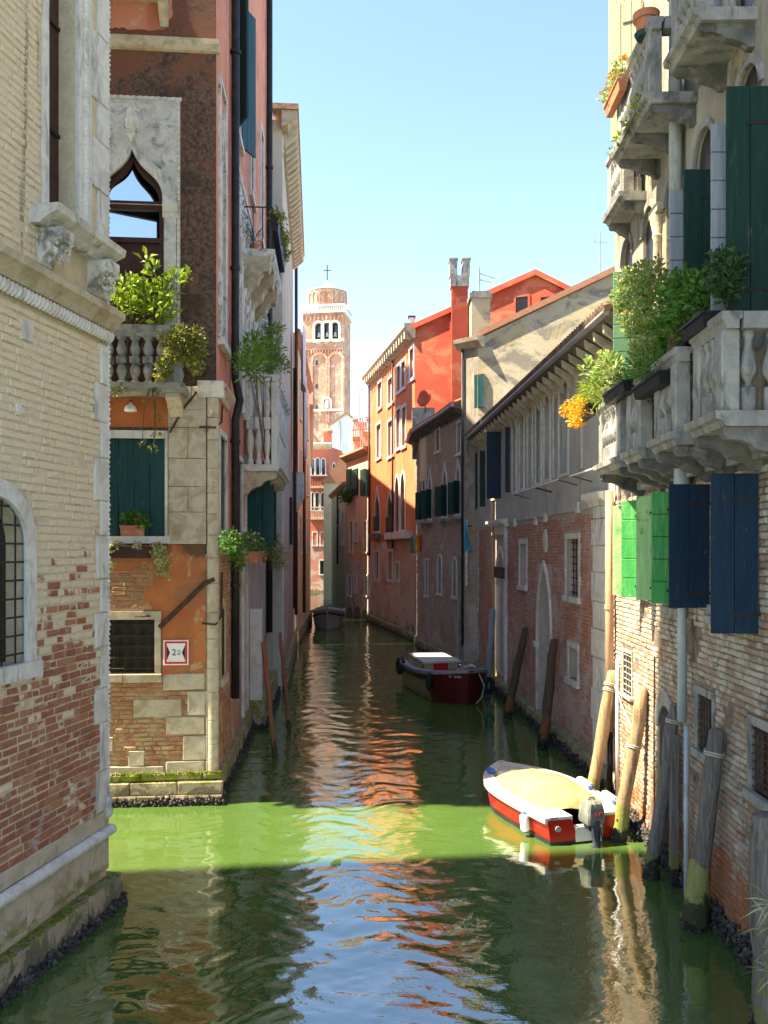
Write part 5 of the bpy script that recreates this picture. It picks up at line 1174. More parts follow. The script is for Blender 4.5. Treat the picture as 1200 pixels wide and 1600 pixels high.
WR1 = Wall((-9.6, 102.0), (-6.25, 101.6), 'R'); rd = far_house('far_red_house', 'far red house with arched windows and two balconies closing the canal view', WR1, 16.6, m_salmon,
    [(487, 717, 491, 742, 'round', m_glass), (494, 716, 499, 742, 'round'), (503, 717, 508, 742, 'round'), (487, 770, 490, 797, 'round'), (493, 770, 498, 797, 'round'), (502, 770, 508, 797, 'round'),
     (489, 832, 495, 852), (501, 832, 507, 852), (500, 876, 509, 897, None, m_dkgreen)], [(-4.6, 112), (-12, 112)], lower=(6.0, m_brickE))
WR2 = Wall((-6.25, 101.6), (-5.0, 106.5), 'R')
o = Op(*WR2.rect(519, 724, 524, 752), 'round', None, .15); o2 = Op(*WR2.rect(517, 832, 521, 855), None, None, .15)
mb = MB(); wall_sheet(mb, WR2, 0, WR2.len, -1, 16.58, [o, o2]); obj('wall', mb, m_salmon, rd)
for q in (o, o2): w_ = pane(rd, WR2, q, m_dark); frame(w_, WR2, q, .15, m_stone, .05)
for y in (763, 812):
    a, b, z0, z1 = WR1.rect(484, y - 18, 514, y); s_ = obj('balcony', MB().wbox(WR1, a, b, 0, .9, z0, z0 + .2), m_stone_warm, rd)
    for k in range(12): obj('baluster', MB().wbox(WR1, a + k * (b - a) / 12, a + k * (b - a) / 12 + .08, .8, .88, z0 + .2, z1), m_stone_warm if y > 800 else m_iron, s_)
    obj('handrail', MB().wbox(WR1, a, b, .76, .92, z1, z1 + .12), m_stone_warm, s_)
obj('cornice', MB().wprof(WR1, [(0, 16.2), (.5, 16.5), (.6, 16.8), (0, 17.0)], -.2, WR1.len + .3), m_stone_warm, rd)
a = at(506, 705, 103.5); b = at(518, 676, 103.5); ch = obj('chimney', MB().box(a.x, b.x, 103.2, 104.2, 16.5, b.z), m_salmon, rd); obj('chimney_cap', MB().lathe(((a.x + b.x) / 2, 103.7, b.z), [(.55, 0), (.6, .2), (.3, .5), (.05, .9)], 8), m_tile, ch)

# left bank beyond the red house
CX0 = (-3.40, 29.9); CX1 = (-4.46, 44.0); WC = Wall(CX0, CX1, 'R')
Cb = far_house('beige_house', 'tall beige house with pale end wall next to red house', WC, 19.0, m_beige, [(454, 270, 458, 330, None, m_dkgreen), (460, 320, 463, 395, None, m_dkgreen)], [(-13.6, 42.8), (-13.6, 28.55)], eave=False)
obj('added_alley_light_block', MB().prism([(-3.95, 29.1), (-3.7, 29.1), (-3.7, 29.95), (-3.95, 29.95)], -1, 8.2), m_beige, Cb)  # wall added to stop sunlight through the alley from reaching the water
WCe = Wall((-13.6, 28.55), CX0, 'R')
obj('eave', MB().wprof(WC, [(0, 18.6), (.2, 18.62), (.52, 18.85), (.52, 19.1), (0, 19.3)], -.5, WC.len), m_stone_warm, Cb)
for k in range(26): obj('eave_bracket', MB().wprof(WC, [(0, 18.2), (.1, 18.2), (.45, 18.5), (.5, 18.62), (0, 18.62)], .1 + k * .52, .3 + k * .52), m_stone_warm, Cb)
obj('roof_edge', MB().wbox(WC, -.6, WC.len, -.3, .56, 19.1, 19.28), m_tile, Cb)
obj('corner_strip', MB().wbox(WC, .0, .22, .0, .04, .8, 18.5), m_stone, Cb)
stone_row(Cb, WC, 0, WC.len, -.5, .7, m_plinth, .2, (.8, 1.4), 'quay_stone'); 
obj('ground_face', MB().wbox(WC, .3, WC.len, .0, .03, .7, 4.6), m_peel, Cb)
obj('side_shutter', MB().wbox(WC, 8.0, 8.9, .0, .12, 4.9, 6.9), m_blue, Cb)
pipe(Cb, [WC.p(11.2, .15, 2.0), WC.p(11.2, .15, 13.0)], .08, m_rustiron); pipe(Cb, [WC.p(WC.len - .1, .15, 1.5), WC.p(WC.len - .1, .15, 18.6)], .08, m_rustiron)
bb = MB(); zc = WC.px(470, 720, .7)[1]; obj('stone_bay', MB().wprof(WC, [(0, zc - .9), (.25, zc - .6), (.55, zc), (.55, zc + 1.1), (0, zc + 1.1)], 11.6, 13.4), m_stone, Cb)
C2 = (-4.38, 44.1); C3 = (-5.0, 60.0); WC2 = Wall(C2, C3, 'R')
c2 = far_house('cream_row_house', 'narrow cream house with brown downpipes farther along left bank', WC2, 15.4, m_cream, [], [(-13, 59), (-13, 43.2)], eave=True)
obj('corner_strip', MB().wbox(WC2, .0, .3, .0, .05, .8, 15), m_stone, c2)
for u in (4, 8, 12):
    for z in (4.6, 8.2, 11.8): o = Op(u, u + 1.0, z, z + 1.9, depth=.1); w_ = obj('window', MB().wbox(WC2, u, u + 1, .0, .03, z, z + 1.9), m_dkgreen, c2); frame(w_, WC2, o, .14, m_stone, .06)
pipe(c2, [WC2.p(6, .15, 1.2), WC2.p(6, .15, 15.2)], .09, m_rustiron); stone_row(c2, WC2, 0, WC2.len, -.5, .7, m_plinth, .2, (1.0, 1.6), 'quay_stone')
c3 = far_house('last_row_house', 'last low house of left bank before the bend, with overhanging eave', Wall((-5.0, 60.2), (-8.2, 100), 'R'), 14.3, m_cream, [], [(-16, 99), (-14, 59.5)], eave=True)
# white house, cream gable and bell tower behind
wh = thing('white_house', 'plain white house wall in front of bell tower', 'building', (-6, 131, 0))
obj('wall', MB().box(-8.0, -3.2, 130, 140, -1, 22.8), m_white, wh); W_ = Wall((-8.0, 130), (-3.2, 130), 'R'); obj('gable', MB().wpoly(W_, [(0, 22.8), (4.8, 22.8), (2.6, 24.6)], -10, -.01), m_white, wh)
obj('roof_edge', MB().wpoly(W_, [(-.2, 22.7), (2.6, 24.6), (5, 22.7), (5, 22.95), (2.6, 24.9), (-.2, 22.95)], -10.1, .2), m_tile, wh); obj('drainpipe', MB().tube([W_.p(1.6, .1, 10), W_.p(1.6, .1, 23.6)], .07, 6), m_greypipe, wh)
cg = thing('cream_gable_house', 'small cream gable peeping over far red house', 'building', (-10, 114, 0))
W_ = Wall((-11.5, 114), (-7.9, 114), 'R'); obj('wall', MB().wpoly(W_, [(0, -1), (3.6, -1), (3.6, 17.8), (1.6, 20.6), (0, 19.2)], -6, 0), m_cream, cg)
obj('roof_edge', MB().wpoly(W_, [(-.3, 18.9), (1.6, 20.6), (3.9, 17.5), (3.9, 17.9), (1.6, 21.0), (-.3, 19.3)], -6.1, .3), m_tile, cg)
mt = thing('tiled_roof_house', 'low tiled roof between pink house and far red house', 'building', (-5, 88, 0))
obj('wall', MB().box(-5.8, -3.6, 86, 94, -1, 11.2), m_cream, mt); W_ = Wall((-6.0, 85.8), (-3.4, 85.8), 'R'); obj('roof', MB().wpoly(W_, [(0, 11.2), (2.6, 11.2), (2.6, 13.4), (1.8, 13.4)], -8.4, 0), m_tile, mt)

# ------------------------------------------------------------------ bell tower
TY = 203.0; k_ = TY / FPX
T = thing('bell_tower', 'brick bell tower with white belfry arches and pale octagonal top above the roofs', 'tower', (-12.4, 207, 0))
tx0, tx1 = (472 - CX) * k_, (536 - CX) * k_; ca_, sa_ = math.cos(math.radians(8)), math.sin(math.radians(8)); WT = Wall((tx1 - (tx1 - tx0) * ca_, TY + (tx1 - tx0) * sa_), (tx1, TY), 'R'); tz = lambda y: EYE + (CY - y) * k_; tu = lambda x: (x - 472) * k_
bel = [Op(tu(x) - .85, tu(x) + .85, tz(531), tz(503), 'round', depth=1.2) for x in (497, 510, 523)]
mb = MB(); wall_sheet(mb, WT, 0, WT.len, 0, tz(487), bel); obj('shaft', mb, m_tower, T)
body(T, [WT.p(0, 0, 0)[:2], WT.p(WT.len, 0, 0)[:2], WT.p(WT.len, -9.6, 0)[:2], WT.p(0, -9.6, 0)[:2]], 0, tz(487), m_tower, skip=(0,))
for o in bel:
    w_ = pane(T, WT, o, m_dark); frame(w_, WT, o, .45, m_white, .25)
    if o is bel[1]: pass
    obj('bell', MB().lathe(WT.p((o.u0 + o.u1) / 2, -.5, o.z0 + .9), [(.5, 0), (.35, .3), (.25, .9), (.1, 1.1)], 8), m_greypipe, T)
obj('belfry_sill', MB().wbox(WT, 0, WT.len + .3, 0, .6, tz(533), tz(530)), m_white, T); obj('string_course', MB().wbox(WT, 0, WT.len + .3, 0, .5, tz(642), tz(639)), m_white, T)
for yy, n in ((490, 10), (545, 14)):
    for i in range(n): o = Op((i + .15) * WT.len / n, (i + .85) * WT.len / n, tz(yy + 9), tz(yy), 'round'); obj('arcade_arch', band(MB(), WT, o.outline(), o.outline(.12), 0, .35), m_tower, T)
for x0, x1 in ((488, 509), (515, 535)):
    o = Op(tu(x0), tu(x1), tz(660), tz(553), 'round'); obj('blind_arch', band(MB(), WT, o.outline(), o.outline(.5), 0, .35), m_tower, T)
for x, y in ((494, 565), (494, 602), (494, 635)): obj('slit_window', MB().wbox(WT, tu(x) - .25, tu(x) + .25, .0, .05, tz(y + 4), tz(y - 3)), m_dark, T)
o = Op(tu(505), tu(516), tz(638), tz(622), 'round'); nf = obj('niche', band(MB(), WT, o.outline(), o.outline(.35), 0, .4), m_white, T); obj('niche_figure', MB().lathe(WT.p((o.u0 + o.u1) / 2, .2, o.z0), [(.4, 0), (.5, .8), (.35, 1.5), (.2, 1.6), (.22, 1.9), (.05, 2.1)], 8), m_white, nf)
obj('corner_stones', MB().wbox(WT, WT.len - .35, WT.len + .03, -.1, .05, 20, tz(548)), m_white, T)
cxT, cyT = WT.p(WT.len / 2, -4.8, 0)[:2]
obj('gallery_slab', MB().wbox(WT, -.5, WT.len + .5, -10.1, .5, tz(488), tz(485)), m_white, T); rl = MB(); rl.wbox(WT, -.5, WT.len + .5, .1, .5, tz(477), tz(475)).wbox(WT, WT.len + .1, WT.len + .5, -10, .1, tz(477), tz(475))
obj('gallery_rail', rl, m_white, T)
for i in range(26): obj('gallery_baluster', MB().wbox(WT, -.4 + i * .44, -.22 + i * .44, .2, .4, tz(485), tz(477)), m_white, T)
oct_ = [(cxT + 4.6 * math.cos(a), cyT + 4.6 * math.sin(a)) for a in [math.radians(22.5 + 45 * i) for i in range(8)]]
obj('drum', MB().prism(oct_, tz(487), tz(448)), m_tower, T)
for i in range(8):
    W_ = Wall(oct_[i], oct_[(i + 1) % 8], 'R')
    for e in (.12, .52):
        o = Op(W_.len * e, W_.len * (e + .36), tz(470), tz(452), 'round'); obj('drum_arch', band(MB(), W_, o.outline(), o.outline(.22), -.02, .3), m_tower if i % 2 else m_brickO, T)
rf = MB(); big = [(cxT + 4.95 * math.cos(a), cyT + 4.95 * math.sin(a)) for a in [math.radians(22.5 + 45 * i) for i in range(8)]]
rf.prism(big, tz(448), tz(446.5)); vs = [(*p, tz(446.5)) for p in big] + [(cxT + (p[0] - cxT) * .16, cyT + (p[1] - cyT) * .16, tz(436)) for p in big]
rf.add(vs, [(i, (i + 1) % 8, 8 + (i + 1) % 8, 8 + i) for i in range(8)]); rf.add([(q[0], q[1], q[2]) for q in vs[8:]] + [(cxT, cyT, tz(426))], [(i, (i + 1) % 8, 8) for i in range(8)])
obj('lead_roof', rf, m_lead, T)
cr = MB().tube([(cxT, cyT, tz(428)), (cxT, cyT, tz(402))], .12, 6).tube([(cxT - .9, cyT, tz(411)), (cxT + .9, cyT, tz(411))], .1, 6)
obj('cross', cr, m_iron, T)
# ------------------------------------------------------------------ boats
def hull_mesh(L, wfun, hfun, stations=16, rake=.25, keel=-.22, chine=.82, rows=6):
    """lofted hull: x forward from the transom; returns side shells"""
    mb = MB(); sec = []
    for i in range(stations + 1):
        t = i / stations; x = L * t; w = wfun(t); h = hfun(t); row = []
        for k in range(rows + 1):
            q = k / rows; z = h + (keel - h) * q; ww = w * (1 - .16 * q - .55 * max(0, q - .6) ** 1.3) if q < 1 else w * .25
            row.append((x - rake * q * (t ** 4), ww, z))
        sec.append(row)
    n = rows + 1
    for sgn in (1, -1):
        b = len(mb.v)
        for row in sec:
            for x, y, z in row: mb.v.append((x, sgn * y, z))
        for i in range(stations):
            for k in range(rows): mb.f.append((b + i * n + k, b + (i + 1) * n + k, b + (i + 1) * n + k + 1, b + i * n + k + 1))
    a = [(x, y, z) for x, y, z in sec[0]]; c = [(x, -y, z) for x, y, z in reversed(sec[0])]
    return mb, sec
def put(name, mb, m, t, smooth=False, label=None): return obj(name, mb, m, t, smooth, world=False, label=label)
def rim(L, wfun, hfun, wi, z0, z1, out=.03, n=24, tmax=1.0):
    mb = MB()
    for sgn in (1, -1):
        for i in range(n):
            a, b = tmax * i / n, tmax * (i + 1) / n
            def q(t): 
                w = wfun(t); return L * t, w, hfun(t), max(0.0, w - wi)
            xa, wa, ha, ia = q(a); xb, wb, hb, ib = q(b)
            mb.hexa([(xa, sgn * ia, ha + z0), (xb, sgn * ib, hb + z0), (xb, sgn * (wb + out), hb + z0), (xa, sgn * (wa + out), ha + z0), (xa, sgn * ia, ha + z1), (xb, sgn * ib, hb + z1), (xb, sgn * (wb + out), hb + z1 - .01), (xa, sgn * (wa + out), ha + z1 - .01)])
    return mb
m_bred = mat('boat_red_gelcoat', [(.33, .010, .006), (.38, .014, .008)], 2, rough=.28, bump=.04, spec=.5, local=True, fine=.04, over=[((.30, .03, .02), 3, .6, .7, (1, 1, 3), None, .5)])
m_bwhite = mat('boat_white_gelcoat', [(.55, .53, .47), (.64, .62, .56)], 2, rough=.4, bump=.06, local=True, over=[((.35, .32, .25), 4, .58, .72, None, None, .5)])
m_tarp = mat('cream_boat_tarp', [(.29, .235, .11), (.37, .30, .15)], 1.5, rough=.8, bump=.9, bscale=5, local=True, over=[((.42, .32, .12), 2, .55, .68, None, None, .5)])
m_bblack = mat('boat_antifoul', [(.012, .012, .012), (.03, .03, .028)], 3, rough=.5, bump=.1, local=True)
m_bblue = mat('fender_blue', [(.03, .09, .30), (.05, .13, .38)], 3, rough=.4, bump=.05, local=True)
m_motor = mat('outboard_cover', [(.13, .14, .125), (.19, .20, .175)], 4, rough=.6, bump=.2, local=True, over=[((.50, .50, .30), 2, .55, .66, None, None, .5)])
m_motordk = mat('outboard_leg', [(.02, .025, .035), (.05, .06, .075)], 4, rough=.4, bump=.1, local=True, fine=0)
m_deck = mat('grey_deck', [(.40, .39, .37), (.48, .47, .45)], 3, rough=.6, bump=.1, local=True)
# red motorboat
MBP = Vector((3.24, 14.20, 0)); hd_ = math.atan2(.954, -.30); LM = 3.35
boat = thing('red_motorboat', 'small red motorboat with white gunwale and cream tarpaulin moored in the sun', 'boat', MBP, hd_); boat.scale = (1, 1.1, 1)
wf_ = lambda t: .66 * (1 + .16 * math.sin(min(t, .55) / .55 * math.pi / 2)) * (1 - max(0, (t - .45) / .55) ** 2.6)
hf_ = lambda t: .40 + .10 * t * t
sh, sec = hull_mesh(LM, wf_, hf_)
put('hull', sh, m_bred, boat, smooth=60)
put('transom', MB().add([(-.005, w_, z) for w_, z in ((.655, .395), (.62, .1), (.55, -.12), (-.55, -.12), (-.62, .1), (-.655, .395), (-.28, .395), (-.22, .24), (.22, .24), (.28, .395))], [tuple(range(10))]).add([(.05, w_, z) for w_, z in ((.655, .395), (.62, .1), (.55, -.12), (-.55, -.12), (-.62, .1), (-.655, .395), (-.28, .395), (-.22, .24), (.22, .24), (.28, .395))], [tuple(range(9, -1, -1))]), m_bred, boat)
put('transom_panel', MB().box(-.03, .0, -.215, .215, .03, .26), m_bwhite, boat)
bt = MB()
for sgn in (1, -1):
    pts = []
    for i in range(17):
        t = i / 16; pts.append((LM * t - .25 * (t ** 4) * .95, sgn * wf_(t) * .905 + sgn * .012))
    for i in range(16):
        (xa, ya), (xb, yb) = pts[i], pts[i + 1]; bt.hexa([(xa, ya - sgn * .1, -.15), (xb, yb - sgn * .1, -.15), (xb, yb, -.15), (xa, ya, -.15), (xa, ya - sgn * .1, .07), (xb, yb - sgn * .1, .07), (xb, yb + sgn * .006, .07), (xa, ya + sgn * .006, .07)])
bt.box(-.012, .0, -.60, .60, -.15, .05)
put('boot_stripe', bt, m_bblack, boat)
put('gunwale', rim(LM, wf_, hf_, .17, -.05, .045, .035), m_bwhite, boat)
qd = MB(); qd.box(0, .42, .26, .62, .34, .44); qd.box(0, .42, -.62, -.26, .34, .44); qd.box(.0, .10, -.27, .27, .2, .26)
put('stern_deck', qd, m_bwhite, boat)
fd = MB(); fd.add([(LM * .80, .40, .455), (LM * .99, .0, .50), (LM * .80, -.40, .455), (LM * .76, 0, .47)], [(0, 1, 2, 3)]); put('foredeck', fd, m_deck, boat)
tp = MB(); nx, ny = 20, 14
for i in range(nx + 1):
    t = .12 + .66 * i / nx; w = wf_(t) - .13; x = LM * t
    if t > .7: w *= 1 - ((t - .7) / .08) ** 2 * .35
    for k in range(ny + 1):
        q = -1 + 2 * k / ny; e = math.sin(math.pi * min(1, max(0, i / nx)) ** .8) if i else 0
        z = hf_(t) + .02 + .29 * (1 - abs(q) ** 2.0) * (e * .8 + .2 * (0 < i < nx)) + .010 * math.sin(i * 1.7 + 3 * q) * (1 - q * q) + .012 * math.sin(q * 9 + i * .6) * (1 - q * q) + .02 * mnoise.noise(Vector((x * 4, q * 3, 1.0))) * (1 - q * q)
        tp.v.append((x, q * w, z))
for i in range(nx):
    for k in range(ny): tp.f.append((i * (ny + 1) + k, (i + 1) * (ny + 1) + k, (i + 1) * (ny + 1) + k + 1, i * (ny + 1) + k + 1))
put('tarpaulin', tp, m_tarp, boat, smooth=True)
put('tarp_seam', MB().tube([(tp.v[9 * (ny + 1) + k][0], tp.v[9 * (ny + 1) + k][1], tp.v[9 * (ny + 1) + k][2] + .004) for k in range(ny + 1)], .008, 5), m_tarp, boat)
lc = MB()
for sgn in (1, -1): lc.tube([(LM * t_, sgn * (wf_(t_) - .06), hf_(t_) + .05 + .01 * math.sin(t_ * 60)) for t_ in np.linspace(.1, .85, 24)], .007, 5)
put('lashing', lc, m_rope, boat)
mo = put('outboard_cowl', MB().add([], []), m_motor, boat) if False else None
cw = MB(); pr = [(.11, .16, .0), (.12, .17, .06), (.11, .16, .22), (.09, .135, .32), (.07, .10, .36)]
vs = []
for a_, b_, z in pr:
    for sx, sy in ((1, .8), (.86, 1), (-.86, 1), (-1, .8), (-1, -.8), (-.86, -1), (.86, -1), (1, -.8)): vs.append((-.10 + sx * b_ * 1.0 - .05 * (z - .2), sy * a_ * 1.15, .34 + z))
fs = [(k * 8 + i, k * 8 + (i + 1) % 8, (k + 1) * 8 + (i + 1) % 8, (k + 1) * 8 + i) for k in range(4) for i in range(8)] + [tuple(range(7, -1, -1)), tuple(32 + i for i in range(8))]
cw.add(vs, fs); cowl = put('outboard_motor', cw, m_motor, boat, smooth=22)
lg = MB().tube([(-.20, 0, .40), (-.22, 0, .18), (-.26, 0, -.02), (-.28, 0, -.3)], [.075, .065, .05, .06], 8).box(-.16, .02, -.07, .07, .22, .34).box(-.40, -.16, -.08, .08, -.02, .0).tube([(-.24, .06, .30), (-.30, .05, .1)], .02, 6).tube([(-.24, -.06, .30), (-.30, -.05, .1)], .02, 6)
put('motor_leg', lg, m_motordk, cowl); put('carry_handle', MB().tube([(-.1, -.05, .69), (-.1, -.03, .73), (-.1, .03, .73), (-.1, .05, .69)], .012, 6), m_motordk, cowl)
tn = txt('motor_number', '14', (-.292, 0, .50), (math.radians(84), 0, math.radians(-90)), .13, m_signred, cowl)
put('stern_lamp', MB().tube([(-.012, .5, .26), (-.035, .5, .26)], .045, 12), m_gutter, boat)
put('cleat', MB().tube([(LM * .97, -.05, .56), (LM * .97, .05, .56)], .02, 6).tube([(LM * .97, 0, .5), (LM * .97, 0, .56)], .02, 6), m_gutter, boat)
def fender(label, a, b, r, mw):
    t = thing('fender', label, 'fender', b, 0, 'fenders of the red motorboat'); a = Vector(a); b = Vector(b); d = (b - a); n_ = d.length; d.normalize()
    obj('cushion', MB().tube([a + d * n_ * q for q in (.1, .2, .5, .8, .9)], [r * .75, r, r, r, r * .75], 12), mw, t, smooth=50)
    obj('end_cap', MB().tube([a + d * n_ * q for q in (0, .05, .11)], [r * .3, r * .6, r * .76], 12), m_bblue, t, smooth=50); obj('end_cap', MB().tube([a + d * n_ * q for q in (.89, .95, 1)], [r * .76, r * .6, r * .3], 12), m_bblue, t, smooth=50)
rotm = Matrix.Rotation(hd_, 4, 'Z'); bw = lambda x, y, z: MBP + rotm @ Vector((x, y * 1.1, z))
m_fy = mat('fender_cream', [(.62, .56, .36), (.68, .63, .45)], 5, rough=.5, bump=.05)
fender('white fender hanging upright against red hull near stern', bw(.55, .78, .40), bw(.55, .75, .06), .075, m_whitepaint)
fender('cream blue-capped fender lying on far gunwale near stern', bw(.28, -.62, .50), bw(.85, -.70, .50), .075, m_fy)
fender('cream blue-capped fender lying on far gunwale amidships', bw(1.15, -.68, .52), bw(1.70, -.70, .53), .075, m_fy)
fender('short blue fender at the front of tarpaulin', bw(2.55, .42, .53), bw(2.78, .46, .55), .06, m_bblue)
# work boat with dark red bow
m_wred = mat('workboat_dark_red', [(.075, .005, .006), (.10, .008, .008)], 2, rough=.35, bump=.05, local=True)
m_wgrey = mat('workboat_grey', [(.20, .21, .22), (.28, .29, .30)], 3, rough=.5, bump=.1, local=True)
m_wood = mat('varnished_olive_hull', [(.20, .17, .07), (.27, .23, .10)], 3, rough=.4, bump=.1, local=True)
m_winner = mat('tan_boat_lining', [(.46, .36, .21), (.54, .43, .27)], 3, rough=.7, bump=.1, local=True)
m_tyre = mat('black_tyre', [(.012, .012, .012), (.025, .025, .025)], 6, rough=.8, bump=.2, local=True, fine=0)
wb0, wb1 = Vector((1.15, 31.4, 0)), Vector((2.62, 26.75, 0)); dvec = wb1 - wb0; LW = dvec.length
work = thing('work_boat', 'open work boat with dark red bow, tyre fenders and white red-striped cabin', 'boat', wb0, math.atan2(dvec.y, dvec.x))
ww = lambda t: .62 + .30 * math.sin(min(t, .6) / .6 * math.pi / 2) if t < .6 else .92 * (1 - ((t - .6) / .4) ** 4.2 * .93)
hw_ = lambda t: .72 + .10 * (1 - t) ** 2 + .32 * t ** 2.5
sh, sec = hull_mesh(LW, ww, hw_, 20, .35, -.3)
put('hull', sh, m_wood, work, smooth=60)
bp_ = MB(); n = 14; rows = []
for i in range(n + 1):
    t = .74 + .26 * i / n; rows.append([(LW * t - .35 * q * t ** 4 + .012, ww(t) * (1 - .16 * q - .55 * max(0, q - .6) ** 1.3) + .012, hw_(t) + (-.3 - hw_(t)) * q) for q in np.linspace(0, .82, 6)])
for sgn in (1, -1):
    b = len(bp_.v)
    for r_ in rows: bp_.v.extend((x, sgn * y, z) for x, y, z in r_)
    for i in range(n):
        for k in range(5): bp_.f.append((b + i * 6 + k, b + (i + 1) * 6 + k, b + (i + 1) * 6 + k + 1, b + i * 6 + k + 1))
b = len(bp_.v); bp_.v.extend(rows[-1]); bp_.v.extend([(x, -y, z) for x, y, z in rows[-1]])
for k in range(5): bp_.f.append((b + k, b + k + 1, b + 6 + k + 1, b + 6 + k))
put('bow', bp_, m_wred, work, smooth=60, label='dark red bow panel')
put('gunwale', rim(LW, ww, hw_, .16, -.06, .05, .05), m_wgrey, work)
for sgn in (1, -1):
    rs = MB()
    for i in range(18):
        a, b = .74 * i / 18, .74 * (i + 1) / 18
        rs.hexa([(LW * a, sgn * (ww(a) * .98 - .02), hw_(a) - .24), (LW * b, sgn * (ww(b) * .98 - .02), hw_(b) - .24), (LW * b, sgn * (ww(b) + .02), hw_(b) - .24), (LW * a, sgn * (ww(a) + .02), hw_(a) - .24), (LW * a, sgn * (ww(a) * .98 - .02), hw_(a) - .09), (LW * b, sgn * (ww(b) * .98 - .02), hw_(b) - .09), (LW * b, sgn * (ww(b) + .02), hw_(b) - .09), (LW * a, sgn * (ww(a) + .02), hw_(a) - .09)])
    put('red_strake', rs, m_wred, work)
put('floor', MB().add([(.1, .5, .25), (LW * .85, .6, .25), (LW * .85, -.6, .25), (.1, -.5, .25)], [(0, 1, 2, 3)]).box(.05, .1, -.6, .6, .2, .75), m_winner, work)
lin = MB()
for sgn in (1, -1):
    for i in range(14):
        a, b = .1 + .75 * i / 14, .1 + .75 * (i + 1) / 14; lin.add([(LW * a, sgn * (ww(a) - .17), .25), (LW * b, sgn * (ww(b) - .17), .25), (LW * b, sgn * (ww(b) - .17), hw_(b)), (LW * a, sgn * (ww(a) - .17), hw_(a))], [(0, 1, 2, 3)])
put('lining', lin, m_winner, work)
cab = put('cabin', MB().box(.9, 2.3, -.62, .62, .5, .98), m_winner, work)
put('roof', MB().hexa([(.85, -.60, 1.10), (2.45, -.66, .98), (2.45, .66, .98), (.85, .60, 1.10), (.85, -.60, 1.16), (2.45, -.66, 1.04), (2.45, .66, 1.04), (.85, .60, 1.16)]), m_deck, cab)
put('red_panel', MB().box(2.3, 2.32, -.64, .64, .72, 1.02), m_signred, cab)
for y in (-.42, .42): put('lamp_panel', MB().box(2.32, 2.335, y - .16, y + .16, .76, .96), m_winner, cab)
put('bench', MB().box(3.1, 3.45, -.6, .6, .5, .58), m_winner, work); put('oar_rest', MB().tube([(2.6, .5, .75), (3.3, .62, .98), (3.6, .66, .98)], .05, 8), m_bwhite, work)
def torus(c, R_, r, axis, m, t, name='tyre_fender'):
    mb = MB(); N, n_ = 18, 8; ax = Vector(axis).normalized(); a = ax.cross(Vector((0, 0, 1))).normalized(); b = ax.cross(a); c = Vector(c); vs = []
    for i in range(N):
        q = 2 * math.pi * i / N; e = a * math.cos(q) + b * math.sin(q)
        for k in range(n_): w = 2 * math.pi * k / n_; vs.append(c + e * (R_ + r * math.cos(w)) + ax * (r * math.sin(w)))
    mb.add(vs, [(i * n_ + k, ((i + 1) % N) * n_ + k, ((i + 1) % N) * n_ + (k + 1) % n_, i * n_ + (k + 1) % n_) for i in range(N) for k in range(n_)]); return put(name, mb, m, t, smooth=True)
torus((LW * .79, -.98, .62), .20, .08, (.3, 1, 0), m_tyre, work); torus((.05, -.66, .62), .22, .08, (.1, 1, 0), m_tyre, work); torus((LW * .97, .62, .55), .20, .08, (1, .6, 0), m_tyre, work)
put('rubber_mat', MB().hexa([(.4, -.70, .55), (.9, -.80, .55), (.9, -.60, .55), (.4, -.55, .55), (.4, -.70, 1.0), (.9, -.82, .95), (.9, -.76, .95), (.4, -.64, 1.0)]), m_tyre, work)
txt('bow_lettering', 'O  Isole', (LW * .95 + .035, -.455, .86), (math.radians(90), 0, math.radians(51)), .12, m_bwhite, work)
put('mooring_line', MB().tube([(LW * .95, .3, 1.0), (LW + .12, .35, .6), (LW + .05, .3, .25), (LW - .1, .2, .05)], .018, 6), m_rope, work)
# grey boat far left
gb = thing('grey_boat', 'grey wooden boat with green tarp moored on left bank under the far red house', 'boat', (-3.55, 58.5, 0), math.atan2(-1, .04))
wg = lambda t: .95 if t < .6 else .95 * (1 - ((t - .6) / .4) ** 3); hg = lambda t: .85 + .5 * t ** 3
sh, sec = hull_mesh(6.2, wg, hg, 16, .4, -.3); put('hull', sh, m_wgrey, gb, smooth=60); put('gunwale', rim(6.2, wg, hg, .18, -.08, .05, .06), m_bwhite, gb)
put('tarp', MB().add([(.2, .9, .95), (5.0, .8, 1.1), (5.0, 0, 1.22), (.2, 0, 1.18), (5.0, -.8, 1.1), (.2, -.9, .95)], [(0, 1, 2, 3), (3, 2, 4, 5)]), mat('green_tarp', [(.03, .12, .09), (.05, .16, .12)], 2, local=True, bump=.3), gb); put('stem_post', MB().tube([(6.2, 0, 1.45), (6.1, 0, .4), (5.85, 0, -.2)], .06, 6), m_wgrey, gb)
put('rub_rail', rim(6.2, lambda t: wg(t) * .97, lambda t: hg(t) - .3, .06, -.05, .04, .04), m_bblack, gb)

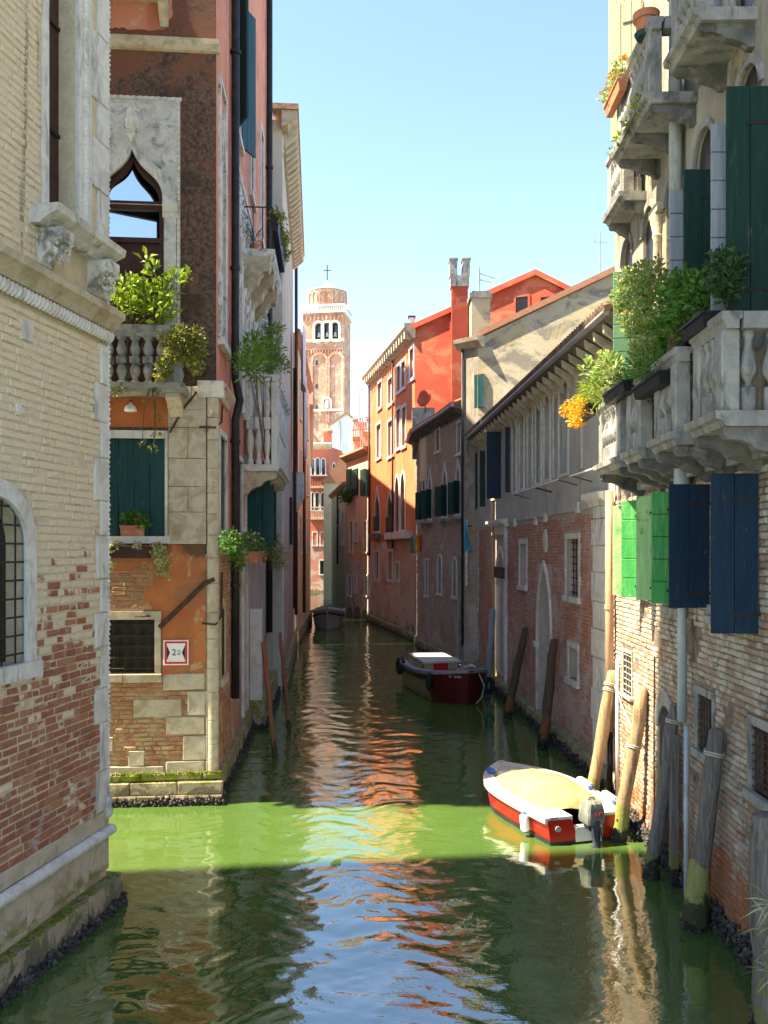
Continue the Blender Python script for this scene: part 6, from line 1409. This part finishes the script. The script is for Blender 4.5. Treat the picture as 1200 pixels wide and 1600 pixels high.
# ------------------------------------------------------------------ mooring poles
def pole(label, top, bot, r, m, z_extra=-.8, rope=None, cap=None, knobs=0, name='mooring_pole', group=None, seg=9, rb=None):
    top = Vector(top); bot = Vector(bot); t = thing(name, label, 'pole', bot, 0, group or 'mooring poles along the canal walls'); rb = rb or r * 1.08
    pts = []; d = bot - top; k = (z_extra - top.z) / d.z
    for i in range(seg + 1):
        q = k * i / seg; p = top + d * q; w = .02 * (0 < i < seg); pts.append(p + Vector((U(-w, w), U(-w, w), 0)))
    rs = [r + (rb - r) * i / seg + U(-.008, .008) for i in range(seg + 1)]; rs[0] *= .8
    sh_ = obj('shaft', MB().tube([pts[0] + Vector((0, 0, .03))] + pts, [rs[0] * .6] + rs, 12), m, t, smooth=50)
    bn = MB(); ax0 = d.normalized()
    for _ in range(int(90 * r / .1)):
        zz = U(-.05, .22) * (1 if R() < .75 else 1.7); c = top + d * ((zz - top.z) / d.z); a_ = U(0, 6.283); bn.blob((c.x + rb * 1.02 * math.cos(a_), c.y + rb * 1.02 * math.sin(a_), zz), U(.012, .03))
    obj('barnacles', bn, m_mussel, t, kind='stuff', fix=False)
    if rope:
        for q in rope:
            c = top + d * q; mb = MB(); N = 14
            ax = d.normalized(); a = ax.cross(Vector((0, 1, .1))).normalized(); b = ax.cross(a)
            for tw in (0, .03): mb.tube([c + ax * (tw + .01 * math.sin(i)) + (a * math.cos(6.283 * i / N) + b * math.sin(6.283 * i / N)) * (r * 1.12) for i in range(N + 1)], .011, 5)
            obj('rope_wrap', mb, m_rope, t)
    return t
def wpt(W, px, py, d): u, z = W.px(px, py, d); return W.p(u, d, z)
def leaning(label, tx, ty, bx, by, r, m, Yoff=.0, dz=0, **k):
    """foot stands where the ray meets the water; the top leans back to the wall side at the same distance plus Yoff"""
    b = ground(bx, by, dz); t = at(tx, ty, b.y + Yoff); return pole(label, t, b, r, m, **k)
leaning('reddish brown pole leaning beside red house, nearer of two', 411, 1005, 430, 1183, .055, m_redpole)
leaning('slim brown pole leaning beside red house, farther of two', 438, 990, 452, 1142, .05, m_redpole)
leaning('sunlit pale timber pole left of the pair behind motorboat', 957, 1050, 921, 1262, .10, m_lightwood, Yoff=-.1, rope=(.08, .12), rb=.13)
leaning('sunlit knotty timber pole leaning on wall right of motorboat', 1005, 1078, 966, 1312, .10, m_lightwood, Yoff=-.3, rope=(.36,), rb=.12)
leaning('grey timber pole with metal sleeve leaning by water door', 1056, 1102, 1017, 1372, .09, m_greywood, Yoff=-.35, rope=(.08,), rb=.11)
leaning('stout grey timber pole with frayed yellow wrapping', 1120, 1142, 1082, 1450, .10, m_greywood, Yoff=-.35, rope=(.10,), rb=.13)
leaning('broad dark timber pole at right edge of view', 1196, 1275, 1204, 1640, .15, m_greywood, Yoff=.1, rb=.17)
leaning('dark pole leaning against pink brick by pointed door, nearer', 866, 1000, 848, 1170, .10, m_darkpole, Yoff=0, rb=.13)
leaning('dark pole leaning against pink brick behind work boat, farther', 820, 982, 793, 1122, .10, m_darkpole, Yoff=0, rb=.12)
leaning('blue-grey pole standing beside white water door', 770, 952, 762, 1085, .10, m_slate, Yoff=.2)
leaning('brown pole standing against dark brick house', 737, 940, 732, 1045, .11, m_darkpole, Yoff=.2)
b = ground(1040, 1330); sl2 = thing('plank_post', 'thin weathered plank post standing between two grey poles', 'post', (3.98, 12.9, 0)); obj('plank', MB().box(3.93, 4.03, 12.25, 12.36, -.5, 2.1), m_greywood, sl2)
fz = thing('frayed_wrapping', 'frayed yellow green sheet wrapped around stout grey pole', 'sheet', ground(1085, 1440)); mb = MB(); c0 = Vector(at(1108, 1345, ground(1082, 1450).y + .02))
ringv = []
for k, (z, r_) in enumerate(((.85, .12), (.7, .13), (.5, .145), (.3, .155), (.1, .16))):
    ax_ = at(1120, 1142, ground(1082, 1450).y - .35); bx_ = ground(1082, 1450); f_ = (ax_.z - z) / ax_.z; c_ = ax_ + (bx_ - ax_) * f_
    for i in range(12): a_ = 2 * math.pi * i / 12; rr = r_ * (1 + .12 * math.sin(3 * a_ + k)); ringv.append((c_.x + rr * math.cos(a_), c_.y + rr * math.sin(a_), z + .05 * math.sin(2 * a_ + 1)))
mb.add(ringv, [(k * 12 + i, k * 12 + (i + 1) % 12, (k + 1) * 12 + (i + 1) % 12, (k + 1) * 12 + i) for k in range(4) for i in range(12)])
obj('cloth', mb, mat('frayed_yellow_cloth', [(.30, .28, .09), (.22, .21, .06)], 6, stretch=(6, 6, .6), bump=.6, over=[((.03, .04, .015), 3, .5, .62, None, (.1, .7, .3, -.35), .95)]), fz, smooth=True)
# mooring rope between sunlit poles
rp_ = thing('mooring_rope', 'slack pale mooring rope between sunlit poles', 'rope', at(957, 1070, 15.5)); a = at(957, 1062, 18.2); a = Vector((a.x, a.y, a.z)); b_ = at(1003, 1160, 16.0)
obj('strand', MB().tube([at(958, 1066, ground(921, 1262).y - .1), at(975, 1110, 15.4), at(990, 1140, 14.6), at(1000, 1160, 14.1)], .014, 6), m_rope, rp_)

# ------------------------------------------------------------------ sign
sg = thing('width_limit_sign', 'square white sign with red border and black hourglass sides reading 2 mt', 'sign', WB.p(uq(275), .05, zq(1040)))
a, b, c, d = uq(256), uq(295), zq(1039), zq(1000); um, zm = (a + b) / 2, (c + d) / 2
obj('plate', MB().cbox(WB, a, b, .03, .05, c, d, .004, 0), m_whitepaint, sg); t_ = (b - a)
rb_ = MB()
for q in ((.05, .95, .05, .13), (.05, .95, .87, .95), (.05, .13, .13, .87), (.87, .95, .13, .87)): rb_.wbox(WB, a + t_ * q[0], a + t_ * q[1], .0505, .053, c + (d - c) * q[2], c + (d - c) * q[3])
obj('red_border', rb_, m_signred, sg); tri = MB()
tri.wpoly(WB, [(a + t_ * .135, c + (d - c) * .2), (a + t_ * .135, c + (d - c) * .8), (a + t_ * .26, zm)], .0505, .053); tri.wpoly(WB, [(b - t_ * .135, c + (d - c) * .2), (b - t_ * .26, zm), (b - t_ * .135, c + (d - c) * .8)], .0505, .053)
obj('side_triangle', tri, m_signblack, sg); L_ = sg.location
def st(s_, u, z, size): x, y, zz = WB.p(u, .0535, z); txt('lettering', s_, (x - L_.x, y - L_.y, zz - L_.z), (math.radians(90), 0, WB.ang), size, m_signblack, sg, .001)
st('2', um - t_ * .08, zm, t_ * .36); st('mt', um + t_ * .12, zm + t_ * .07, t_ * .12); st('00', um + t_ * .12, zm - t_ * .06, t_ * .12)

# ------------------------------------------------------------------ plants
rng_c = lambda W, px, py, d, r: (*W.p(W.px(px, py, d)[0], d, W.px(px, py, d)[1]), r)
CL = lambda W, d, L: [rng_c(W, x, y, d + U(-.08, .08), r) for x, y, r in L]
P = WB.p
plant('lemon_plant', 'bright yellow-green lemon plant on balcony of gothic window', 'plant', WB.p(bx - 1.0, .45, zf), CL(WB, .48, [(228, 405, .10), (240, 425, .16), (195, 450, .24), (225, 462, .28), (255, 455, .20), (275, 435, .15), (295, 432, .10), (205, 480, .3), (240, 485, .3), (262, 482, .2), (185, 470, .2)]), 520, .20, .085, LF, upright=.5)
plant('trailing_ivy', 'yellowish ivy bush tumbling over balcony pier of red house', 'plant', WB.p(bx - .1, .5, zr - .1), CL(WB, .66, [(265, 530, .16), (285, 525, .22), (305, 525, .18), (295, 550, .22), (270, 555, .16), (312, 545, .14), (305, 572, .14), (255, 570, .14), (250, 590, .08), (262, 585, .08)]), 1500, .075, .05, LIVY, droop=.3)
tv = [(242, 612), (250, 650), (243, 680), (240, 700), (222, 690)]
plant('hanging_vine', 'thin dry vine hanging down from balcony slab above teal shutters', 'plant', WB.p(uq(245), .6, zq(605)), CL(WB, .60, [(x, y, .07) for x, y in tv] + [(190, 606, .1), (178, 615, .08), (225, 622, .06)]), 150, .06, .035, LIVY, droop=.6)
plant('potted_geranium', 'red geranium in terracotta box on sill before teal shutters', 'potted plant', WB.p(uq(208), .09, opSh.z0), CL(WB, .09, [(197, 812, .10), (210, 808, .12), (222, 815, .12), (232, 822, .06)]), 260, .07, .06, LGRN, pot=pot_box(WB, uq(190), uq(227), .03, .14, opSh.z0, opSh.z0 + .19, m_terra, .01), extra=[('flower', LRED, 5, .05, .04)])
plant('window_planter', 'planter of trailing variegated ivy hung under sill of teal shutters', 'planter', WB.p(uq(215), .2, zq(868)), CL(WB, .26, [(172, 860, .12), (185, 853, .10), (215, 852, .08), (246, 858, .14), (252, 872, .13), (258, 885, .10), (250, 892, .08), (262, 900, .05), (172, 880, .08)]), 900, .05, .045, LVAR, droop=.6, stem=False, pot=pot_box(WB, uq(176), uq(238), .15, .34, zq(872), zq(855), m_brownwood, .01), extra=[('flower', LYEL, 9, .05, .04)])
Lf = WB.px
# on the side of the red house
def sclump(L, d): return [(*WS.p(WS.px(x, y, d)[0], d, WS.px(x, y, d)[1]), r) for x, y, r in L]
plant('bamboo_bush', 'tall light green bush on stone balcony of red house side', 'plant', WS.p(5.6, .5, zf2), sclump([(392, 560, .32), (405, 570, .36), (398, 540, .28), (412, 545, .32), (425, 520, .26), (435, 515, .18), (420, 560, .36), (435, 568, .3), (445, 575, .22), (430, 545, .28), (388, 575, .25)], .5), 1700, .17, .045, LBAM, upright=.4)
plant('sill_geraniums', 'pink geraniums in pots along sill below open teal shutters', 'planter', WS.p(3.6, .3, 4.7), sclump([(382, 850, .22), (392, 846, .24), (402, 852, .22), (412, 855, .24), (405, 868, .2)], .4), 800, .07, .055, LGRN, extra=[('flower', LPNK, 26, .06, .05)], pot=pot_box(WS, 3.4, 6.2, .25, .5, 4.35, 4.6, m_terra))
plant('trailing_greens', 'bright green trailing plant beside black downpipe', 'plant', WS.p(1.9, .25, 4.7), sclump([(358, 842, .2), (365, 850, .22), (370, 862, .2), (372, 878, .15), (354, 852, .14)], .3), 700, .07, .05, LGRN, droop=.3, pot=pot_round(WS.p(1.6, .28, 4.3), .12, .22))
plant('dry_grass_planter', 'pale dry grass hanging from sill planter beyond geraniums', 'plant', WS.p(8, .3, 4.6), sclump([(425, 858, .26), (434, 860, .24), (432, 875, .22), (438, 880, .2), (428, 845, .2)], .45), 800, .16, .02, LIVY, droop=.5)
plant('balcony_agave', 'spiky potted plant behind iron railing of upper balcony', 'potted plant', WS.p(u0_ + .25, .25, za), [(*WS.p(u0_ + .3, .25, za + .3), .12)], 26, .45, .035, LDK, stem=False, upright=.9, pot=pot_round(WS.p(u0_ + .3, .25, za), .12, .2))
plant('railing_ivy', 'ivy spilling over long planter of upper iron balcony', 'plant', WS.p(u0_ + 1, .75, za + .9), [(*WS.p(u0_ + .1 + i * .32, .80 + U(-.05, .05), za + .95 - U(0, .25)), .2) for i in range(11)], 1500, .07, .05, LIVY, droop=.4, stem=False, pot=pot_box(WS, u0_ + .05, u0_ + 3.3, .66, .86, za + .45, za + .85, m_blackplastic))
# on the right-hand balconies
def dclump(L, d): return [(*WD.p(WD.px(x, y, d)[0], d + U(-.06, .06), WD.px(x, y, d)[1]), r) for x, y, r in L]
YB = lambda px, d: 4 + WD.px(px, 600, d)[0]
def dbox(px0, px1, y0, y1, d): 
    a, b = sorted((WD.px(px0, 600, d)[0], WD.px(px1, 600, d)[0])); zA_ = WD.px((px0 + px1) / 2, y1, d)[1]; zB_ = zA_ + .15; return pot_box(WD, a, b, d - .14, d + .06, zA_, zB_, m_blackplastic)
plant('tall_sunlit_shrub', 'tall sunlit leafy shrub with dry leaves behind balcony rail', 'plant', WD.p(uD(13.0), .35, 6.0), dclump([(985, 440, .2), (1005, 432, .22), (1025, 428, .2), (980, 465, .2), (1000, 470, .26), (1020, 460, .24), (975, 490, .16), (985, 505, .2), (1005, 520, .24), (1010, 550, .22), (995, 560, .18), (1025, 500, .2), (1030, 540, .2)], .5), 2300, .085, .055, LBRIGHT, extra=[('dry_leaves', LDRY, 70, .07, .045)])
plant('shaded_shrub', 'dense mid-green shrub in black planter on balcony rail', 'plant', WD.p(uD(10.9), .62, 6.95), dclump([(1050, 455, .18), (1068, 445, .2), (1085, 450, .2), (1055, 480, .2), (1075, 480, .2), (1090, 470, .16), (1045, 510, .18), (1062, 510, .18), (1040, 540, .14), (1098, 480, .12)], .6), 1900, .085, .055, LGRN, pot=dbox(1072, 1106, 490, 522, .72))
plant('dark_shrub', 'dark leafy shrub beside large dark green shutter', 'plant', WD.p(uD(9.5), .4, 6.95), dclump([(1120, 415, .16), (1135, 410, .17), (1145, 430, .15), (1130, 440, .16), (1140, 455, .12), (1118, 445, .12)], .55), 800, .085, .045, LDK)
plant('trailing_balcony_plant', 'spiky green plant in black planter on middle balcony rail', 'plant', WD.p(uD(12.0), .72, 6.95), dclump([(985, 590, .12), (1000, 580, .14), (1015, 578, .14), (1030, 572, .12), (975, 595, .1)], .72), 320, .2, .02, LGRN, pot=dbox(995, 1036, 580, 612, .78), upright=.2)
plant('broad_leaf_plant', 'light green broad-leaved plant in black planter on sunlit balcony', 'plant', WD.p(uD(13.0), .72, 6.95), dclump([(925, 575, .14), (935, 590, .14), (950, 575, .16), (955, 595, .14), (945, 560, .12)], .76), 300, .14, .075, LBRIGHT, pot=dbox(948, 980, 598, 622, .8))
plant('spider_plant', 'yellow-green spider plant spilling between flowers and planter', 'plant', WD.p(uD(13.9), .72, 6.95), dclump([(918, 610, .12), (930, 605, .14), (935, 620, .12), (922, 625, .1)], .80), 300, .26, .02, LF, droop=.2, upright=.3)
plant('yellow_flowers', 'ball of yellow orange flowers hanging at the end of sunlit balcony', 'plant', WD.p(uD(14.3), .8, 6.8), dclump([(888, 640, .15), (900, 632, .17), (912, 635, .14), (895, 655, .15), (905, 652, .15)], .86), 900, .055, .045, LYEL, droop=.3, pot=dbox(905, 925, 632, 652, .8))
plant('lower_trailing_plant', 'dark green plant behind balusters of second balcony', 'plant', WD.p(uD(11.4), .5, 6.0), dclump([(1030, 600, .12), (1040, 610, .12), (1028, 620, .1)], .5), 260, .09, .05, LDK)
plant('rail_flowers', 'orange flowers in pots along upper sunlit balcony rail', 'plant', WD.p(uD(13.3), .7, 11.5), [(*WD.p(uD(12.9 + i * .22), .68, 11.55 + U(-.05, .1)), .14) for i in range(5)], 420, .06, .045, LBRIGHT, droop=.2, extra=[('flower', LORG, 26, .06, .05)], pot=pot_box(WD, uD(12.85), uD(13.75), .6, .76, 11.25, 11.42, m_terra))
plant('slab_weeds', 'yellow-green weeds growing along edge of upper sunlit balcony slab', 'plant', WD.p(uD(12.5), .7, 10.5), [(*WD.p(uD(12.0 + i * .5), .68, 10.6), .10) for i in range(4)], 220, .06, .04, LF)
pt = thing('terracotta_pot', 'terracotta pot in green saucer on corner of upper balcony rail', 'pot', WD.p(uD(12.0), .58, 11.48)); c_ = Vector(WD.p(uD(12.0), .58, 11.48)); obj('saucer', MB().lathe(c_, [(.13, 0), (.16, .06), (.14, .06)], 14), m_teal, pt)
obj('pot', MB().lathe(c_ + Vector((0, 0, .05)), [(.12, 0), (.145, .18), (.17, .18), (.18, .27), (.15, .27), (.14, .2), (.02, .2)], 16), m_terra, pt, smooth=40)
plant('water_fern', 'pale spiky fern growing on the broad pole at right edge', 'plant', at(1210, 1450, 8.1), [(*at(1206, y_, 7.9), .05) for y_ in (1410, 1445, 1480, 1520)], 110, .24, .016, LVAR, stem=False, upright=0)
plant('loggia_creeper', 'small creeper hanging on sill of pink house shutters', 'plant', WP_.p(2, .3, 9), [(*WP_.p(WP_.px(552, 775)[0] + i * .5, .35, WP_.px(552, 775)[1]), .5) for i in range(3)], 420, .22, .15, LGRN, stem=False)

# ------------------------------------------------------------------ flags, laundry, aerials, dish
def cloth(name, label, cat, pts_fn, nu, nv, mats, holder=None, loc=(0, 0, 0)):
    t = thing(name, label, cat, loc)
    for k, m in enumerate(mats):
        mb = MB(); a, b = k / len(mats), (k + 1) / len(mats)
        for i in range(nu + 1):
            for j in range(nv + 1): mb.v.append(tuple(pts_fn(a + (b - a) * i / nu, j / nv)))
        n_ = len(mb.v)
        mb.f = [(i * (nv + 1) + j, (i + 1) * (nv + 1) + j, (i + 1) * (nv + 1) + j + 1, i * (nv + 1) + j + 1) for i in range(nu) for j in range(nv)]
        o = obj('stripe' if len(mats) > 1 else 'cloth', mb, m, t, smooth=True, fix=False); md = o.modifiers.new('thickness', 'SOLIDIFY'); md.thickness = .006
    return t
fm = lambda n, c: mat(n, [c, tuple(x * 1.1 for x in c)], 4, bump=.1, fine=.02)
fy = 42.0
cloth('rainbow_flag', 'rainbow striped flag hanging on dark brick house', 'flag', lambda s, v: at(642 + 17 * s, 838 + 26 * v - 3 * s, fy - .2 * math.sin(6 * s + 2 * v) * .5), 4, 6, [fm('flag_violet', (.12, .10, .22)), fm('flag_green', (.30, .36, .14)), fm('flag_yellow', (.62, .45, .04)), fm('flag_orange', (.60, .16, .02)), fm('flag_red', (.45, .03, .03))], loc=tuple(at(650, 870, fy)))
cloth('blue_banner', 'light blue banner hanging on pole between dark brick and pink brick houses', 'flag', lambda s, v: at(725 + 3 * s + 10 * s * v * v, 812 + 50 * v - 3 * s * (1 - v), 34.0 - .15 * math.sin(3 * v + 2 * s)), 5, 10, [fm('banner_blue', (.06, .33, .56))], loc=tuple(at(728, 862, 34.0)))
fpole = thing('flag_pole', 'pale vertical pole behind light blue banner', 'pole', tuple(at(729, 915, 34.1))); obj('shaft', MB().tube([at(729, 812, 34.1), at(729, 915, 34.1)], .05, 8), m_stone, fpole); obj('arm', MB().tube([at(729, 822, 34.1), at(742, 822, 34.4)], .03, 6), m_iron, fpole)
WCx = WC
cloth('hanging_laundry', 'white sheet hanging from window of beige house', 'laundry', lambda s, v: (Vector(WC.p(9.5 + 2.6 * s, .55 + .12 * math.sin(7 * s), 14.6 - 2.6 * v - .25 * math.sin(5 * s)))), 10, 6, [fm('laundry_white', (.66, .64, .70))], loc=WC.p(10, .5, 12))
cloth('lower_laundry', 'long white sheet hanging low beside stone bay of left bank', 'laundry', lambda s, v: (Vector(WC.p(10.2 + 2.2 * s, .6 + .1 * math.sin(8 * s), 12.3 - 3.6 * v + .6 * s))), 10, 6, [fm('laundry_grey_white', (.60, .59, .60))], loc=WC.p(11, .5, 9))
def aerial(label, x, y0, y1, Y, arms, r=.03):
    t = thing('antenna', label, 'antenna', at(x, y1, Y), 0, 'aerials on the roofs'); obj('mast', MB().tube([at(x, y1, Y), at(x, y0, Y)], r, 6), m_gutter, t)
    for ya, xa, xb, yb in arms: obj('rod', MB().tube([at(xa, ya, Y), at(xb, yb, Y)], r * .7, 5), m_gutter, t)
aerial('comb-shaped television aerial above long tiled roof', 938, 362, 470, 33.6, [(378, 928, 948, 378), (370, 928, 928, 382), (370, 938, 938, 382), (370, 948, 948, 382)], .02)
aerial('double-armed television aerial beside forked chimney', 749, 418, 462, 35.4, [(427, 749, 774, 435), (437, 749, 768, 441)], .03)
aerial('thin bent mast left of orange house', 562, 607, 655, 68, [(607, 562, 572, 610)], .05)
aerial('small cross aerial on corner of orange roof', 596, 560, 582, 58.5, [(567, 592, 600, 567)], .04)
sd = thing('satellite_dish', 'dark red satellite dish at foot of red gable wall', 'dish', tuple(at(663, 640, 44.6))); c_ = at(663, 622, 44.6)
obj('bowl', MB().tube([c_ + Vector((-.05, -.06, .02)), c_ + Vector((0, 0, 0)), c_ + Vector((.06, .06, -.02))], [.42, .45, .2], 18), m_redgable, sd, smooth=50); obj('dish_arm', MB().tube([c_ + Vector((.05, .05, -.1)), c_ + Vector((.05, .1, -.9))], .04, 6), m_gutter, sd)
obj('dish_plinth', MB().box(c_.x - .6, c_.x + .5, c_.y - .2, c_.y + .6, c_.z - 3.0, c_.z - .5), m_stone_grey, sd)
